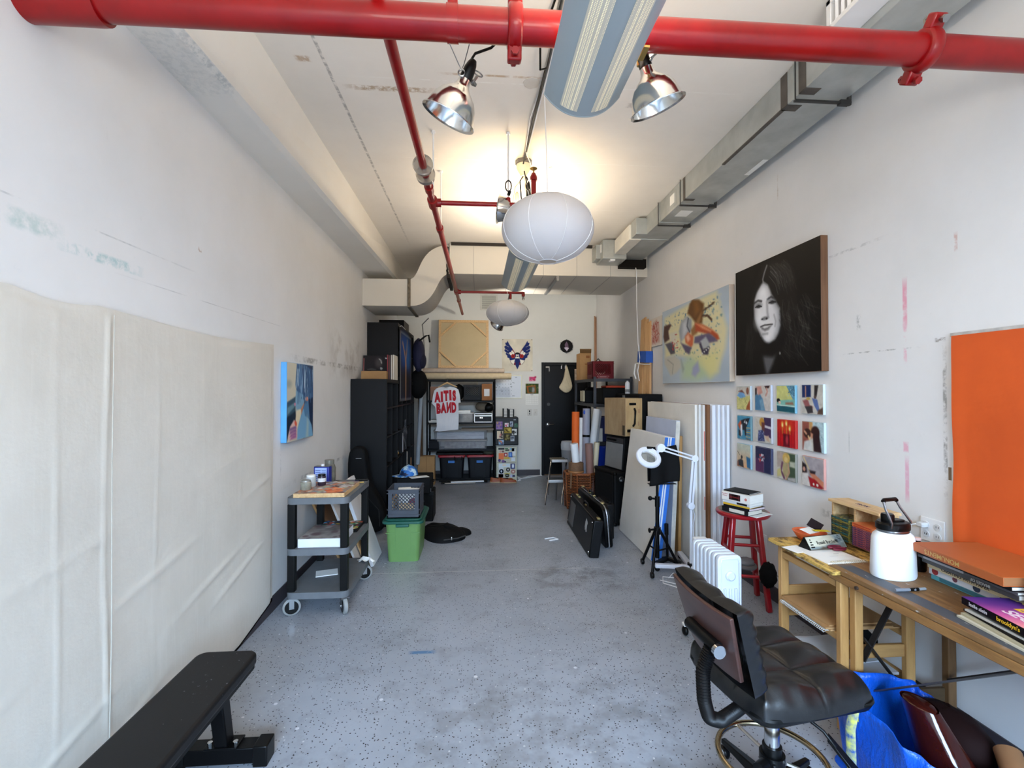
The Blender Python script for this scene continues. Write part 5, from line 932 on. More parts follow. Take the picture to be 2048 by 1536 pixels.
painted(cv, 'cloth', PRINT, t, .576, .606, lambda u, v: (u * .576, -.006 - .003 * math.sin(u * 11 + v * 3), (1 - v) * .606))
for x in (.015, .56):
    for z in (.012, .594): M().cyl((x, -.014, z), (x, 0, z), .008, n=10).obj('pin', BLACK, t)
cv = Cv(26, 22, (60, 76, 40)).dabs(40, [(90, 110, 50), (50, 60, 34), (110, 120, 60)], size=(.03, .1), seed=4).poly([(.08, .25), (.75, .15), (.8, .9), (.15, .95)], (160, 92, 40), .05).poly([(.2, .35), (.68, .28), (.7, .85), (.25, .88)], (60, 70, 50), .04).ell(.58, .62, .12, .28, (150, 150, 150), 0, .4).ell(.4, .55, .1, .2, (70, 84, 60), 0, .4)
t = thing('wall_calendar', 'wall calendar with a garden photo above its page, left of the door', 'calendar', (.9, YW, 1.32)); painted(cv, 'photo', PRINT, t, .245, .19, lambda u, v: (u * .245, -.004, .21 + (1 - v) * .19)); M().box(0, .243, -.003, 0, .005, .208).obj('page', PAPER, t)
m = M()
for j in range(5): m.box(.01, .235, -.0035, -.003, .03 + j * .034, .0315 + j * .034)
for i in range(8): m.box(.01 + i * .0321, .0112 + i * .0321, -.0035, -.003, .03, .168)
m.cbox((.12, -.0034, .188), (.05, .001, .009)); m.obj('page_grid', pm((130, 128, 126), .7), t)
cv = Cv(14, 10, (222, 216, 214)).poly([(.1, .2), (.9, .15), (.9, .85), (.1, .9)], (206, 70, 120), .03).dabs(7, [(230, 140, 170), (170, 40, 80), (120, 110, 110)], (.1, .2, .9, .8), (.08, .16), 3)
t = thing('pink_card', 'small pink and white card taped above the calendar', 'card', (.953, YW, 1.755)); painted(cv, 'print', PRINT, t, .152, .112, lambda u, v: (u * .152, -.003, (1 - v) * .112))
t = thing('intercom_plate', 'steel bordered switch plate with two black buttons left of the light switch', 'switch', (.973, YW, 1.178)); M().box(-.037, .037, -.008, 0, -.06, .062).obj('plate', pm((190, 186, 178), .4, .3), t, bev=.003); M().box(-.028, .028, -.0095, -.008, -.05, .052).obj('inset', pm((206, 204, 198), .5), t); M().box(-.012, .012, -.014, -.009, .005, .042).cyl((0, -.014, -.025), (0, -.008, -.025), .011, n=12).obj('button', BLACKP, t)
t = thing('light_switch', 'white light switch plate next to the door', 'switch', (1.085, YW, 1.182)); M().box(-.037, .037, -.006, 0, -.06, .06).obj('plate', pm((212, 210, 204), .5), t, bev=.003); M().box(-.006, .006, -.016, -.006, -.012, .012).obj('toggle', pm((190, 186, 178), .5), t)
t = thing('tambourine', 'round black tambourine with a pale diamond picture hung above the door', 'tambourine', (1.672, YW, 2.425)); Rt = Matrix.Rotation(PI / 2, 4, 'X')
M().lathe([(.112, 0), (.12, .01), (.12, .035), (.115, .04), (.001, .04)], n=36, mat=Rt).obj('drum', pm((30, 26, 30), .6), t)
M().add([(-.0, -.0415, .09), (-.035, -.0415, .03), (-.03, -.0415, -.03), (0, -.0415, -.085), (.035, -.0415, -.03), (.03, -.0415, .03)], [(0, 1, 2, 3, 4, 5)]).obj('picture', pm((110, 84, 110), .6, var=.4, vs=20), t); M().add([(-.05, -.043, -.03), (0, -.043, -.02), (.045, -.043, -.035), (.005, -.043, -.095)], [(0, 3, 2, 1)]).obj('white_shape', pm((206, 196, 214), .6), t)
m = M()
for q in range(6): a = 2 * PI * q / 6 + .5; m.cyl((.124 * math.cos(a), -.008, .124 * math.sin(a)), (.124 * math.cos(a), -.03, .124 * math.sin(a)), .012, n=10)
m.obj('jingle', STEEL, t)
t = thing('tote_bag', 'crumpled cream cotton tote bag hanging from a hook on the black door', 'bag', (1.65, YB - .03, 1.56)); TOT = pm((206, 194, 166), .9, var=.2, vs=10, bump=.6, bs=18)
blob([(1.65, 2.06), (1.675, 2.06), (1.715, 1.92), (1.745, 1.80), (1.785, 1.66), (1.745, 1.58), (1.66, 1.53), (1.58, 1.575), (1.50, 1.645), (1.56, 1.71), (1.605, 1.8), (1.63, 1.92)], YB - .1, YB - .032, t, 'bag', TOT, .08); wobj(M().tube([(1.655, YB - .07, 1.98), (1.66, YB - .06, 2.07), (1.675, YB - .07, 1.96)], .006, 6).tube([(1.64, YB - .1, 1.92), (1.66, YB - .105, 1.8), (1.71, YB - .1, 1.68)], .006, 6), 'strap', TOT, t)
for x, lab in ((1.66, 'white hook holding the cream tote bag on the door'), (1.585, 'empty white hook on the door left of the tote bag')): tag(M().box(x - .008, x + .008, YB - .03 + .055, YB + .03, 2.0, 2.1).tube([(x, YB + .025, 2.06), (x, YB - .02, 2.06), (x, YB - .03, 2.075)], .005, 6).obj('door_hook', WHITEP), lab, 'hook', 'hooks on the door')
# --- metal shelving at the right rear corner
t = thing('metal_shelving', 'dark grey slotted metal shelving at the right of the door', 'shelving', (1.94, 7.3, 0)); GM = pm((62, 63, 68), .45, .5); SX0, SX1, SY0, SY1 = 1.66, 2.225, 6.62, 7.95
for x in (SX0, SX1 - .035):
    for y in (SY0, SY1 - .035):
        m = M().box(x, x + .035, y, y + .003, 0, 1.79).box(x if x == SX0 else x + .032, (x + .003) if x == SX0 else x + .035, y, y + .035, 0, 1.79)
        for i in range(20): m.box(x + .013, x + .021, y - .0035, y, .09 + i * .086, .105 + i * .086)
        wobj(m, 'post', GM, t)
for z in (.1, .45, .84, 1.385, 1.75): wobj(M().box(SX0 + .004, SX1 - .004, SY0 + .004, SY1 - .004, z, z + .012).box(SX0, SX1, SY0 - .004, SY0 + .004, z - .03, z + .014).box(SX0 - .004, SX0 + .004, SY0, SY1, z - .03, z + .014), 'shelf', GM, t)
t = thing('tall_cardboard_box', 'tall cardboard box with open flap on top of the metal shelving', 'box', (1.77, 7.65, 1.7625)); M().box(-.1, .085, -.08, .2, 0, .44).obj('carton', CARD, t, bev=.004); M().hexa([(-.1, -.08, .44), (.085, -.08, .44), (.085, -.075, .44), (-.1, -.075, .44), (-.12, -.16, .5), (.07, -.16, .5), (.07, -.155, .504), (-.12, -.155, .504)]).obj('flap', CARD, t); M().box(-.02, .07, -.081, -.08, .25, .27).box(0, .06, -.081, -.08, .36, .4).obj('print', pm((140, 90, 50), .9), t)
rc_ = milk_crate('milk_crate', 'red plastic milk crate on top of the metal shelving', (1.90, 7.17, 1.7625), 0, pm((112, 8, 20), .45, spec=.25), .33, .33, .275)
for q in ((-.09, .09, .046, .051), (-.09, -.085, .036, .046), (.085, .09, .036, .046), (-.05, .05, .03, .041), (-.08, .08, .017, .024)): M().box(q[0], q[1], -.1665, -.165, q[2], q[3]).obj('print', pm((206, 150, 150), .7), rc_, label='pale printed mark')
put(M().ball((1.9, 7.17, 1.96), (.12, .1, .09), 12, 8, .1).tube([(1.8, 7.1, 2.03), (1.85, 7.1, 2.08), (1.9, 7.12, 2.03)], .008, 6), 'cable_bundle_in_crate', BLACKP, 'black cables bundled inside the red crate', 'cables')
put(M().cbox((1.71, 7.86, 1.86), (.14, .01, .19)), 'picture_card', pm((160, 140, 120), .7, var=.5, vs=18), 'small brown picture card leaning at the left end of the shelving top', 'picture')
t = thing('radio', 'black tabletop device with cream end on the upper middle shelf', 'radio', (1.80, 7.45, 1.398)); M().box(-.1, .12, -.1, .12, 0, .2).obj('body', BLACKP, t, bev=.01); M().box(-.13, -.1, -.1, .12, .02, .19).obj('side_panel', pm((196, 188, 160), .5), t, bev=.006); M().ball((.02, 0, .21), (.1, .08, .04), 12, 8).obj('cable_heap', BLACKP, t)
put(M().box(1.80, 2.2, 6.66, 7.1, 1.398, 1.63), 'black_road_case', CABM, 'wide black case on the metal shelving under the orange cloth', 'case', bev=.01)
put(M().box(1.86, 2.19, 6.7, 7.0, 1.631, 1.665), 'orange_cloth', pm((190, 70, 44), .9, bump=.4, bs=14), 'folded orange cloth lying on the black case in the shelving', 'cloth', bev=.014)
put(M().box(1.78, 2.12, 6.66, 7.0, .853, 1.21), 'dark_blue_box', pm((24, 34, 96), .5), 'dark blue plastic box on the middle shelf of the metal shelving', 'box', bev=.012)
put(M().box(1.72, 1.79, 6.64, 6.645, .86, 1.05), 'paper_sheet', PAPER, 'white paper taped in front of the dark blue box', 'paper')
put(M().lathe([(.1, 0), (.15, .3), (.158, .3), (.158, .325), (.13, .325)], (1.86, 6.83, .4635), 28), 'blue_tub', pm((20, 60, 190), .35), 'bright blue round tub on the low shelf behind the basket', 'tub')
put(M().ball((1.95, 7.2, .96), (.12, .15, .1), 12, 8, .1), 'brown_bundle', pm((100, 74, 56), .9), 'brown bundle on the middle shelf behind the dark blue box', 'bundle')
t = thing('trash_can', 'pale grey round bin with a liner standing by the black door', 'trash can', (1.43, 7.35, 0)); M().lathe([(.085, 0), (.11, .7), (.112, .72)], n=24).obj('can', pm((150, 154, 160), .5), t); M().lathe([(.114, .66), (.118, .74), (.108, .79), (.1, .78)], n=24).obj('liner', pm((196, 200, 206), .4, bump=.5, bs=20), t)
for i, (x, lab) in enumerate(((2.215, 'left one of two thin wooden poles standing in the back right corner'), (2.238, 'right one of two thin wooden poles standing in the back right corner'))): tag(M().cyl((x, 8.7 + .03 * i, 0.0), (x, 8.755, 3.0 - .02 * i), .011, n=10).obj('wooden_pole', pm((176, 132, 100), .6)), lab, 'pole', 'poles in the corner')
# ================================================================ right rear stack, basket, cases
def obox(A, B, T, z0, z1):   # upright box whose front face runs from A (far, left) to B (near, right); thickness T away from the room
    A = Vector((A[0], A[1])); B = Vector((B[0], B[1])); d = (B - A); L = d.length; d.normalize(); n = Vector((-d.y, d.x)); n = n if n.x > 0 else -n
    return A, B, d, n, L
def othing(name, label, cat, A, B, z):      # local x along the face from A to B, local -y out of the face
    A_, B_, d, n, L = obox(A, B, 0, 0, 0); c = (A_ + B_) / 2
    return thing(name, label, cat, (c.x, c.y, z), math.atan2(d.y, d.x)), L
TOLEX = pm((20, 20, 22), .65, var=.25, vs=40, bump=.25, bs=160)
t, L = othing('speaker_cabinet', 'big black speaker cabinet on the floor at the bottom of the amplifier stack', 'speaker', (1.49, 5.92), (1.60, 5.42), 0); h = L / 2
M().box(-h, h, 0, .30, .004, .632).obj('cabinet', TOLEX, t, bev=.02, seg=3); M().box(-h + .03, h - .03, -.006, 0, .05, .59).obj('grille_cloth', pm((30, 30, 32), .9, bump=.4, bs=260), t)
for z in (.06, .55): M().lathe([(.001, 0), (.03, 0), (.034, .008), (.018, .012)], n=18, mat=Matrix.Translation((h, .09, z)) @ Matrix.Rotation(PI / 2, 4, 'Y')).cbox((h + .012, .09, z - .015), (.02, .03, .02)).obj('corner_latch', STEEL, t, bev=.003)
for s in (-1, 1):
    for z in (.02, .616): M().cbox((s * (h - .015), .015, z), (.045, .045, .045)).obj('corner_guard', BLACKP, t, bev=.014)
t, L = othing('guitar_amplifier', 'black guitar amplifier with grey grille in the middle of the stack', 'amplifier', (1.60, 5.86), (1.71, 5.46), .634); h = L / 2
M().hexa([(-h, 0, 0), (h, 0, 0), (h, .22, 0), (-h, .22, 0), (-h, .03, .40), (h, .03, .40), (h, .22, .40), (-h, .22, .40)]).obj('cabinet', TOLEX, t, bev=.01); tl = math.atan2(.03, .4)
M().box(-h + .02, h - .02, -.004, 0, .02, .32, Matrix.Rotation(-tl, 4, 'X')).obj('grille', pm((120, 121, 122), .8, var=.15, vs=5, bump=.4, bs=220), t); M().box(-h + .02, h - .02, -.005, 0, .325, .385, Matrix.Rotation(-tl, 4, 'X')).obj('control_panel', pm((72, 72, 74), .4, .5), t)
for i in range(6): M().cyl((-h + .07 + i * .034, -.022, .355), (-h + .07 + i * .034, -.003, .355), .011, n=12).xf(Matrix.Rotation(-tl, 4, 'X')).obj('knob', BLACKP, t)
M().box(-.06, .06, .08, .12, .40, .412).obj('handle', BLACKP, t, bev=.005); 
t, L = othing('wooden_flight_case', 'plywood case with black handle on top of the grey-grilled amplifier', 'case', (1.60, 5.84), (1.745, 5.45), 1.048); h = L / 2; PLY = wood((172, 148, 112), (134, 108, 78), 2.2, 2, .7, 5.0)
M().box(-h, h, 0, .25, 0, .455).obj('box', PLY, t, bev=.005); E2 = wood((208, 178, 130), (180, 146, 100), 2.0, 2, .6, 6.0); M().box(h, h + .004, .004, .246, .004, .451).obj('end_panel', E2, t); M().box(h - .055, h - .012, -.002, 0, .01, .13).obj('dark_label', pm((70, 58, 40), .8, var=.4), t)
M().tube([(h + .004, .11, .12), (h + .028, .115, .15), (h + .03, .12, .24), (h + .028, .125, .3), (h + .004, .13, .33)], [.013, .012, .009, .012, .013], 8).obj('handle', BLACK, t); M().box(h + .003, h + .014, .05, .15, .37, .40).obj('latch', BLACK, t, bev=.006); M().box(h + .003, h + .014, .02, .07, .05, .085).obj('latch', BLACK, t, bev=.006); M().cbox((h + .0045, .2, .3), (.001, .03, .05)).cbox((h + .0045, .19, .15), (.001, .02, .05)).obj('sticker', pm((190, 150, 110), .7), t)
t = thing('black_equipment_trunk', 'tall black trunk behind the plywood case against the right wall', 'trunk', (2.08, 6.05, 0)); wobj(M().box(1.95, 2.243, 5.56, 6.52, .004, 1.55), 'trunk', CABM, t, bev=.012); wobj(M().box(1.945, 1.952, 6.1, 6.2, 1.47, 1.53).box(1.945, 1.952, 5.62, 5.7, 1.3, 1.36), 'latch', STEEL, t)
t = thing('spray_can', 'white spray can standing on the black trunk', 'spray can', (2.03, 6.25, 1.5505)); M().lathe([(.03, 0), (.033, .004), (.033, .14), (.02, .155), (.014, .16), (.014, .175), (.001, .176)], n=20).obj('can', pm(220, .35), t); M().lathe([(.0335, .02), (.0335, .06)], n=20, caps=False).obj('label', pm((150, 150, 150), .5, var=.6, vs=40), t)
LUM = wood((214, 172, 120), (186, 140, 92), 2.0, 2, .6, 10.0)
for (x0, y0, w_, zt, lab) in ((2.13, 6.12, .10, 2.56, 'widest front plank of the leaning lumber wrapped with blue tape'), (2.16, 6.0, .035, 2.53, 'narrow middle plank of the taped lumber'), (2.18, 5.94, .05, 2.49, 'right plank of the taped lumber, slightly shorter')):
    t = thing('lumber_plank', lab, 'plank', (x0, y0, 1.551), 0, 'taped lumber planks'); a = (2.2 - x0) * .7
    M().hexa([(0, 0, 0), (.02, -w_, 0), (.05, -w_, 0), (.03, 0, 0), (a, 0, zt - 1.58), (a + .02, -w_, zt - 1.551), (min(a + .04, 2.245 - x0), -w_, zt - 1.551), (a + .03, 0, zt - 1.58)]).obj('board', LUM, t, bev=.002)
tag(M().hexa([(2.128, 6.14, 1.97), (2.15, 5.88, 1.95), (2.245, 5.88, 1.95), (2.235, 6.14, 1.97), (2.135, 6.14, 2.12), (2.155, 5.88, 2.1), (2.246, 5.88, 2.1), (2.238, 6.14, 2.12)]).obj('blue_tape_band', pm((26, 84, 176), .6), bev=.004), 'wide blue tape band wrapped around the leaning lumber planks', 'tape')
tag(M().tube([(2.11, 6.14, 1.955), (2.14, 5.9, 1.93), (2.2, 5.86, 1.93)], .012, 8, flat=.5).tube([(2.105, 6.14, 1.95), (2.09, 6.15, 1.82), (2.11, 6.14, 1.75)], .01, 6).obj('white_strap', PAPER), 'white strap tied around the lumber under the blue tape', 'strap')
# wicker basket with paper rolls
k = NT('wicker'); sx = k.node('ShaderNodeTexBrick'); sx.inputs['Scale'].default_value = 14; sx.inputs['Color1'].default_value = C(126, 66, 30); sx.inputs['Color2'].default_value = C(162, 92, 46); sx.inputs['Mortar'].default_value = C(52, 26, 14); sx.inputs['Mortar Size'].default_value = .06
mp = k.node('ShaderNodeMapping'); mp.inputs['Rotation'].default_value = (PI / 2, 0, 0); k.link(k.pos(), mp.inputs[0]); k.link(mp.outputs[0], sx.inputs['Vector']); k.base(sx.outputs['Color']); k.b.inputs['Roughness'].default_value = .5; k.bump(sx.outputs['Fac'], .6, .006); WICK = k.m
BC = (1.395, 6.32); t = thing('wicker_basket', 'brown octagonal wicker basket full of paper rolls', 'basket', (BC[0], BC[1], 0))
def oct(r, z): return [Vector((r * math.cos(PI / 8 + i * PI / 4), r * math.sin(PI / 8 + i * PI / 4), z)) for i in range(8)]
m = M(); zs = []
fr = [oct(.2, .004)]
for i in range(15):
    z = .01 + i * .032; r = .203 + .02 * (i / 14); fr += [oct(r + .003, z), oct(r + .013, z + .012), oct(r + .003, z + .024), oct(r - .004, z + .028)]
fr += [oct(.228, .49), oct(.215, .495), oct(.2, .48), oct(.19, .06)]
m.ring(None, fr).obj('body', WICK, t, ang=20); M().tube([p for p in oct(.222, .488)], .012, 8, True).obj('rim', pm((150, 84, 42), .5, bump=.6, bs=70), t)
m = M()
for i in range(8): a = oct(.21, .01)[i]; b = oct(.232, .48)[i]; m.tube([a, b], .009, 6)
m.obj('braid', pm((132, 72, 34), .5, bump=.6, bs=70), t)
for i, (p0, p1, r, c, lab, hollow) in enumerate([((1.33, 6.35, .08), (1.345, 6.38, 1.30), .052, (226, 100, 28), 'tall bright orange paper roll standing in the basket', 0), ((1.40, 6.42, .08), (1.435, 6.45, 1.215), .034, (232, 232, 228), 'slim white paper roll between the orange and grey rolls', 0), ((1.475, 6.36, .08), (1.50, 6.40, 1.345), .05, (150, 152, 166), 'tall blue-grey roll with black tape in the basket', 1), ((1.50, 6.45, .08), (1.67, 6.48, 1.335), .05, (226, 228, 230), 'thick white roll leaning right, topmost at its side', 1), ((1.54, 6.48, .08), (1.74, 6.60, 1.30), .033, (214, 216, 220), 'thinner white roll just behind the thick leaning one', 1), ((1.315, 6.22, .64), (1.285, 6.2, .885), .052, (236, 238, 240), 'short wide white roll resting on the little brown stool in the basket', 0), ((1.52, 6.20, .08), (1.485, 6.2, .885), .05, (140, 104, 94), 'mauve brown paper roll at the front of the basket', 1), ((1.55, 6.27, .1), (1.61, 6.25, .895), .036, (214, 202, 172), 'cream paper roll at the right front of the basket', 1)]):
    t = thing('paper_roll', lab, 'roll', p0, group='paper rolls in the basket'); b = Vector(p1) - Vector(p0)
    M().tube([(0, 0, 0), tuple(b)], r, 24).obj('paper', pm(c, .7, var=.06), t); u = b.normalized(); M().cyl(tuple(b - u * .002), tuple(b + u * .001), r * .72, n=20).obj('hollow_end', pm((110, 100, 92) if hollow else tuple(int(v * .8) for v in c), .9), t)
    if i == 2: M().tube([tuple(b * .69), tuple(b * .715)], r * 1.02, 24).obj('black_tape', BLACK, t); M().ball(tuple(b * .96 + Vector((-.035, -.035, 0))), (.018, .01, .03), 8, 6).obj('blue_tape', pm((40, 80, 180), .6), t)
t = thing('small_wood_stool', 'little brown wooden stool standing upside in the front of the basket', 'stool', (1.315, 6.22, .30)); BRW = wood((128, 92, 60), (98, 66, 40), 3, 0, .5); M().lathe([(.095, .2), (.1, .21), (.1, .325), (.092, .335)], n=28).obj('seat', pm((120, 88, 62), .85, var=.3, vs=40), t); M().lathe([(.102, .2), (.108, .205), (.108, .222), (.102, .226)], n=28).obj('rim', pm((160, 108, 64), .4), t)
for q in range(4): a = q * PI / 2 + .6; M().tube([(.09 * math.cos(a), .09 * math.sin(a), .2), (.1 * math.cos(a), .1 * math.sin(a), .0)], .013, 8).obj('leg', BRW, t)
# chrome step stool
t = thing('step_stool', 'folding chrome step stool with two ribbed treads beside the basket', 'step stool', (1.20, 6.9, 0)); CR = CHROME
M().box(-.12, .1, -.12, .13, .56, .585).obj('upper_tread', pm((150, 142, 118), .5, var=.3), t, bev=.008); m = M()
for i in range(8): m.box(-.105 + i * .026, -.092 + i * .026, -.1, .11, .585, .59)
m.obj('tread_ribs', pm((104, 98, 80), .6), t); M().box(-.2, .03, -.32, -.1, .31, .33).obj('lower_tread', pm((70, 74, 80), .5), t, bev=.006); M().box(-.205, .035, -.33, -.32, .295, .335).box(-.125, .105, -.135, -.12, .55, .59).obj('tread_edge', pm(206, .3, .5), t, bev=.003)
for x in (-.2, .03): M().tube([(x - .06, -.40, .0), (x - .05, -.38, .1), (x, -.29, .3), (x + .06, -.1, .5), (x + .09, .0, .58)], .011, 8).obj('front_leg', CR, t)
for x in (-.12, .1): M().tube([(x, -.06, .56), (x, .16, .2), (x, .24, .0)], .009, 8).obj('rear_leg', CR, t)
M().cyl((-.085, -.3, .31), (-.085, -.26, .04), .014, n=8).obj('centre_brace', STEEL, t)
# instrument cases on the floor
def case_hw(t, x, ys, z, m=None):
    for y in ys: M().cbox((x, y, z), (.03, .05, .012)).obj('latch', pm((196, 176, 120), .3, .7), t, bev=.003)
t = thing('instrument_case', 'black rectangular instrument case with a white emblem, nearest on the floor', 'case', (1.055, 4.42, 0), rot=(0, R(8.5), R(-.8)))
CASEM = pm((17, 17, 20), .4, var=.25, vs=30, bump=.12, bs=120)
M().box(0, .098, 0, 1.2, .004, .365).obj('shell', CASEM, t, bev=.012, seg=3)
case_hw(t, .06, (.08, .62, 1.0, 1.12), .37); M().tube([(.05, .5, .365), (.05, .52, .40), (.05, .66, .40), (.05, .68, .365)], .012, 8).obj('handle', BLACKP, t); M().box(-.002, 0, .86, 1.12, .05, .3).obj('grey_label', pm((92, 94, 98), .5), t, label='grey panel on the side')
em = M(); 
for a in range(7): em.cbox((-.0015, .27 + .028 * math.cos(a * .9), .24 + .03 * math.sin(a * 1.7)), (.001, .03, .06), rx=.5 * math.sin(a * 2))
em.obj('emblem', pm((206, 206, 206), .6, var=.4, vs=50), t, label='white ragged emblem'); 
for y, z in ((.04, .05), (.05, .33), (1.15, .05), (1.15, .33)): M().ball((-.001, y, z), .008, 8, 6).obj('rivet', CHROME, t)
t = thing('guitar_case', 'black hard guitar case with a silver band behind the emblem case', 'guitar case', (1.285, 4.66, 0), rot=(0, R(-4.5), R(.8)))
pr_ = [(0.0, .03), (.02, .003), (1.06, .003), (1.1, .03), (1.1, .36), (1.07, .4), (.1, .415), (.03, .39), (.0, .33)]
m = M().prism(pr_, 0, .036, 'yz'); fixn(m.obj('front_shell', CASEM, t, bev=.012, seg=3)); m = M().prism(pr_, .046, .082, 'yz'); fixn(m.obj('rear_shell', CASEM, t, bev=.012, seg=3)); c_ = [(a * 1.008 - .004, b * 1.012 - .001) for a, b in pr_]; m = M().prism(c_, .0345, .0475, 'yz'); fixn(m.obj('silver_band', pm((206, 208, 212), .25, .9), t, bev=.002, label='silver metal band'))
case_hw(t, .045, (.16, .5, .66, 1.0), .425); M().tube([(.041, .5, .415), (.041, .52, .455), (.041, .64, .455), (.041, .66, .415)], .012, 8).obj('handle', BLACKP, t)
t = thing('pedal_case', 'low black case behind the guitar case at the foot of the speaker cabinet', 'case', (1.42, 5.05, 0)); M().box(-.05, .04, -.1, .28, .003, .38).obj('shell', CASEM, t, bev=.015); M().box(-.01, .02, -.06, .02, .38, .395).obj('handle', BLACKP, t, bev=.004)
# --- canvases leaning on the right wall
GREYC = pm((236, 235, 231), .7, var=.1, vs=2); BLUET = pm((40, 112, 206), .55, var=.15, vs=12)
def edge_tapes(t, T, L, a, zoff, bands, y=-.0012):
    for (u0, u1) in bands:
        mt = Matrix.Translation((0, 0, zoff)) @ Matrix.Rotation(a, 4, 'Y'); M().box(T * u0, T * u1, y, 0, .004, L - .004, mt).obj('blue_tape', BLUET, t, label='blue tape on the canvas edge')
t = lean('grey_canvas', 'large blank grey canvas with blue taped edge, front of the leaning group', 1.615, 1.757, 1.155, 4.30, 5.29, .05, GREYC); a = math.atan2(.142, 1.155); edge_tapes(t, .05, math.hypot(.142, 1.155), a, .05 * math.sin(a), ((.0, .62), (.86, 1.0)))
t = lean('taped_canvas', 'second canvas with blue taped edge right behind the blank grey one', 1.672, 1.812, 1.15, 4.31, 5.25, .045, pm((226, 229, 236), .7)); edge_tapes(t, .045, math.hypot(.14, 1.15), a, .045 * math.sin(a), ((.3, 1.0),))
t = lean('pale_blue_canvas', 'pale blue canvas rising above the blank grey one', 1.86, 1.925, 1.30, 4.44, 5.25, .04, pm((190, 202, 228), .6, var=.16, vs=1.6)); a = math.atan2(.065, 1.30); mt = Matrix.Translation((0, 0, .04 * math.sin(a))) @ Matrix.Rotation(a, 4, 'Y'); M().box(0, .04, -.002, 0, .004, 1.295, mt).obj('paint_edge', pm((220, 216, 206), .7, var=.3, vs=9), t, label='off-white scuffed edge')
lean('wood_board', 'raw wood board standing between the pale blue canvas and the tall white canvases', 1.965, 1.985, 1.145, 4.5, 5.2, .03, wood((196, 152, 92), (166, 122, 70), 2, 2, .6, 8.0), 'board')
edges = [(2.022, .022, (226, 228, 230)), (2.046, .02, (222, 222, 220)), (2.068, .022, (222, 218, 212)), (2.094, .026, (126, 84, 52)), (2.124, .032, (224, 228, 236)), (2.16, .022, (226, 230, 238)), (2.185, .022, (222, 226, 234)), (2.21, .024, (224, 228, 236))]
names = ['first from the left, its wide off-white face showing', 'second from the left', 'third from the left with orange paint on its edge', 'brown edged board in the middle of the row', 'thick bluish one right of the brown board', 'third from the right', 'second from the right', 'nearest the right wall']
for i, ((x, T, c), nm) in enumerate(zip(edges, names)):
    y0 = 4.25 - .032 * i; t = thing('tall_canvas' if i != 3 else 'tall_board', 'tall leaning canvas, ' + nm if i != 3 else 'tall brown wood edged panel in the row of tall white canvases', 'canvas', (x, y0, 0), 0, 'tall canvases on the right wall')
    M().box(0, T, 0, 1.22, .0005, 1.462 + .004 * (i % 2)).obj('edge', pm(c, .7, var=.08, vs=3) if i else pm((236, 233, 225), .75, var=.14, vs=2), t, bev=.003)
    if i == 2: M().box(.008, .014, -.001, 0, .95, 1.22).box(.01, .016, -.001, 0, .5, .62).obj('orange_paint', pm((214, 84, 50), .6), t, label='orange paint streaks')
# --- tripod stand, lamp, guitar stand
t = thing('music_stand', 'black tripod music stand with dark cloth over its tray', 'music stand', (1.585, 4.06, 0)); MSB = pm((22, 22, 24), .45, .3)
M().cyl((0, 0, .12), (0, 0, .62), .017, n=14).obj('lower_tube', MSB, t); M().cyl((0, 0, .6), (0, 0, .86), .012, n=12).obj('upper_tube', MSB, t); M().cyl((0, 0, .57), (0, 0, .66), .022, n=14).cyl((-.02, 0, .64), (-.06, 0, .645), .009, n=8).ball((-.065, 0, .645), .02, 10, 8).obj('height_clamp', BLACKP, t)
M().cyl((0, 0, .33), (0, 0, .39), .03, n=14).cyl((-.03, 0, .37), (-.07, -.01, .37), .009, n=8).ball((-.075, -.01, .365), (.012, .022, .022), 8, 6).obj('hub', BLACKP, t)
for (x, y) in ((-.07, .17), (-.1, -.14), (.2, .03)):
    l = M().tube([(x * .12, y * .12, .36), (x, y, .045)], .013, 8).tube([(0, 0, .18), (x * .55, y * .55, .2)], .007, 6).obj('leg', MSB, t); M().lathe([(.001, -.012), (.024, -.012), (.027, -.006), (.027, .006), (.024, .012), (.001, .012)], n=16, mat=Matrix.Translation((x * 1.04, y * 1.04, .0275)) @ Matrix.Rotation(PI / 2, 4, 'Y')).obj('caster', BLACKP, l)
def ms(u, v): return (-.11 + .26 * u + .018 * math.sin(v * 3) , -.05 - .035 * math.sin(PI * u * 2.4) * v * .5 - .05 * v, 1.07 - .3 * v + .05 * u * (1 - v) + .05 * u * v * .9 + .04 * (1 - abs(2 * u - .9)) * 0)
o = M().grid(ms, 24, 14).obj('draped_cloth', pm((14, 14, 16), .8), t); sm2 = o.modifiers.new('thick', 'SOLIDIFY'); sm2.thickness = .006
M().hexa([(-.1, -.04, .8), (.14, -.03, .82), (.14, -.02, .82), (-.1, -.03, .8), (-.085, .015, 1.1), (.12, .025, 1.08), (.12, .035, 1.08), (-.085, .025, 1.1)]).obj('tray', MSB, t, bev=.003); M().box(-.1, .14, -.08, -.03, .78, .786).obj('tray_lip', MSB, t)
t = thing('guitar_stand', 'small black guitar stand on the floor behind the tripod stand', 'guitar stand', (1.73, 4.2, 0)); M().cyl((.02, .04, .03), (.02, .06, .33), .012, n=10).cyl((.02, .059, .26), (.02, .062, .36), .018, n=10).obj('upright', MSB, t)
for (x, y) in ((-.12, -.02), (.12, -.03), (.02, .12)): M().beam((.02, .04, .05), (x, y, .02), .045, .03).obj('foot', BLACKP, t, bev=.006)
t = thing('magnifier_lamp', 'white articulated magnifying floor lamp with round ring head', 'lamp', (1.865, 4.01, 0)); LW = pm((226, 230, 240), .35, var=.03)
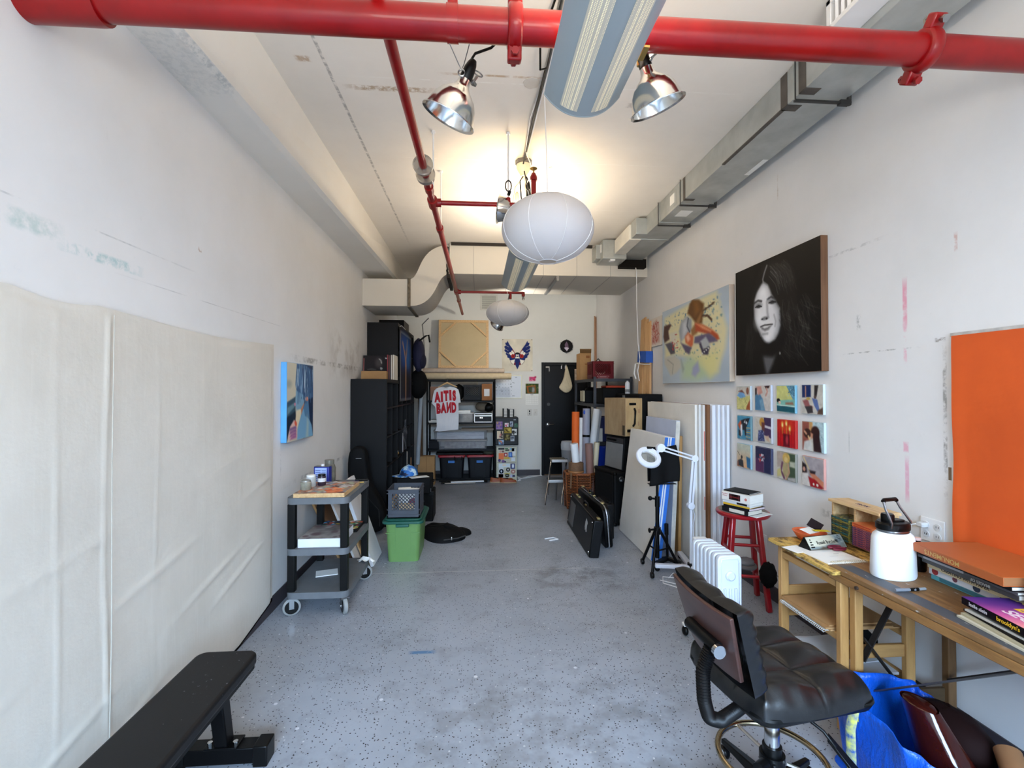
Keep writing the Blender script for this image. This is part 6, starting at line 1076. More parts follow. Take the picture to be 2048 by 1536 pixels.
M().beam((-.3, .06, .05), (0, 0, .05), .05, .035).obj('base_bar', LW, t, bev=.008); M().beam((.06, .36, .05), (0, 0, .05), .05, .035).obj('base_bar', LW, t, bev=.008); M().beam((.0, 0, .05), (.13, -.22, .05), .05, .035).obj('base_bar', LW, t, bev=.008); M().cyl((0, 0, .03), (0, 0, .085), .03, n=14).obj('base_hub', BLACKP, t)
for (x, y) in ((-.28, .056), (.056, .34), (.12, -.2)): M().ball((x, y, .025), (.025, .025, .025), 12, 8).obj('caster', BLACKP, t)
M().cyl((0, 0, .06), (.005, 0, .55), .012, n=14).obj('post', LW, t)
J1, J2, J3 = Vector((.0, 0, .585)), Vector((.035, 0, 1.0)), Vector((-.285, -.04, 1.10))
M().cyl(J1 + Vector((0, -.022, 0)), J1 + Vector((0, .022, 0)), .03, n=18).obj('knuckle', LW, t); M().cyl(J2 + Vector((0, -.022, 0)), J2 + Vector((0, .022, 0)), .03, n=18).obj('knuckle', LW, t); M().cyl(J3 + Vector((0, -.022, 0)), J3 + Vector((0, .022, 0)), .036, n=18).obj('knuckle', LW, t)
for p_, q_ in ((J1, J2),): M().beam(p_ + Vector((-.012, 0, 0)), q_ + Vector((-.012, 0, 0)), .02, .016).beam(p_ + Vector((.016, 0, 0)), q_ + Vector((.016, 0, 0)), .02, .016).obj('lower_arm', LW, t, bev=.003)
M().beam(J2 + Vector((0, 0, .014)), J3 + Vector((0, 0, .014)), .02, .014).beam(J2 + Vector((0, 0, -.016)), J3 + Vector((0, 0, -.016)), .02, .014).obj('upper_arm', LW, t, bev=.003)
hc = Vector((-.40, -.06, 1.02)); n_ = Vector((.05, -.62, .62)).normalized(); q = n_.to_track_quat('Z', 'Y').to_matrix().to_4x4(); mt = Matrix.Translation(hc) @ q
M().lathe([(.066, -.018), (.1, -.018), (.108, -.006), (.108, .01), (.1, .02), (.068, .02), (.062, .0)], n=40, mat=mt, caps=False).obj('ring_head', LW, t); M().lathe([(.001, .012), (.067, .004), (.067, -.004), (.001, -.012)], n=32, mat=mt).obj('lens', pm((196, 196, 190), .06, var=0, trans=.75), t, label='round glass magnifying lens'); M().tube([J3, J3 + Vector((-.02, -.01, -.02)), hc + Vector((.09, .02, .045))], .014, 8).obj('neck', LW, t)
M().box(-.012, .03, -.012, .006, 0, .012, Matrix.Translation(hc) @ q @ Matrix.Translation((.02, .088, .014))).obj('switch', BLACKP, t)
M().tube([(.01, -.015, .57), (.03, -.02, .5), (.012, -.02, .42), (.02, -.016, .3), (.0, -.016, .1)], .003, 5).obj('cord', LW, t)
tag(M().tube([(1.62, 3.9, .006), (1.7, 4.0, .006), (1.78, 3.93, .006), (1.8, 3.87, .006), (1.66, 3.9, .006), (1.58, 3.93, .006), (1.53, 3.8, .006), (1.6, 3.72, .006), (1.66, 3.62, .006), (1.72, 3.5, .006)], .0035, 6).tube([(1.53, 3.86, .006), (1.62, 3.78, .006), (1.75, 3.76, .006)], .0035, 6).obj('white_cable', WHITEP), 'loose white cable on the floor in front of the magnifying lamp', 'cord')
tag(M().tube([(.72, 5.02, .005), (.82, 5.06, .005), (.86, 5.0, .005), (.76, 4.96, .005)], .006, 6).obj('white_strip', WHITEP), 'white bent strip of plastic lying alone on the mid floor', 'strip')
# --- oil radiator
t = thing('oil_radiator', 'white oil filled radiator with seven fins in front of the red stool', 'heater', (1.51, 2.9, 0), R(1)); RW = pm((214, 220, 230), .35, var=.04)
nf = 7
for i in range(nf):
    y = -.15 + .3 * i / (nf - 1); m = M()
    out = []
    for (cx, cz, a0) in ((.045, .575, 0), (-.045, .575, 90), (-.045, .11, 180), (.045, .11, 270)):
        for k_ in range(5): a = R(a0 + 90 * k_ / 4); out.append((cx + .03 * math.cos(a), cz + .03 * math.sin(a)))
    m.prism(out, y - .017, y + .017, 'xz'); f_ = fixn(m.obj('fin', RW, t, bev=.007, seg=3))
M().box(-.03, .03, -.15, .15, .13, .17).box(-.03, .03, -.15, .15, .5, .54).obj('header', RW, t)
for x in (-.034, 0, .034): M().tube([(x, -.168, .12), (x, -.168, .41)], .012, 8, flat=.7).obj('pressed_rib', RW, t)
M().lathe([(.001, 0), (.03, 0), (.03, .012), (.022, .016), (.02, .02), (.001, .02)], n=28, mat=Matrix.Translation((0, -.167, .485)) @ Matrix.Rotation(PI / 2, 4, 'X')).obj('round_boss', RW, t)
M().tube([(x, -.168, z) for x, z in [(.058, .56), (.05, .585), (-.05, .585), (-.058, .56), (-.058, .13), (.058, .13)]], .005, 6, True).obj('face_rim', RW, t)
M().box(-.045, .045, .168, .225, .1, .6).obj('control_box', WHITEP, t, bev=.008)
for y in (-.1, .1):
    M().box(-.17, .15, y - .02, y + .02, .062, .08).obj('foot_bar', WHITEP, t, bev=.004)
    for x in (-.155, .135): M().ball((x, y, .03), (.02, .03, .03), 12, 8).cyl((x, y, .03), (x, y, .066), .01, n=8).obj('caster', BLACKP, t)
# --- red stool
t = thing('red_bar_stool', 'red painted wooden bar stool with books on its seat', 'stool', (2.0, 3.43, 0)); RS = pm((158, 14, 26), .28, var=.15, coat=.3)
M().lathe([(.15, .655), (.178, .66), (.188, .672), (.188, .684), (.178, .692)], n=40).obj('seat', RS, t); M().lathe([(.001, .692), (.168, .692), (.168, .6925), (.001, .6925)], n=40).obj('seat_top', pm((140, 132, 124), .7, var=.4, vs=14), t, label='worn grey seat top')
LG = []
for a in (-62, 30, 120, 208):
    a = R(a); A_ = Vector((.12 * math.cos(a), .12 * math.sin(a), .66)); B_ = Vector((.2 * math.cos(a), .2 * math.sin(a), .002)); LG.append((A_, B_)); M().beam(A_, B_, .036, .036).obj('leg', RS, t, bev=.008)
for i in range(4):
    for z in ((.46, .24) if i % 2 else (.40, .18)):
        (A0, B0), (A1, B1) = LG[i], LG[(i + 1) % 4]; f_ = (.66 - z) / .658; M().cyl(A0.lerp(B0, f_), A1.lerp(B1, f_), .0115, n=10).obj('rung', RS, t)
def book(name, label, c, W, D, T, rz, cover, pages=(232, 230, 222), group=None, spine=None, cat='book', soft=False, loc=True):
    """lying book: W along local y (spine length), D along local x, spine at -x"""
    t = thing(name, label, cat, c, rz, group); cm = pm(cover, .55, var=.08)
    M().box(-D / 2, D / 2, -W / 2, W / 2, 0, .0022).box(-D / 2, D / 2, -W / 2, W / 2, T - .0022, T).box(-D / 2, -D / 2 + .0022, -W / 2, W / 2, .0022, T - .0022).obj('cover', cm, t, bev=.0008)
    M().box(-D / 2 + .003, D / 2 - .004, -W / 2 + .003, W / 2 - .003, .0023, T - .0023).obj('pages', pm(pages, .8, var=.12, vs=60, stretch=(.2, .2, 8)), t)
    if spine: M().box(-D / 2 - .0006, -D / 2, -W / 2 + spine[0], -W / 2 + spine[1], T * .15, T * .85).obj('spine_print', pm(spine[2], .6), t)
    return t
BR = R(26); bc = (1.945, 3.335)
put(M().cbox((2.0, 3.36, .695), (.19, .26, .004), rz=BR), 'paper_pad', PAPER, 'white paper sheet under the book stack on the red stool', 'paper')
book('book', 'cream and black paperback at the bottom of the stack on the red stool', (1.955, 3.36, .698), .21, .17, .035, BR, (36, 36, 40), (226, 220, 204), spine=(.03, .15, (206, 200, 186)))
book('book', 'paperback with pale red pages second from the bottom on the stool', (1.965, 3.35, .7335), .215, .175, .018, BR - .06, (40, 36, 44), (224, 206, 206))
book('book', 'yellow spined book third from the bottom on the stool', (1.95, 3.345, .752), .205, .16, .014, BR + .04, (214, 170, 40), (232, 230, 224))
book('book', 'thin white and black journal below the thick dictionary on the stool', (1.95, 3.34, .7665), .215, .165, .02, BR, (206, 208, 212), spine=(.02, .1, (30, 30, 36)))
t = book('dictionary', 'thick white book with red and black label, topmost on the stool', (1.945, 3.335, .787), .225, .165, .062, BR, (222, 218, 210), (236, 234, 226), spine=(.075, .165, (60, 14, 20)))
M().box(-.0832, -.0826, -.02, .03, .012, .05).obj('spine_panel', pm((34, 12, 16), .5), t); text('spine_lettering', 'Random\nHouse', .014, pm((170, 40, 40), .6), t, (-.0834, .085, .04), (PI / 2, 0, -PI / 2), .0002); text('spine_lettering', 'DICTIONARY', .012, pm((170, 40, 40), .6), t, (-.0838, .005, .03), (PI / 2, 0, -PI / 2), .0002); M().cyl((-.0834, -.08, .03), (-.0826, -.08, .03), .01, n=16).obj('spine_seal', pm((200, 120, 110), .6), t)
book('notebook', 'black covered notebook lying on top of the dictionary on the stool', (1.95, 3.35, .8495), .2, .15, .008, BR + .06, (30, 30, 32))
t = thing('knit_hat', 'grey knitted hat hooked on a rear rung of the red stool', 'hat', (2.04, 3.46, .27)); M().ball((0, 0, .02), (.065, .05, .035), 16, 10, .06).obj('crown', pm((120, 114, 112), .95, bump=.6, bs=90), t); M().tube([(.06 * math.cos(a), -.01 + .052 * math.sin(a), -.002 + .006 * math.sin(a)) for a in [2 * PI * i / 20 for i in range(20)]], .016, 8, True).obj('band', pm((104, 98, 96), .95), t)
t = thing('black_pouch', 'black cloth pouch hanging on the front right leg of the red stool', 'pouch', (2.085, 3.25, .18)); M().ball((0, 0, .09), (.06, .05, .09), 16, 12, .1).obj('pouch', pm((14, 14, 15), .9, bump=.5, bs=40), t); M().tube([(.05, 0, .1), (.09, 0, .06), (.1, .02, .0)], .004, 6).obj('drawstring', pm(150, .7), t)
# ================================================================ desk corner, bottom right
WTOP = wood((206, 168, 96), (128, 92, 46), 4, 1, .6, 30.0); WFR = wood((196, 152, 92), (160, 116, 64), 2.5, 2, .6, 9.0); WFRX = wood((196, 152, 92), (160, 116, 64), 2.5, 1, .6, 9.0)
t = thing('drafting_table', 'light wooden drafting table with a mottled top next to the red stool', 'table', (1.9, 2.36, 0))
k = NT('mottled_top'); f = k.ramp(k.noise(34, 5, .75, stretch=(1, .4, 1)), .44, .58); k.base(k.mix(f, C(206, 170, 88), C(92, 66, 26))); k.b.inputs['Roughness'].default_value = .55
wobj(M().hexa([(1.655, 2.09, .732), (2.17, 2.13, .732), (2.17, 2.63, .732), (1.67, 2.605, .732), (1.655, 2.09, .75), (2.17, 2.13, .75), (2.17, 2.63, .75), (1.67, 2.605, .75)]), 'table_top', k.m, t, bev=.003)
for (x, y) in ((1.70, 2.10), (1.70, 2.53), (2.03, 2.10), (2.03, 2.53)): wobj(M().box(x, x + .045, y, y + .03, 0, .732), 'leg', WFR, t, bev=.004)
for z in (.66, .41, .2):
    wobj(M().box(1.705, 1.725, 2.13, 2.53, z, z + .035), 'side_rail', WFRX, t, bev=.003); wobj(M().box(2.045, 2.065, 2.13, 2.53, z, z + .035), 'side_rail', WFRX, t, bev=.003)
for (y, z) in ((2.54, .33), (2.11, .33), (2.54, .66), (2.11, .12), (2.54, .12), (2.54, .44)): wobj(M().box(1.745, 2.03, y, y + .018, z, z + .06), 'cross_rail', wood((190, 146, 88), (156, 112, 62), 2.5, 0, .6, 9.0), t, bev=.003)
for i in range(7): wobj(M().cyl((1.715, 2.16 + i * .055, .707), (1.715, 2.175 + i * .055, .725), .005, n=6), 'dowel', pm((214, 190, 150), .6), t)
put(M().cbox((1.87, 2.325, .448), (.37, .35, .006), rz=.01), 'drawing_board', pm((176, 138, 92), .8, var=.1), 'brown drawing board lying on the shelf of the drafting table', 'board')
put(M().cbox((1.84, 2.32, .456), (.34, .34, .008), rz=-.02).cbox((1.85, 2.33, .464), (.33, .33, .006), rz=.03), 'kraft_pad', CARD, 'kraft paper pad on top of the drawing board under the desk', 'pad')
t = thing('spiral_sketchpad', 'large spiral bound pad under the kraft pad, coil sticking out in front', 'sketchpad', (1.85, 2.32, .445)); m = M()
for i in range(30): y = -.16 + i * .011; m.tube([(-.185 + .007 * math.cos(a), y + .001 * a, -.004 + .007 * math.sin(a)) for a in [2 * PI * j / 8 for j in range(8)]], .0014, 4, True)
m.obj('coil', pm((206, 204, 198), .4), t); M().box(-.18, .17, -.165, .165, -.0, .0004).obj('cover', PAPER, t)
put(M().cbox((1.875, 2.3, .244), (.3, .33, .012), rz=-.08).cbox((1.86, 2.33, .254), (.26, .26, .005), rz=.1), 'white_board', pm((206, 208, 212), .6), 'white boards lying on the lowest shelf of the drafting table', 'board')
put(M().ball((2.0, 2.34, .31), (.05, .1, .05), 14, 8, .12), 'dark_bundle', pm((20, 20, 22), .9), 'dark crumpled bundle on the lowest drafting table shelf', 'bundle')
# folding work table
t = thing('folding_table', 'worn wooden folding table along the right wall with grey painted edge strip', 'table', (1.97, 1.4, 0))
k = NT('worn_top'); f = k.noise(3.5, 5, .65, stretch=(14, 1.2, 1)); c_ = k.mix(k.ramp(f, .3, .7), C(150, 112, 68), C(110, 78, 44)); f = k.ramp(k.noise(6, 4, .6), .6, .68); c_ = k.mix(k.math('MULTIPLY', f, .3), c_, C(200, 190, 176))
c_ = mark(k, c_, 'xy', (-.195, -.1), (.038, .9), C(72, 76, 82), 1.0, 0); f = k.ramp(k.noise(20, 3, .6, stretch=(3, .6, 1)), .66, .69); c_ = k.mix(k.math('MULTIPLY', f, .8), c_, C(206, 206, 206)); k.base(c_); k.b.inputs['Roughness'].default_value = .55; k.bump(k.noise(40, 3), .15, .002)
wobj(M().hexa([(1.74, .35, .732), (2.24, .33, .732), (2.235, 2.24, .732), (1.695, 2.175, .732), (1.74, .35, .752), (2.24, .33, .752), (2.235, 2.24, .752), (1.695, 2.175, .752)]), 'table_top', k.m, t, bev=.003)
wobj(M().hexa([(1.74, .35, .695), (1.765, .35, .695), (1.72, 2.17, .695), (1.695, 2.17, .695), (1.74, .35, .731), (1.765, .35, .731), (1.72, 2.17, .731), (1.695, 2.17, .731)]).hexa([(1.71, 2.15, .695), (1.71, 2.175, .695), (2.23, 2.235, .695), (2.23, 2.21, .695), (1.71, 2.15, .731), (1.71, 2.175, .731), (2.23, 2.235, .731), (2.23, 2.21, .731)]), 'apron', wood((168, 122, 70), (122, 84, 42), 3, 1, .6, 12.0), t, bev=.004)
for (x, y) in ((1.735, 2.055), (2.19, 2.05), (1.765, .5), (2.19, .5)): wobj(M().box(x, x + .04, y, y + .035, 0, .695), 'leg', WFR if x < 1.75 else wood((132, 98, 60), (96, 66, 38), 2.5, 2, .6, 9.0), t, bev=.004)
IRON = pm((52, 48, 46), .5, .6)
wobj(M().beam((1.96, 2.07, .66), (1.79, 2.08, .34), .006, .03, up=(0, 1, 0)), 'iron_brace', IRON, t); wobj(M().beam((1.79, 2.08, .45), (1.99, 2.09, .2), .006, .03, up=(0, 1, 0)), 'iron_brace', IRON, t); wobj(M().beam((2.1, 2.03, .7), (2.2, 2.05, .52), .006, .03, up=(0, 1, 0)), 'iron_brace', IRON, t)
wobj(M().beam((1.78, 2.04, .22), (1.8, 1.45, .66), .006, .035, up=(1, 0, 0)), 'long_brace', pm((88, 84, 82), .5, .5), t); wobj(M().beam((2.185, 2.04, .26), (2.18, 1.5, .66), .006, .035, up=(1, 0, 0)), 'long_brace', IRON, t); wobj(M().box(1.76, 2.2, 2.07, 2.085, .14, .2), 'cross_bar', wood((90, 70, 46), (70, 52, 32), 2.5, 0), t)
wobj(M().cyl((1.716, 1.42, .71), (1.745, 1.42, .71), .01, n=12).cyl((1.69, 2.0, .712), (1.72, 2.0, .712), .008, n=12), 'bolt', pm((50, 36, 26), .6), t)
# things on the drafting table
t = thing('orange_bowl', 'orange woven plastic bowl holding papers on the drafting table', 'bowl', (1.885, 2.555, .7505)); OB = pm((226, 110, 62), .55, bump=.5, bs=60)
M().lathe([(.05, 0), (.058, .004), (.082, .04), (.086, .046), (.08, .046), (.055, .01), (.001, .008)], n=36, caps=False).obj('bowl', OB, t)
put(M().cbox((1.875, 2.54, .805), (.09, .06, .002), rz=.4, rx=.2), 'white_card', PAPER, 'white card lying in the orange bowl', 'card'); put(M().cbox((1.93, 2.525, .808), (.08, .045, .002), rz=-.2, rx=-.1), 'yellow_card', pm((230, 208, 30), .6), 'yellow card lying in the orange bowl', 'card'); put(M().cbox((1.935, 2.575, .825), (.07, .003, .05), rz=-.5, ry=.5), 'dark_card', pm((44, 20, 24), .6), 'dark red card sticking up from the orange bowl', 'card')
t = thing('name_plate', 'three-sided desk name plate with landscape print and black ends', 'name plate', (1.865, 2.43, .7505), R(11)); npo = [(-.045, 0), (.035, 0), (.0, .062)]
M().prism(npo, -.125, .125, 'yz').obj('block', BLACKP, t); a = math.atan2(.045, .062); cv = Cv(60, 16, (196, 196, 176)).noise(.06, 5, 2).poly([(0, .75), (.4, .8), (.6, .6), (.8, .7), (1, .4), (1, 1), (0, 1)], (126, 140, 140), .05).poly([(.72, .0), (1, 0), (1, .6), (.85, .7)], (130, 150, 156), .06).dabs(30, [(60, 70, 76), (90, 110, 120), (160, 176, 176)], (.78, .05, 1, .6), (.01, .05), 3).poly([(.25, .95), (.35, .8), (.5, .9), (.55, 1), (.3, 1)], (90, 80, 70), .04)
mm = Matrix.Translation((0, -.045, 0)) @ Matrix.Rotation(-a, 4, 'X'); L_ = math.hypot(.045, .062)
painted(cv, 'plate_print', PRINT, t, .24, .07, lambda u, v: tuple(mm @ Vector((-.12 + .24 * u, -.0012, .003 + (1 - v) * (L_ - .006)))))
p_ = mm @ Vector((.0, -.002, L_ * .52)); text('name_lettering', 'Russell Borchers', .026, pm((24, 24, 26), .6), t, tuple(mm @ Vector((.005, -.0018, L_ * .5))), (PI / 2 - a, 0, 0), .0002, .0004, sx=.78); 
for i in range(4): zz = L_ * (.2 + .17 * i); M().box(-.112 + .004 * i, -.088 - .002 * i, -.0022, -.0012, zz, zz + .006, mm).obj('ladder_mark', BLACK, t)
put(M().cbox((1.70, 2.40, .7516), (.1, .1, .002), rz=.2), 'loose_paper', PAPER, 'loose white paper half under the name plate', 'paper')
t = thing('spiral_notebook', 'open white spiral notebook with blank page at the table edge', 'notebook', (1.80, 2.27, .7505), R(3)); M().box(-.1, .105, -.085, .09, .0, .006).obj('pages', PAPER, t); m = M()
for i in range(18): x = -.085 + i * .0108; m.tube([(x + .001 * j, -.087 + .007 * math.cos(2 * PI * j / 8), .0085 + .007 * math.sin(2 * PI * j / 8)) for j in range(8)], .0014, 4, True)
m.obj('coil', pm((206, 190, 160), .4), t); M().box(-.02, .03, .0, .001, .006, .0064).box(.03, .06, .03, .034, .006, .0064).obj('pencil_mark', pm(160, .7), t)
t = thing('scissors', 'scissors with dark red handles lying on the notebook edge', 'scissors', (1.845, 2.355, .763), R(8)); M().hexa([(-.11, -.004, 0), (.0, -.008, 0), (.0, .002, 0), (-.11, -.001, 0), (-.11, -.004, .003), (.0, -.008, .003), (.0, .002, .003), (-.11, -.001, .003)]).obj('blades', STEEL, t); m = M()
for s in (-1, 1): m.tube([(.05 + .035 * math.cos(a) , s * .016 + .014 * math.sin(a), .003) for a in [2 * PI * i / 14 for i in range(14)]], .006, 6, True)
m.obj('handle', pm((120, 24, 52), .4), t)
t = thing('wooden_media_rack', 'small pine rack holding two stacks of cases on the desk', 'rack', (2.09, 2.42, .7525)); 
for y in (-.155, 0.0, .16): M().box(-.045, .06, y - .006, y + .006, 0, .205).obj('upright', PINE, t, bev=.001)
M().box(-.06, .065, -.17, .175, .205, .22).obj('top_board', PINE, t, bev=.002); M().box(-.05, .06, -.165, .17, 0, .01).obj('bottom_board', PINE, t, bev=.002); M().box(.052, .06, -.15, .155, .01, .205).obj('back_board', pm((200, 166, 120), .6), t); text('stamp', 'FROM', .03, pm((70, 40, 80), .7), t, (0, .0, .2205), (0, 0, -PI / 2), .0002, .001)
ordn = ['topmost', 'second from top', 'third from top', 'fourth from top', 'fifth from top', 'sixth from top', 'seventh from top', 'eighth from top', 'ninth from top', 'tenth from top', 'lowest']
k = NT('case_print'); f = k.ramp(k.noise(38, 3, .6), .4, .6); c1 = k.mix(f, C(36, 80, 84), C(150, 140, 60)); f2 = k.ramp(k.noise(60, 2), .52, .58); k.base(k.mix(f2, c1, C(20, 34, 50))); k.b.inputs['Roughness'].default_value = .25; GRC = k.m
k = NT('case_print'); v = k.node('ShaderNodeTexVoronoi'); v.inputs['Scale'].default_value = 120; k.link(k.pos(), v.inputs['Vector']); f = k.ramp(v.outputs['Distance'], .3, .4); k.base(k.mix(f, C(206, 120, 120), C(84, 66, 110))); k.b.inputs['Roughness'].default_value = .25; PUC = k.m
n_l = 10
for i in range(n_l):
    z = .763 + (n_l - 1 - i) * .0124; t = thing('disc_case', 'green printed case, %s in the left stack of the pine rack' % (ordn[i] if i < n_l - 1 else 'lowest'), 'case', (2.09, 2.497, z), R(random.uniform(-1.5, 1.5)), 'cases in the pine rack')
    M().box(-.068, .05, -.066, .066, 0, .0118).obj('case', GRC, t, bev=.001); M().box(-.0685, -.068, -.06, .06, .002, .01).obj('spine_print', [pm((40, 96, 96), .4, var=.5, vs=40), pm((150, 134, 60), .4, var=.6, vs=40), pm((60, 70, 50), .4, var=.5, vs=40)][i % 3], t)
n_r = 11
for i in range(n_r):
    z = .763 + (n_r - 1 - i) * .0112; og = i < 2; t = thing('disc_case', ('orange printed case, %s in the right stack of the pine rack' if og else 'purple and pink printed case, %s in the right stack of the pine rack') % (ordn[i] if i < n_r - 1 else 'lowest'), 'case', (2.09, 2.346, z), R(random.uniform(-1.5, 1.5)), 'cases in the pine rack')
    M().box(-.068, .05, -.066, .066, 0, .0107).obj('case', pm((224, 124, 70), .4, var=.2, vs=40) if og else PUC, t, bev=.001); M().box(-.0685, -.068, -.056, .056, .0025, .008).obj('spine_print', pm((206, 70, 40), .4, var=.3, vs=90) if og else pm((170, 70, 90), .4, var=.7, vs=120), t)
# white jug
t = thing('white_jug', 'big white insulated jug with black lid and steel handle on the desk', 'jug', (1.90, 2.03, .7525), R(12)); JW = pm((232, 236, 240), .5, var=.02)
M().lathe([(.05, 0), (.1, .001), (.103, .01), (.1, .1), (.096, .17), (.09, .186), (.074, .199), (.069, .203)], n=48, sy=.74).obj('body', JW, t); M().lathe([(.069, .2), (.071, .203), (.071, .212), (.069, .214)], n=40, sy=.78).obj('steel_collar', STEEL, t); M().lathe([(.071, .212), (.074, .215), (.074, .238), (.066, .246), (.001, .248)], n=40, sy=.8).obj('lid', BLACKP, t); M().lathe([(.024, .24), (.026, .25), (.026, .274), (.022, .28), (.001, .281)], loc=(-.018, .01, 0), n=24).obj('spout_cap', BLACKP, t); M().box(-.012, .05, -.02, .02, .246, .254).obj('cap_tether', BLACKP, t, bev=.004)
M().tube([(-.06, -.035, .226), (-.062, -.04, .25), (-.072, -.02, .31), (-.07, -.01, .34)], .005, 8).tube([(.062, -.035, .24), (.06, -.035, .25), (.026, -.015, .31), (.016, -.005, .34)], .005, 8).obj('handle_wire', STEEL, t); M().tube([(-.072, -.01, .342), (-.065, -.008, .348), (.01, -.005, .348), (.018, -.004, .341)], .009, 10).obj('handle_grip', BLACKP, t)
t = thing('dark_bottle', 'dark bottle mostly hidden behind the white jug', 'bottle', (2.07, 2.08, .7525)); M().lathe([(.03, 0), (.034, .006), (.034, .1), (.03, .11), (.012, .125), (.012, .14)], n=20).obj('bottle', pm((30, 18, 16), .2), t); M().lathe([(.014, .14), (.014, .152), (.001, .153)], n=16).obj('cap', pm((226, 190, 180), .5), t)
t = thing('marker_pen', 'grey marker pen lying near the front of the folding table', 'pen', (1.82, 1.862, .7595)); M().cyl((-.07, 0, 0), (.02, 0, 0), .0065, n=12).obj('barrel', pm((120, 126, 134), .4), t); M().cyl((.02, 0, 0), (.07, .004, 0), .0058, n=12).obj('cap', pm((140, 146, 152), .4), t); M().cyl((-.005, 0, 0), (.035, .001, 0), .0069, n=12).obj('band', BLACK, t)
# books
UPS = (Matrix.Rotation(-PI / 2, 4, 'Z') @ Matrix.Rotation(PI / 2, 4, 'X') @ Matrix.Rotation(PI, 4, 'Z')).to_euler()
SP = lambda b, ext, c: (ext[0], ext[1], c)
t = book('book', 'teal spined book at the bottom of the large book stack', (2.125, 1.77, .7525), .42, .19, .022, R(-2), (92, 170, 176), spine=(.18, .38, (60, 110, 120)))
t = book('book', 'white book with red and navy dot patterns above the teal one', (2.125, 1.775, .775), .42, .2, .034, R(-2), (216, 214, 214)); m1, m2, m3 = M(), M(), M()
for (y, r, mm_) in ((.18, .015, m1), (.09, .011, m2), (.0, .015, m3), (-.1, .012, m2), (-.16, .013, m1)): mm_.lathe([(.001, 0), (r, 0), (r, .0008)], n=18, mat=Matrix.Translation((-.1, y, .017)) @ Matrix.Rotation(-PI / 2, 4, 'Y'))
m1.obj('red_dots', pm((166, 50, 50), .6, var=.5, vs=120), t); m2.obj('plum_dots', pm((120, 60, 70), .6, var=.3, vs=120), t); m3.obj('navy_dots', pm((34, 44, 70), .6, var=.4, vs=120), t)
t = book('book', 'cream spined paper craft book in the large stack', (2.10, 1.765, .8095), .4, .21, .026, R(-4), (206, 184, 142)); text('spine_lettering', 'CREATING WITH PAPER', .019, pm((50, 34, 24), .7), t, (-.1062, .03, .013), (PI / 2, 0, -PI / 2), .0002, .0003)
t = book('book', 'dark book with pale grey spine lettering above the cream one', (2.085, 1.76, .836), .4, .24, .02, R(-4), (62, 58, 56)); text('spine_lettering', 'IMAGES OF', .016, pm((170, 166, 160), .7), t, (-.1212, -.06, .01), UPS, .0002, .0003)
book('book', 'thin mottled black and white book in the upper part of the large stack', (2.08, 1.765, .8565), .41, .25, .012, R(-3), (76, 74, 76), spine=(.2, .38, (150, 150, 152)))
book('book', 'thin black book right under the rust orange one', (2.075, 1.765, .869), .4, .25, .016, R(-5), (30, 28, 30), spine=(.22, .34, (96, 40, 40)))
t = book('book', 'large rust orange cloth book on top of the large stack', (2.075, 1.765, .8855), .4, .31, .034, R(-5), (176, 92, 40), (150, 100, 60)); text('spine_lettering', 'MONUMENTS', .026, pm((204, 166, 96), .6), t, (-.1562, .05, .017), UPS, .0002, .0002)
for i, (z, h_, c, lab) in enumerate([(.7525, .05, (210, 196, 160), 'thick cream old book at the bottom of the right hand stack'), (.803, .03, (130, 126, 118), 'grey old book second from the bottom of the right hand stack'), (.8335, .04, (206, 190, 154), 'pale yellowed book in the middle of the right hand stack'), (.874, .03, (160, 150, 110), 'olive edged book second from the top of the right hand stack'), (.9045, .03, (196, 150, 96), 'tan book on top of the right hand stack')]): book('book', lab, (2.07, 1.36, z), .36 - .01 * i, .25 + .005 * (i % 2), h_, R(3 - 2 * i), c, (206, 196, 166))
for i, (x, y, z, h_, c, rz, lab) in enumerate([(1.885, 1.43, .7525, .008, (214, 206, 184), -6, 'cream magazine at the bottom of the pile under the purple book'), (1.89, 1.425, .761, .008, (190, 180, 150), -9, 'second magazine with tan cover under the purple book'), (1.90, 1.43, .7695, .009, (40, 36, 34), -12, 'dark covered magazine in the middle of the pile under the purple book'), (1.905, 1.42, .779, .007, (206, 204, 196), -7, 'white edged magazine second from the top under the purple book'), (1.915, 1.44, .7865, .009, (52, 46, 42), -13, 'black magazine directly below the purple book')]):
    if lab.startswith('cream'): z0 = z
    book('magazine', lab, (x, y, z), .40, .24, h_, R(rz), c, (216, 212, 200), cat='magazine')
t = thing('purple_guidebook', 'purple to pink paperback guidebook with yellow lettering in the near corner', 'book', (1.90, 1.435, .796), R(-10)); W_, D_, T_ = .40, .235, .026
M().box(-D_ / 2, D_ / 2, -W_ / 2, W_ / 2, 0, T_).obj('block', pm((26, 14, 30), .4), t, bev=.001); cv = Cv(40, 30, (60, 30, 110)); tt = np.clip(cv.U * 1.15 + (cv.V - .5) * .25, 0, 1); st = np.array([[62, 34, 112], [104, 50, 130], [190, 84, 150], [226, 140, 150], [236, 200, 130]], float); q_ = tt * 4; ii = np.clip(q_.astype(int), 0, 3); ff_ = (q_ - ii)[..., None]; cv.a = st[ii] * (1 - ff_) + st[ii + 1] * ff_
painted(cv, 'cover_print', PRINT, t, W_, D_, lambda u, v: (-D_ / 2 + .0008 + (1 - v) * (D_ - .0016), W_ / 2 - u * W_, T_ + .0006))
YE = pm((236, 186, 40), .5); OR_ = pm((226, 104, 30), .5); PK = pm((236, 214, 222), .5)
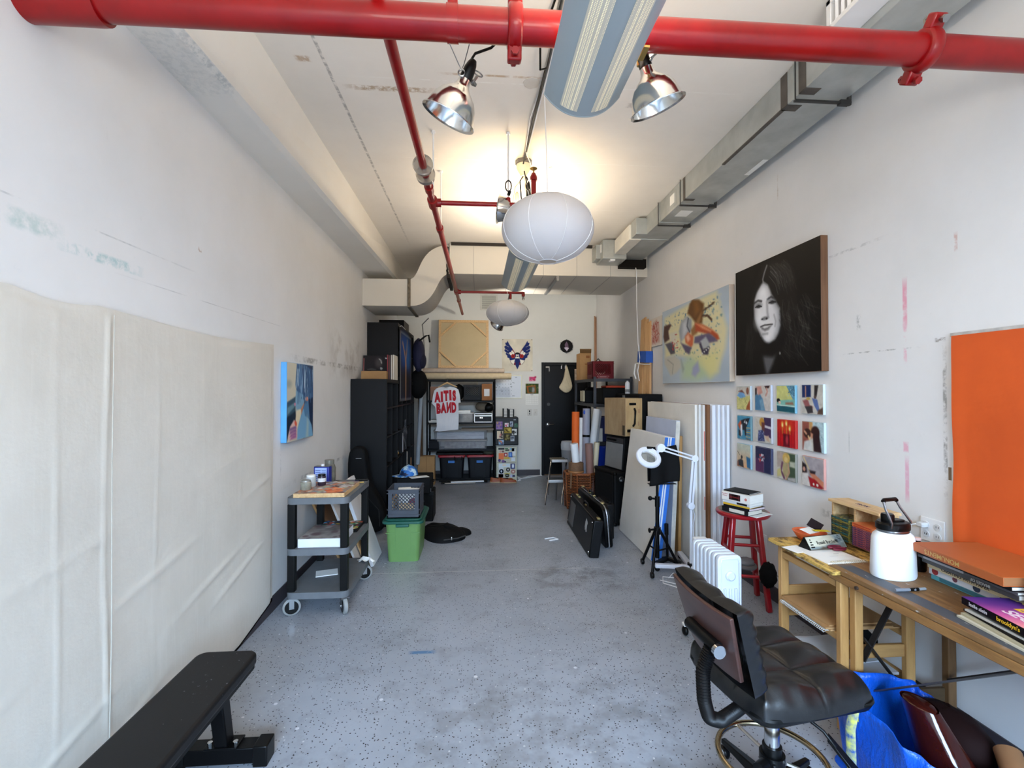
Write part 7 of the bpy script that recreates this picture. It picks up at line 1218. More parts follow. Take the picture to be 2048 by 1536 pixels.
text('cover_lettering', "brooklyn's", .048, pm((230, 200, 120), .5), t, (.06, .1, T_ + .0012), (0, 0, -PI / 2), .0003, .0008); text('cover_lettering', 'BEST', .062, YE, t, (.005, .045, T_ + .0012), (0, 0, -PI / 2 + .1), .0003, .002); text('cover_lettering', 'SECRETS', .06, PK, t, (-.055, -.02, T_ + .0012), (0, 0, -PI / 2 + .05), .0003, .001, spacing=.95)
text('spine_lettering', 'leslie alein', .018, pm((206, 200, 206), .5), t, (-D_ / 2 - .0006, .13, T_ * .5), (PI / 2, 0, -PI / 2), .0003, .0003); text('spine_lettering', "brooklyn's", .02, YE, t, (-D_ / 2 - .0006, .015, T_ * .5), (PI / 2, 0, -PI / 2), .0003, .0004); text('spine_lettering', 'BEST SECRETS', .022, OR_, t, (-D_ / 2 - .0006, -.11, T_ * .5), (PI / 2, 0, -PI / 2), .0003, .0006)
# wall sockets
t = thing('power_outlet', 'double white wall outlet with a plug above the book stack', 'outlet', (XR, 2.175, .845), R(-90)); M().box(-.062, .062, -.008, 0, 0, .118).obj('plate', WHITEP, t, bev=.003); 
for x in (-.03, .03):
    for z in (.036, .082):
        so = M().lathe([(.001, 0), (.017, 0), (.017, .003)], n=18, mat=Matrix.Translation((x, -.008, z)) @ Matrix.Rotation(PI / 2, 4, 'X')).obj('socket', pm(216, .5), t)
        for q in (-.006, .006): M().box(x + q - .001, x + q + .001, -.0118, -.011, z - .004, z + .006).obj('slot', BLACK, so)
t = thing('plug', 'white flat plug with its cord in the upper left socket of the outlet', 'plug', (XR - .012, 2.205, .927), R(-90)); M().box(-.018, .018, -.035, 0, -.012, .012).obj('body', pm(206, .5), t, bev=.005); M().tube([(-.015, -.03, 0), (-.04, -.04, -.01), (-.05, -.04, -.06), (-.03, -.03, -.12), (0, -.025, -.168)], .004, 6).obj('cord', WHITEP, t)
t = thing('low_wall_plate', 'blank white outlet plate low on the right wall behind the red stool', 'outlet', (XR, 3.59, .35), R(-90)); M().box(0, .07, -.006, 0, 0, .115).obj('plate', WHITEP, t, bev=.002); M().box(.025, .045, -.008, -.006, .02, .05).box(.025, .045, -.008, -.006, .065, .095).obj('socket', pm(206, .5), t)
# orange backdrop paper
k = NT('orange_paper'); f = k.ramp(k.noise(1.8, 4, .6), .35, .7); k.base(k.mix(f, C(216, 88, 24), C(198, 78, 22))); k.b.inputs['Roughness'].default_value = .7; k.bump(k.noise(5, 4, .6), .25, .02)
t = thing('orange_paper', 'large sheet of orange backdrop paper hung on the right wall', 'paper', (XR - .002, 2.055, .74), R(-90))
M().grid(lambda u, v: (u * 1.5 + .002 * math.sin(v * 17) * (1 - u) ** 6, -.012 - .008 * math.sin(u * 3.2 + v * 2.2) ** 2 - .004 * math.sin(v * 9 + u * 4) - .01 * (1 - v) * (u < .02), v * 1.115), 60, 50).obj('sheet', k.m, t); M().box(-.02, 1.5, -.006, 0, 1.112, 1.13).obj('batten', pm((206, 202, 196), .6, var=.3, vs=20), t, label='white batten along the top edge'); M().grid(lambda u, v: (-.005 + .006 * u + .002 * math.sin(v * 17), -.008, v * 1.112), 2, 50).obj('torn_edge', pm((226, 220, 206), .8), t)
# --- pictures on the right wall
cv = Cv(170, 150, (7, 6, 6)); r_ = random.Random(8)
cv.poly([(.52, .03), (.66, .1), (.74, .22), (.78, .38), (.82, .52), (.88, .65), (.96, .78), (1, .9), (1, 1), (.3, 1), (.24, .87), (.14, .76), (.15, .64), (.21, .49), (.25, .23), (.34, .09), (.42, .035)], (14, 12, 11), .03)
cv.poly([(.37, .81), (.55, .82), (.5, .92), (.45, 1), (.42, 1)], (92, 92, 95), .02)
FACE = [(.398, .19), (.45, .23), (.494, .32), (.54, .39), (.588, .46), (.595, .6), (.575, .665), (.526, .715), (.453, .737), (.4, .715), (.355, .66), (.316, .58), (.278, .49), (.262, .4), (.27, .314), (.32, .24), (.36, .2)]
cv.poly(FACE, (228, 228, 230), .014)
d = cv.sdist(FACE); ins = cv.inside(FACE); cv.put(np.where(ins, np.clip(1 - d / .07, 0, 1) ** 1.6, 0) * .6, (104, 104, 108)); cv.put(np.where(ins, np.clip((cv.U - .5) / .12, 0, 1), 0) * .4, (120, 120, 124))
cv.ell(.33, .52, .055, .07, (244, 244, 246), 0, .7, .7).ell(.5, .52, .045, .07, (220, 220, 224), 0, .7, .6).ell(.38, .28, .07, .05, (246, 246, 248), 0, .8, .7).ell(.44, .69, .05, .03, (240, 240, 242), 0, .7, .8)
cv.line([(.275, .35), (.32, .337), (.365, .352)], .01, (58, 56, 58), .6, .9).line([(.44, .352), (.487, .34), (.54, .372)], .01, (52, 50, 52), .6, .9)
cv.ell(.325, .378, .042, .02, (128, 128, 130), 8, .6).ell(.497, .38, .046, .02, (120, 120, 122), 12, .6)
for x, y in ((.325, .395), (.5, .392)): cv.ell(x, y, .03, .011, (50, 48, 50), 8, .4).line([(x - .04, y - .004), (x, y - .012), (x + .042, y + .004)], .006, (24, 22, 24), .5)
cv.line([(.42, .35), (.41, .42), (.385, .5)], .018, (234, 234, 236), .9, .7).line([(.435, .37), (.44, .46), (.45, .51)], .012, (150, 150, 154), .8, .7).ell(.405, .512, .04, .016, (96, 96, 98), 0, .5, .8).ell(.375, .513, .012, .007, (40, 38, 40)).ell(.43, .517, .014, .008, (40, 38, 40))
cv.poly([(.352, .577), (.405, .566), (.44, .57), (.5, .578), (.455, .618), (.408, .626), (.368, .604)], (118, 116, 118), .01).poly([(.37, .58), (.41, .577), (.44, .58), (.478, .583), (.44, .597), (.4, .6)], (222, 222, 222), .006).line([(.35, .578), (.405, .57), (.44, .573), (.503, .578)], .005, (40, 38, 40), .6).line([(.38, .648), (.44, .65)], .01, (130, 130, 132), .8, .6).line([(.52, .5), (.54, .56), (.53, .6)], .008, (130, 130, 132), .8, .5)
cv.poly([(.44, .05), (.41, .12), (.385, .165), (.36, .2), (.3, .26), (.265, .33), (.255, .42), (.235, .5), (.2, .6), (.22, .4), (.26, .2), (.35, .08)], (18, 16, 16), .015)
cv.poly([(.4, .165), (.45, .21), (.5, .31), (.55, .38), (.6, .45), (.605, .6), (.7, .62), (.78, .5), (.74, .25), (.64, .1), (.5, .035), (.43, .06)], (22, 19, 18), .014)
cv.line([(.437, .055), (.406, .107), (.384, .163), (.39, .19)], .008, (150, 148, 148), .7, .8)
for i in range(70):
    x = r_.uniform(.45, .66); y = r_.uniform(.06, .16); g = r_.choice([58, 74, 96, 120]) if i < 26 else r_.choice([34, 42, 54]); s_ = r_.uniform(.1, .22)
    cv.line([(x, y), (x + .04 + s_ * .2, y + s_ * .5), (x + .05 + s_ * .3, y + s_)], r_.uniform(.002, .005), (g, g - 3, g - 5), .8, .6)
for i in range(120):
    x = r_.uniform(.58, .9); y = r_.uniform(.38, .75); g = r_.choice([34, 40, 50, 64, 90]); s_ = r_.uniform(.08, .22); cv.line([(x, y), (x + r_.uniform(-.02, .05), y + s_ * .6), (x + r_.uniform(0, .12), y + s_)], r_.uniform(.002, .004), (g, g - 2, g - 4), .8, .45)
for i in range(60):
    x = r_.uniform(.16, .27); y = r_.uniform(.5, .85); g = r_.choice([28, 34, 44]); cv.line([(x, y), (x - r_.uniform(0, .03), y + .07), (x - r_.uniform(-.02, .05), y + .15)], .003, (g, g - 2, g - 3), .8, .5)
cv.poly([(.3, .72), (.36, .68), (.42, .735), (.47, .745), (.55, .72), (.6, .62), (.66, .66), (.62, .82), (.5, .86), (.36, .84)], (15, 13, 13), .02).ell(.585, .835, .01, .012, (120, 120, 122))
picture('portrait_painting', 'big black and white portrait of a long-haired woman with brown edges on the right wall', (XR, 3.857, 1.722), 1.0, .876, .05, R(-90), cv, wood((120, 84, 56), (92, 60, 38), 3, 2))
def px_(P, s=1 / .973): return [(u * s, v) for u, v in P]
cv = Cv(110, 64, (176, 190, 202)).noise(.05, 3, 4)
cv.poly(px_([(.044, .1), (.3, .06), (.6, .03), (.83, .02), (.9, .27), (.955, .447), (.93, .65), (.84, .89), (.75, .93), (.48, .7), (.24, .63), (.05, .65)]), (222, 214, 170), .03)
for i in range(7): cv.line(px_([(.08, .14 + i * .07), (.5, .1 + i * .075), (.88, .07 + i * .08)]), .012, (206, 206, 180), .8, .5)
cv.dabs(90, [(110, 140, 160), (90, 124, 150), (140, 160, 150)], (.06, .08, .9, .25), (.004, .012), 3).dabs(50, [(100, 134, 156), (120, 150, 150)], (.6, .1, .92, .6), (.004, .014), 5).dabs(60, [(110, 150, 150), (150, 170, 130)], (.15, .5, .9, .75), (.004, .014), 7)
cv.poly(px_([(.45, .69), (.62, .73), (.75, .93), (.6, .98), (.35, .95), (.36, .75)]), (184, 206, 160), .06, .8).poly(px_([(.6, .72), (.85, .66), (.84, .89), (.75, .95)]), (222, 218, 150), .05, .8)
cv.poly(px_([(.51, -.0), (.6, .03), (.675, .1), (.666, .2), (.648, .32), (.57, .31), (.49, .2), (.436, .145), (.47, .04)]), (104, 66, 28), .015).poly(px_([(.53, .02), (.6, .05), (.62, .16), (.55, .2)]), (130, 86, 36), .03).line(px_([(.65, .18), (.72, .16), (.8, .13)]), .012, (70, 44, 26), .4).line(px_([(.65, .235), (.72, .25), (.77, .31)]), .012, (80, 50, 28), .4)
cv.poly(px_([(.337, .22), (.426, .18), (.5, .23), (.5, .375), (.4, .43), (.326, .48), (.3, .33)]), (150, 156, 166), .015).poly(px_([(.36, .25), (.42, .21), (.44, .36), (.36, .44)]), (196, 200, 206), .03).line(px_([(.45, .21), (.43, .3), (.47, .38)]), .008, (80, 84, 96), .6).poly(px_([(.62, .2), (.66, .16), (.58, .42), (.5, .45), (.49, .36), (.55, .3)]), (150, 104, 56), .015)
cv.poly(px_([(.546, .29), (.656, .335), (.768, .415), (.844, .486), (.865, .541), (.83, .55), (.768, .48), (.656, .43), (.554, .39)]), (176, 76, 40), .012).poly(px_([(.56, .3), (.66, .35), (.77, .43), (.76, .445), (.65, .38)]), (222, 150, 110), .012).poly(px_([(.396, .424), (.444, .376), (.527, .45), (.517, .547), (.489, .571), (.405, .5)]), (196, 100, 60), .012).poly(px_([(.41, .43), (.45, .4), (.48, .47), (.44, .5)]), (230, 180, 150), .015)
cv.poly(px_([(.544, .453), (.737, .451), (.814, .518), (.843, .562), (.704, .564), (.535, .529)]), (98, 88, 118), .012).poly(px_([(.326, .486), (.499, .573), (.461, .653), (.404, .616)]), (92, 82, 108), .012).poly(px_([(.622, .523), (.697, .482), (.752, .585), (.655, .624)]), (176, 182, 186), .01).poly(px_([(.605, .55), (.63, .54), (.66, .62), (.752, .6), (.72, .693), (.654, .678)]), (50, 44, 72), .01).line(px_([(.61, .69), (.76, .6)]), .004, (220, 220, 220), .5)
cv.poly(px_([(.031, .207), (.135, .2), (.169, .224), (.112, .29), (.134, .405), (.041, .437), (.018, .351)]), (70, 34, 28), .012).poly(px_([(.053, .456), (.178, .445), (.221, .514), (.231, .608), (.155, .614)]), (84, 80, 92), .012).poly(px_([(.13, .33), (.25, .33), (.26, .5), (.16, .45)]), (206, 206, 206), .03, .6).dabs(16, [(190, 60, 60), (160, 40, 50)], (.18, .36, .3, .56), (.006, .016), 9)
cv.poly(px_([(.04, .648), (.22, .637), (.324, .711), (.334, .801), (.241, .87), (.154, .9), (.039, .728)]), (196, 192, 180), .02).line(px_([(.1, .68), (.2, .75), (.18, .87)]), .006, (150, 150, 140), .7).poly(px_([(.515, .816), (.586, .752), (.612, .865), (.55, .93), (.497, .9)]), (160, 164, 196), .02).poly(px_([(.33, .7), (.38, .82), (.36, .86)]), (150, 160, 150), .02)
picture('figure_painting', 'wide pastel painting of a reclining figure on a patterned blanket, left of the portrait', (XR, 5.45, 1.673), 1.49, .856, .05, R(-90), cv, pm((206, 190, 172), .7, var=.08))
cv = Cv(34, 32, (222, 214, 204)).poly([(.22, .35), (.3, .15), (.6, .08), (.8, .3), (.84, .9), (.18, .92)], (206, 170, 158), .04); r_ = random.Random(12)
for i in range(46): x, y = r_.uniform(.2, .78), r_.uniform(.15, .85); cv.line([(x, y), (x + r_.uniform(-.12, .12), y + r_.uniform(-.12, .12)), (x + r_.uniform(-.12, .12), y + r_.uniform(-.1, .16))], .012, r_.choice([(176, 70, 60), (190, 90, 76), (160, 60, 56)]), .5, .8)
picture('red_ink_drawing', 'small framed red line drawing left of the wide pastel painting', (XR, 5.95, 2.15), .4, .36, .018, R(-90), cv, pm((214, 206, 196), .6), 'drawing')
# twelve small canvases
def sm(i):
    c = Cv(40, 40, (200, 196, 186)); B = (24, 22, 26)
    if i == 0: c.poly([(0, .45), (1, .4), (1, 1), (0, 1)], (206, 200, 130), .03).dabs(60, [(150, 150, 80), (222, 216, 150), (130, 130, 100)], (0, .5, .8, 1), (.01, .03), 1).poly([(.02, .4), (.2, .25), (.5, .22), (.68, .45), (.3, .52)], (110, 160, 206), .03).poly([(.1, .22), (.4, .15), (.6, .3), (.4, .26)], (120, 70, 60), .03).ell(.82, .2, .1, .15, (140, 90, 70)).poly([(.75, .85), (1, .55), (1, 1), (.7, 1)], (160, 84, 44), .03)
    if i == 1: c.poly([(0, 0), (1, 0), (1, 1), (0, 1)], (206, 200, 194), .01).poly([(0, .4), (.3, .3), (.5, .55), (.65, 1), (0, 1)], (76, 124, 160), .03).poly([(.1, .05), (.4, .02), (.5, .3), (.2, .4)], (206, 150, 136), .03).poly([(0, .1), (.12, .1), (.12, .35), (0, .4)], (50, 34, 40), .03).poly([(.3, .6), (.5, .5), (.62, .95), (.4, 1)], (120, 160, 186), .04).poly([(.62, .02), (.95, 0), (.9, .1), (.7, .12)], (60, 36, 36), .02).line([(.75, .12), (.8, .25), (.7, .4)], .04, (200, 150, 136), .5)
    if i == 2: c.poly([(0, 0), (1, 0), (1, .6), (0, .6)], (206, 206, 130), .01).poly([(.55, 0), (1, 0), (1, .55), (.9, .5)], (96, 150, 176), .02).dabs(50, [(40, 80, 110), (170, 206, 216)], (.65, .02, 1, .4), (.01, .025), 3).poly([(0, .55), (1, .5), (1, .74), (0, .74)], (130, 190, 176), .02).poly([(0, .72), (1, .76), (1, 1), (.02, .96)], (30, 90, 104), .02).line([(0, .72), (1, .76)], .02, (200, 230, 220), .4).ell(.1, .55, .1, .08, B).ell(.17, .63, .07, .06, (222, 190, 170)).poly([(.5, .62), (.9, .6), (.95, .7), (.5, .7)], (150, 110, 90), .03)
    if i == 3: c.poly([(.03, 0), (.45, 0), (.45, .42), (.03, .44)], (26, 46, 96), .02).line([(.2, .06), (.2, .4)], .025, (190, 140, 116), .5).poly([(.62, .02), (.8, .02), (.72, .4), (.6, .42)], (46, 40, 40), .02).poly([(.05, .55), (.3, .48), (.4, .7), (.55, .75), (.5, .95), (.2, .8)], (150, 90, 90), .03).poly([(.15, .75), (.5, .72), (.55, .95), (.3, 1), (.22, .85)], (60, 56, 58), .02).poly([(.5, .45), (.75, .5), (.85, .85), (.75, .9), (.6, .7)], (90, 110, 160), .02).ell(.65, .42, .06, .06, (90, 70, 66)).ell(.32, .48, .1, .05, (190, 160, 80)).poly([(.78, .86), (1, .75), (1, 1), (.75, 1)], (90, 70, 60), .03)
    if i == 4: c.poly([(0, 0), (1, 0), (1, 1), (0, 1)], (70, 140, 170), .01).poly([(.05, .4), (.25, .2), (.4, .3), (.2, .6)], (200, 90, 50), .03).poly([(.3, .2), (.55, .12), (.95, .06), (.85, .25), (.7, .45), (.68, .8), (.6, .85), (.55, .6), (.35, .6)], (28, 30, 38), .02).poly([(.5, .28), (.62, .15), (.6, .3)], (226, 226, 226), .02).ell(.7, .28, .06, .06, (226, 226, 226)).poly([(.25, .4), (.38, .35), (.4, .8), (.25, .95)], (216, 216, 220), .03).poly([(.1, .6), (.25, .65), (.3, .9), (.1, .85)], (36, 36, 42), .02)
    if i == 4:
        for q in range(6): c.line([(.65 + q * .01, .95 - q * .09), (.98, .98 - q * .1)], .016, (206, 170, 90) if q % 2 else (120, 80, 40), .4)
    if i == 5: c.poly([(.55, .0), (1, 0), (1, .8), (.55, .7)], (70, 50, 84), .02).poly([(.6, .3), (1, .35), (1, .45), (.6, .4)], (206, 200, 206), .02).ell(.42, .2, .16, .18, (190, 140, 60)).poly([(.4, .2), (.6, .2), (.58, .55), (.42, .55)], (110, 60, 50), .03).poly([(.2, .55), (.5, .5), (.6, .95), (.15, .98)], (56, 64, 110), .03).dabs(40, [(120, 130, 170), (40, 44, 80)], (.2, .55, .55, .95), (.01, .03), 4).poly([(.6, .75), (.85, .7), (.9, .95), (.7, .9)], (206, 176, 150), .03)
    if i == 6:
        c.poly([(0, 0), (1, 0), (1, 1), (0, 1)], (190, 20, 26), .01); c.ell(.5, .2, .4, .3, (214, 70, 30), 0, .6, .7)
        for q in range(7): c.line([(.05 + q * .15, .4), (.04 + q * .15, 1)], .02, (150, 12, 22), .8, .7)
        for x, y in ((.3, .18), (.52, .12), (.7, .3)): c.ell(x, y, .06, .11, (236, 190, 80), 0, .5).ell(x, y + .02, .03, .06, (246, 232, 170), 0, .5).line([(x, y + .12), (x + .01, .5)], .025, (206, 120, 50), .5)
        c.poly([(.35, .52), (.68, .52), (.7, .98), (.35, .98)], (90, 10, 26), .03).ell(.55, .72, .07, .18, (176, 50, 60), 0, .4)
    if i == 7: c.poly([(0, 0), (.35, 0), (.35, 1), (0, 1)], (150, 84, 70), .03).poly([(.35, 0), (.5, 0), (.45, .5), (.35, .5)], (200, 150, 90), .03).poly([(.5, 0), (1, 0), (1, 1), (.8, 1)], (176, 200, 206), .02).dabs(60, [(140, 170, 180), (200, 216, 220)], (.6, 0, 1, .8), (.01, .025), 8).ell(.25, .4, .18, .16, (60, 34, 30)).ell(.62, .35, .2, .22, (54, 28, 26)).poly([(.5, .4), (.8, .4), (.9, 1), (.55, 1)], (46, 26, 28), .03).poly([(.4, .36), (.52, .4), (.5, .55), (.42, .58)], (200, 140, 110), .03).poly([(.1, .7), (.4, .6), (.5, 1), (.05, 1)], (206, 206, 202), .03).line([(.12, .35), (.2, .42)], .04, (206, 150, 120), .5).line([(.35, .6), (.3, .5)], .035, (222, 180, 130), .5)
    if i == 8: c.grad((190, 194, 176), (226, 170, 120), 'v', .2, 1).poly([(.7, .5), (1, .55), (1, 1), (.75, .95)], (40, 100, 140), .03).poly([(.05, .75), (.3, .65), (.45, .7), (.5, 1), (.05, .95)], (40, 40, 44), .03).ell(.35, .57, .07, .08, (44, 36, 36)).line([(.02, .35), (.2, .5)], .015, (90, 80, 70), .5).poly([(0, .8), (.12, .75), (.12, 1), (0, 1)], (130, 80, 60), .03)
    if i == 9: c.poly([(0, 0), (1, 0), (1, .5), (0, .5)], (44, 42, 72), .02).poly([(0, .45), (.55, .5), (.55, 1), (0, 1)], (86, 44, 84), .03).poly([(.55, .4), (1, .4), (1, 1), (.55, 1)], (38, 40, 76), .03).dabs(26, [(214, 206, 210), (190, 60, 60), (150, 150, 170)], (.25, .25, .58, .58), (.02, .05), 5)
    if i == 10: c.poly([(.5, 0), (1, 0), (1, 1), (.5, 1)], (70, 86, 64), .03).poly([(0, 0), (.5, 0), (.4, .5), (0, .6)], (176, 160, 150), .03).ell(.52, .2, .2, .2, (206, 170, 90)).ell(.5, .25, .1, .1, (222, 196, 130)).poly([(.3, .4), (.65, .35), (.65, .8), (.35, .95)], (176, 160, 116), .03).line([(.3, .4), (.22, .7), (.4, .95)], .05, (110, 70, 90), .5).line([(.62, .4), (.68, .7), (.5, .98)], .04, (190, 150, 120), .5).poly([(.7, .3), (1, .28), (1, .5), (.7, .48)], (176, 180, 160), .03).poly([(0, .7), (.2, .6), (.25, .9), (0, .95)], (206, 196, 130), .03).poly([(.6, .9), (1, .85), (1, 1), (.6, 1)], (176, 176, 176), .03)
    if i == 11: c.poly([(0, 0), (1, 0), (1, .8), (.3, .8)], (166, 158, 162), .02).poly([(0, .2), (.2, .3), (.25, .6), (0, .6)], (40, 26, 26), .03).poly([(0, .6), (.3, .55), (.4, 1), (0, 1)], (216, 210, 204), .03).line([(.08, .05), (.45, .6), (.55, .75)], .03, (206, 186, 140), .4).poly([(.35, .45), (.65, .45), (.6, .6), (.4, .6)], (50, 40, 44), .03).poly([(.35, .55), (.6, .55), (1, .75), (1, .95), (.5, .7)], (206, 130, 100), .02).poly([(.3, .68), (.6, .72), (1, .95), (.9, 1), (.4, 1)], (160, 24, 30), .03).ell(.55, .9, .04, .04, (226, 220, 210)).ell(.72, .9, .05, .05, (226, 220, 210)).ell(.1, .45, .06, .08, (206, 150, 130))
    return c.noise(.06, 9, i)
ROWS = (1.433, 1.184, .947); COLS = (3.902, 3.636, 3.362, 3.091)
LB = ['blue and yellow sleeper with flowers', 'person in a blue jacket', 'bather in a green bathtub', 'two seated people under a blue poster', 'leaping black and white orca on blue', 'curly haired person by purple shelves', 'glowing candles on bright red', 'two embracing people with dark hair', 'small dark figure under a yellow sky', 'white flowers on dark purple', 'blonde person standing before green', 'guitarist holding a red guitar']
SIDE = [(200, 216, 226), (206, 214, 230), (130, 190, 216), (206, 222, 230), (110, 150, 160), (200, 200, 206), (200, 44, 40), (196, 216, 222), (150, 190, 210), (60, 66, 100), (150, 150, 140), (206, 150, 140)]
for i in range(12):
    r, c = divmod(i, 4); picture('small_canvas', 'small square painting of %s, %s row of the grid' % (LB[i], ['top', 'middle', 'bottom'][r]), (XR, COLS[c] - (.004 if r == 1 else 0), ROWS[r] + .004 * (c % 2)), .205 if c else .2, .2, .019, R(-90), sm(i), pm(SIDE[i], .6, var=.1), 'painting', 'grid of small canvases')
# ================================================================ office chair and blue bag
t = thing('office_chair', 'black tufted leather swivel chair with wooden back shell in the foreground', 'office chair', (1.12, 1.73, 0), R(9))
k = NT('black_leather'); f = k.noise(5, 4, .6); k.base(k.mix(f, C(13, 13, 14), C(20, 20, 21))); k.link(k.math('MULTIPLY_ADD', k.noise(12, 4), .12, .26), k.b.inputs['Roughness']); k.bump(k.noise(26, 4, .65, stretch=(1, .4, 1)), .12, .008); LEA = k.m
def puff(e, w): t_ = min(1, e / w); return math.sqrt(max(0, 1 - (1 - t_) ** 2))
def cushion(u, v):     # tufted seat, 2 x 3 pads with rounded corners
    X_ = 2 * u - 1; Y_ = 2 * v - 1; x = .01 + .255 * X_ * math.sqrt(1 - .24 * Y_ * Y_ * X_ * X_); y = .236 * Y_ * math.sqrt(1 - .24 * X_ * X_ * Y_ * Y_)
    e = min(u, 1 - u, v, 1 - v); edge = puff(e, .15)
    a = abs(math.sin(PI * 3 * v)) ** .45; b = abs(math.sin(PI * 2 * u)) ** .45
    wr = (.005 * math.sin(46 * v + 9 * u) + .004 * math.sin(40 * u)) * (1 - min(1, e / .22)); z = .508 + .096 * edge * (.70 + .30 * a * b) + wr * edge
    return (x, y, z - .03 * max(0, u - .75))
m = M().grid(cushion, 90, 84); m.obj('seat_cushion', LEA, t, ang=180)
sh = []
for (sx, sy, a0) in ((1, 1, 0), (-1, 1, 90), (-1, -1, 180), (1, -1, 270)):
    for i in range(6): a = R(a0 + 18 * i); sh.append((.015 + sx * (.245 - .06) + .06 * math.cos(a), sy * (.222 - .06) + .06 * math.sin(a)))
M().ring(None, [[Vector((x * .8, y * .8, .465)) for x, y in sh], [Vector((x * .96, y * .96, .485)) for x, y in sh], [Vector((x, y, .508)) for x, y in sh], [Vector((x * .99, y * .99, .516)) for x, y in sh]]).obj('seat_shell', BLACKP, t)
MB = Matrix.Translation((-.335, -.059, .77)) @ Matrix.Rotation(R(-5), 4, 'Z') @ Matrix.Rotation(R(-15), 4, 'Y')      # backrest: local y along the width, z up
def backpad(u, v):
    y = -.2 + .4 * u; z = -.165 + .29 * v; e = min(u, 1 - u, v, 1 - v); edge = puff(e, .2)
    a = abs(math.sin(PI * 3 * u)) ** .4; wr = (.007 * math.sin(38 * v + 7 * u) + .004 * math.sin(30 * u)) * (1 - min(1, e / .25)); k_ = 1 + .05 * math.sin(min(1, e / .14) * PI)
    return tuple(MB @ Vector((.01 + .08 * (y / .42) ** 2 + (.09 * (.68 + .32 * a) + wr) * edge, y * k_ * (1 - .1 * (1 - v)), z * k_)))
m = M(); m.grid(backpad, 70, 50); m.obj('back_cushion', LEA, t, ang=180)
def shell(u, v, o=0.0):
    y = -.188 + .376 * u; z = -.125 + .235 * v; w_ = 1 - .2 * (1 - v); return MB @ Vector((.006 + .08 * (y / .42) ** 2 + o, y * w_, z))
m = M(); n1, n2 = 16, 6; m.grid(lambda u, v: shell(u, v), n1, n2); o = len(m.v); m.grid(lambda u, v: shell(u, v, -.014), n1, n2)
W1 = n1 + 1
for i in range(n1): m.f.append((i + 1, i, o + i, o + i + 1)); b = n2 * W1; m.f.append((b + i, b + i + 1, o + b + i + 1, o + b + i))
for j in range(n2): m.f.append((j * W1, (j + 1) * W1, o + (j + 1) * W1, o + j * W1)); m.f.append(((j + 1) * W1 + n1, j * W1 + n1, o + j * W1 + n1, o + (j + 1) * W1 + n1))
SHELLW = wood((82, 52, 44), (56, 36, 32), 2.2, 1, .35, 7.0); fixn(m.obj('back_shell', SHELLW, t, bev=.003, label='brown wooden back shell'))
M().tube([MB @ Vector((-.02, -.11, -.02)), MB @ Vector((-.02, .07, -.02))], .022, 12).obj('back_bracket', BLACKP, t); M().cyl(MB @ Vector((-.025, -.115, -.02)), MB @ Vector((-.025, -.13, -.02)), .022, n=16).obj('adjust_knob', CHROME, t)
path = [MB @ Vector((-.03, -.08, -.03)), Vector((-.39, -.13, .66)), Vector((-.385, -.13, .56)), Vector((-.36, -.12, .49)), Vector((-.30, -.1, .455)), Vector((-.2, -.06, .453)), Vector((-.1, -.02, .455))]
pts = []
for i in range(len(path) - 1):
    for j in range(10): pts.append(path[i].lerp(path[i + 1], j / 10))
for _ in range(4): pts = [pts[0]] + [(pts[i - 1] + pts[i] * 2 + pts[i + 1]) / 4 for i in range(1, len(pts) - 1)] + [pts[-1]]
P2 = []; rr = []
for i in range(len(pts) - 1):
    for q in (0, .5): P2.append(pts[i].lerp(pts[i + 1], q)); rr.append(.024 if q == 0 else .0195)
M().tube(P2, rr, 14).obj('back_bellows', pm((20, 20, 22), .4), t, ang=25)
M().cyl((0, 0, .23), (0, 0, .465), .027, n=24).obj('gas_column', CHROME, t); M().cyl((0, 0, .06), (0, 0, .25), .034, n=24).obj('column_sleeve', BLACKP, t); M().cyl((0, 0, .44), (0, 0, .47), .05, n=24).obj('seat_plate', BLACKP, t)
M().tube([(.0, -.05, .455), (.07, -.16, .4), (.09, -.19, .36)], .006, 8).hexa([(.075, -.17, .385), (.1, -.15, .385), (.1, -.15, .37), (.075, -.17, .37), (.12, -.27, .29), (.16, -.24, .29), (.16, -.24, .275), (.12, -.27, .275)]).obj('height_lever', BLACKP, t, bev=.003)
M().tube([(.19 * math.cos(a), .19 * math.sin(a), .20) for a in [2 * PI * i / 48 for i in range(48)]], .0115, 10, True).obj('foot_ring', pm((176, 160, 130), .2, 1.0), t, label='brassy metal foot ring')
for q in range(5):
    a = R(20 + 72 * q); c, s = math.cos(a), math.sin(a); M().hexa([(c * .03 - s * .02, s * .03 + c * .02, .07), (c * .03 + s * .02, s * .03 - c * .02, .07), (c * .27 + s * .012, s * .27 - c * .012, .065), (c * .27 - s * .012, s * .27 + c * .012, .065), (c * .03 - s * .018, s * .03 + c * .018, .12), (c * .03 + s * .018, s * .03 - c * .018, .12), (c * .27 + s * .01, s * .27 - c * .01, .085), (c * .27 - s * .01, s * .27 + c * .01, .085)]).obj('base_arm', BLACKP, t, bev=.004)
    w_ = M().lathe([(.001, -.014), (.022, -.014), (.027, -.008), (.027, .008), (.022, .014), (.001, .014)], n=18, mat=Matrix.Translation((c * .265, s * .265, .0275)) @ Matrix.Rotation(a, 4, 'Z') @ Matrix.Rotation(PI / 2, 4, 'X')).obj('caster', BLACKP, t); M().lathe([(.014, -.0148), (.019, -.0148), (.019, .0148), (.014, .0148)], n=18, mat=Matrix.Translation((c * .265, s * .265, .0275)) @ Matrix.Rotation(a, 4, 'Z') @ Matrix.Rotation(PI / 2, 4, 'X'), caps=False).obj('caster_ring', pm(206, .4), w_)
    if q < 5: M().tube([(c * .05, s * .05, .2), (c * .19, s * .19, .2)], .007, 6).obj('ring_spoke', CHROME, t) if q in (1, 3, 4) else None
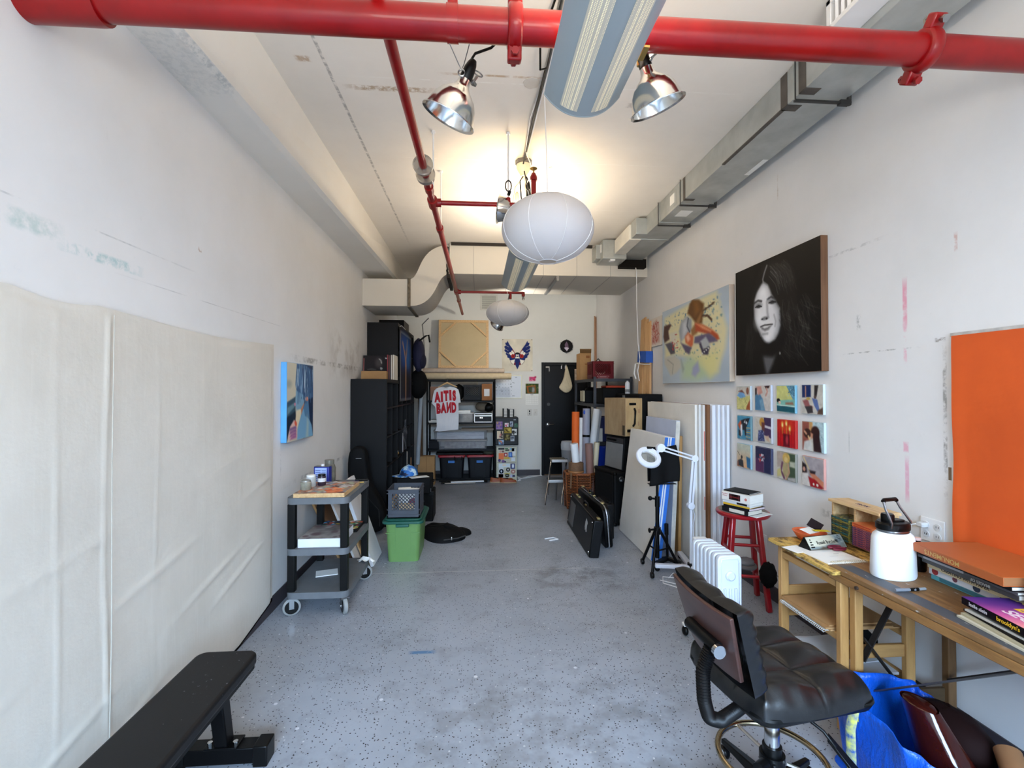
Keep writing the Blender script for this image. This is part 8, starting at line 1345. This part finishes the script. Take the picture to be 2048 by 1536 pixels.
M().cyl((0, 0, .18), (0, 0, .22), .045, n=20).obj('ring_clamp', BLACKP, t); M().cyl((-.05, -.02, .2), (-.09, -.035, .2), .022, n=12).obj('clamp_knob', BLACKP, t)
# blue carrier bag
k = NT('woven_plastic'); f = k.ramp(k.noise(4, 4, .6), .35, .7); k.base(k.mix(f, C(8, 76, 186), C(12, 94, 212))); k.b.inputs['Roughness'].default_value = .32; n1 = k.noise(14, 5, .7, stretch=(1, 1, .5)); k.bump(n1, .7, .02); BAGB = k.m
BX_, BY_ = 1.76, 1.72
t = thing('blue_carrier_bag', 'large crinkled blue plastic carrier bag under the folding table', 'bag', (BX_, BY_, 0))
def bag(u, v):
    a = 2 * PI * u; e = .55; ca, sa = math.cos(a), math.sin(a); X_ = abs(ca) ** e * math.copysign(1, ca); Y_ = abs(sa) ** e * math.copysign(1, sa)
    top = .28 + .07 * max(0, -ca) ** 2 + .05 * max(0, sa) - .06 * max(0, ca); z = .003 + (top - .003) * v; fl = .86 + .14 * v ** .8; w_ = .012 * math.sin(9 * a + 5 * v) * v + .01 * math.sin(17 * a - 3 * v) * v
    return ((.255 * X_) * fl + w_, (.29 * Y_) * fl + w_ * .6, z)
o = M().grid(bag, 90, 14, True).obj('bag_wall', BAGB, t, ang=180); sd = o.modifiers.new('thick', 'SOLIDIFY'); sd.thickness = .003
M().rbox(-.225, .225, -.25, .25, .001, .004, .05).obj('bag_bottom', BAGB, t)
YS = pm((206, 196, 60), .5); rs = lambda a: Vector(bag(a, .93))
for i in range(9):
    a = .425 + i * .008; p = rs(a); nrm = Vector((p.x, p.y, 0)).normalized() * .006; b = rs(a + .004)
    M().add([p + nrm, b + nrm, Vector(bag(a + .004, .8)) + nrm, Vector(bag(a, .8)) + nrm], [(0, 1, 2, 3)]).obj('yellow_stripe', YS, t)
p0 = rs(.49); M().tube([p0 + Vector((-.01, 0, 0)), p0 + Vector((-.045, -.02, -.06)), p0 + Vector((-.05, -.03, -.2)), p0 + Vector((-.04, -.03, -.3)), p0 + Vector((-.01, -.02, -.33))], .017, 8, flat=.25).obj('carry_strap', pm((40, 80, 140), .6, col2=(196, 196, 90), vs=40), t);
tag(M().grid(lambda u, v: (1.80 + .09 * math.cos(2 * PI * u) * (1 - .5 * v) + .05 * v - .1 * v, 1.66 + .12 * math.sin(2 * PI * u) * (1 - .4 * v) + .1 * v, .12 + .24 * v + .012 * math.sin(2 * PI * u * 5) * (1 - v)), 40, 16, True).ball((1.75, 1.76, .355), (.045, .07, .012), 12, 6).obj('glossy_brown_bag', pm((58, 18, 13), .12, var=.3, vs=8, bump=.8, bs=9), ang=180), 'glossy dark brown leather bag stuffed into the blue carrier bag', 'bag')
tag(M().ball((1.93, 1.8, .2), (.1, .16, .1), 18, 12, .05).obj('dark_red_cloth', pm((48, 16, 14), .8)), 'dark maroon cloth at the back of the blue carrier bag', 'cloth')
for i, (p, q, r_, lab) in enumerate([((1.86, 1.47, .16), (1.96, 1.62, .26), .04, 'left tan suede roll poking out of the blue bag'), ((1.93, 1.45, .17), (2.0, 1.55, .24), .035, 'right tan suede roll poking out of the blue bag')]): t = thing('suede_roll', lab, 'roll', p, group='suede rolls'); b = Vector(q) - Vector(p); M().tube([(0, 0, 0), tuple(b)], r_, 18).obj('suede', pm((150, 104, 66), .85, var=.15), t); M().cyl(tuple(b * .99), tuple(b * 1.006), r_ * .6, n=16).obj('hollow', pm((50, 34, 22), .9), t)
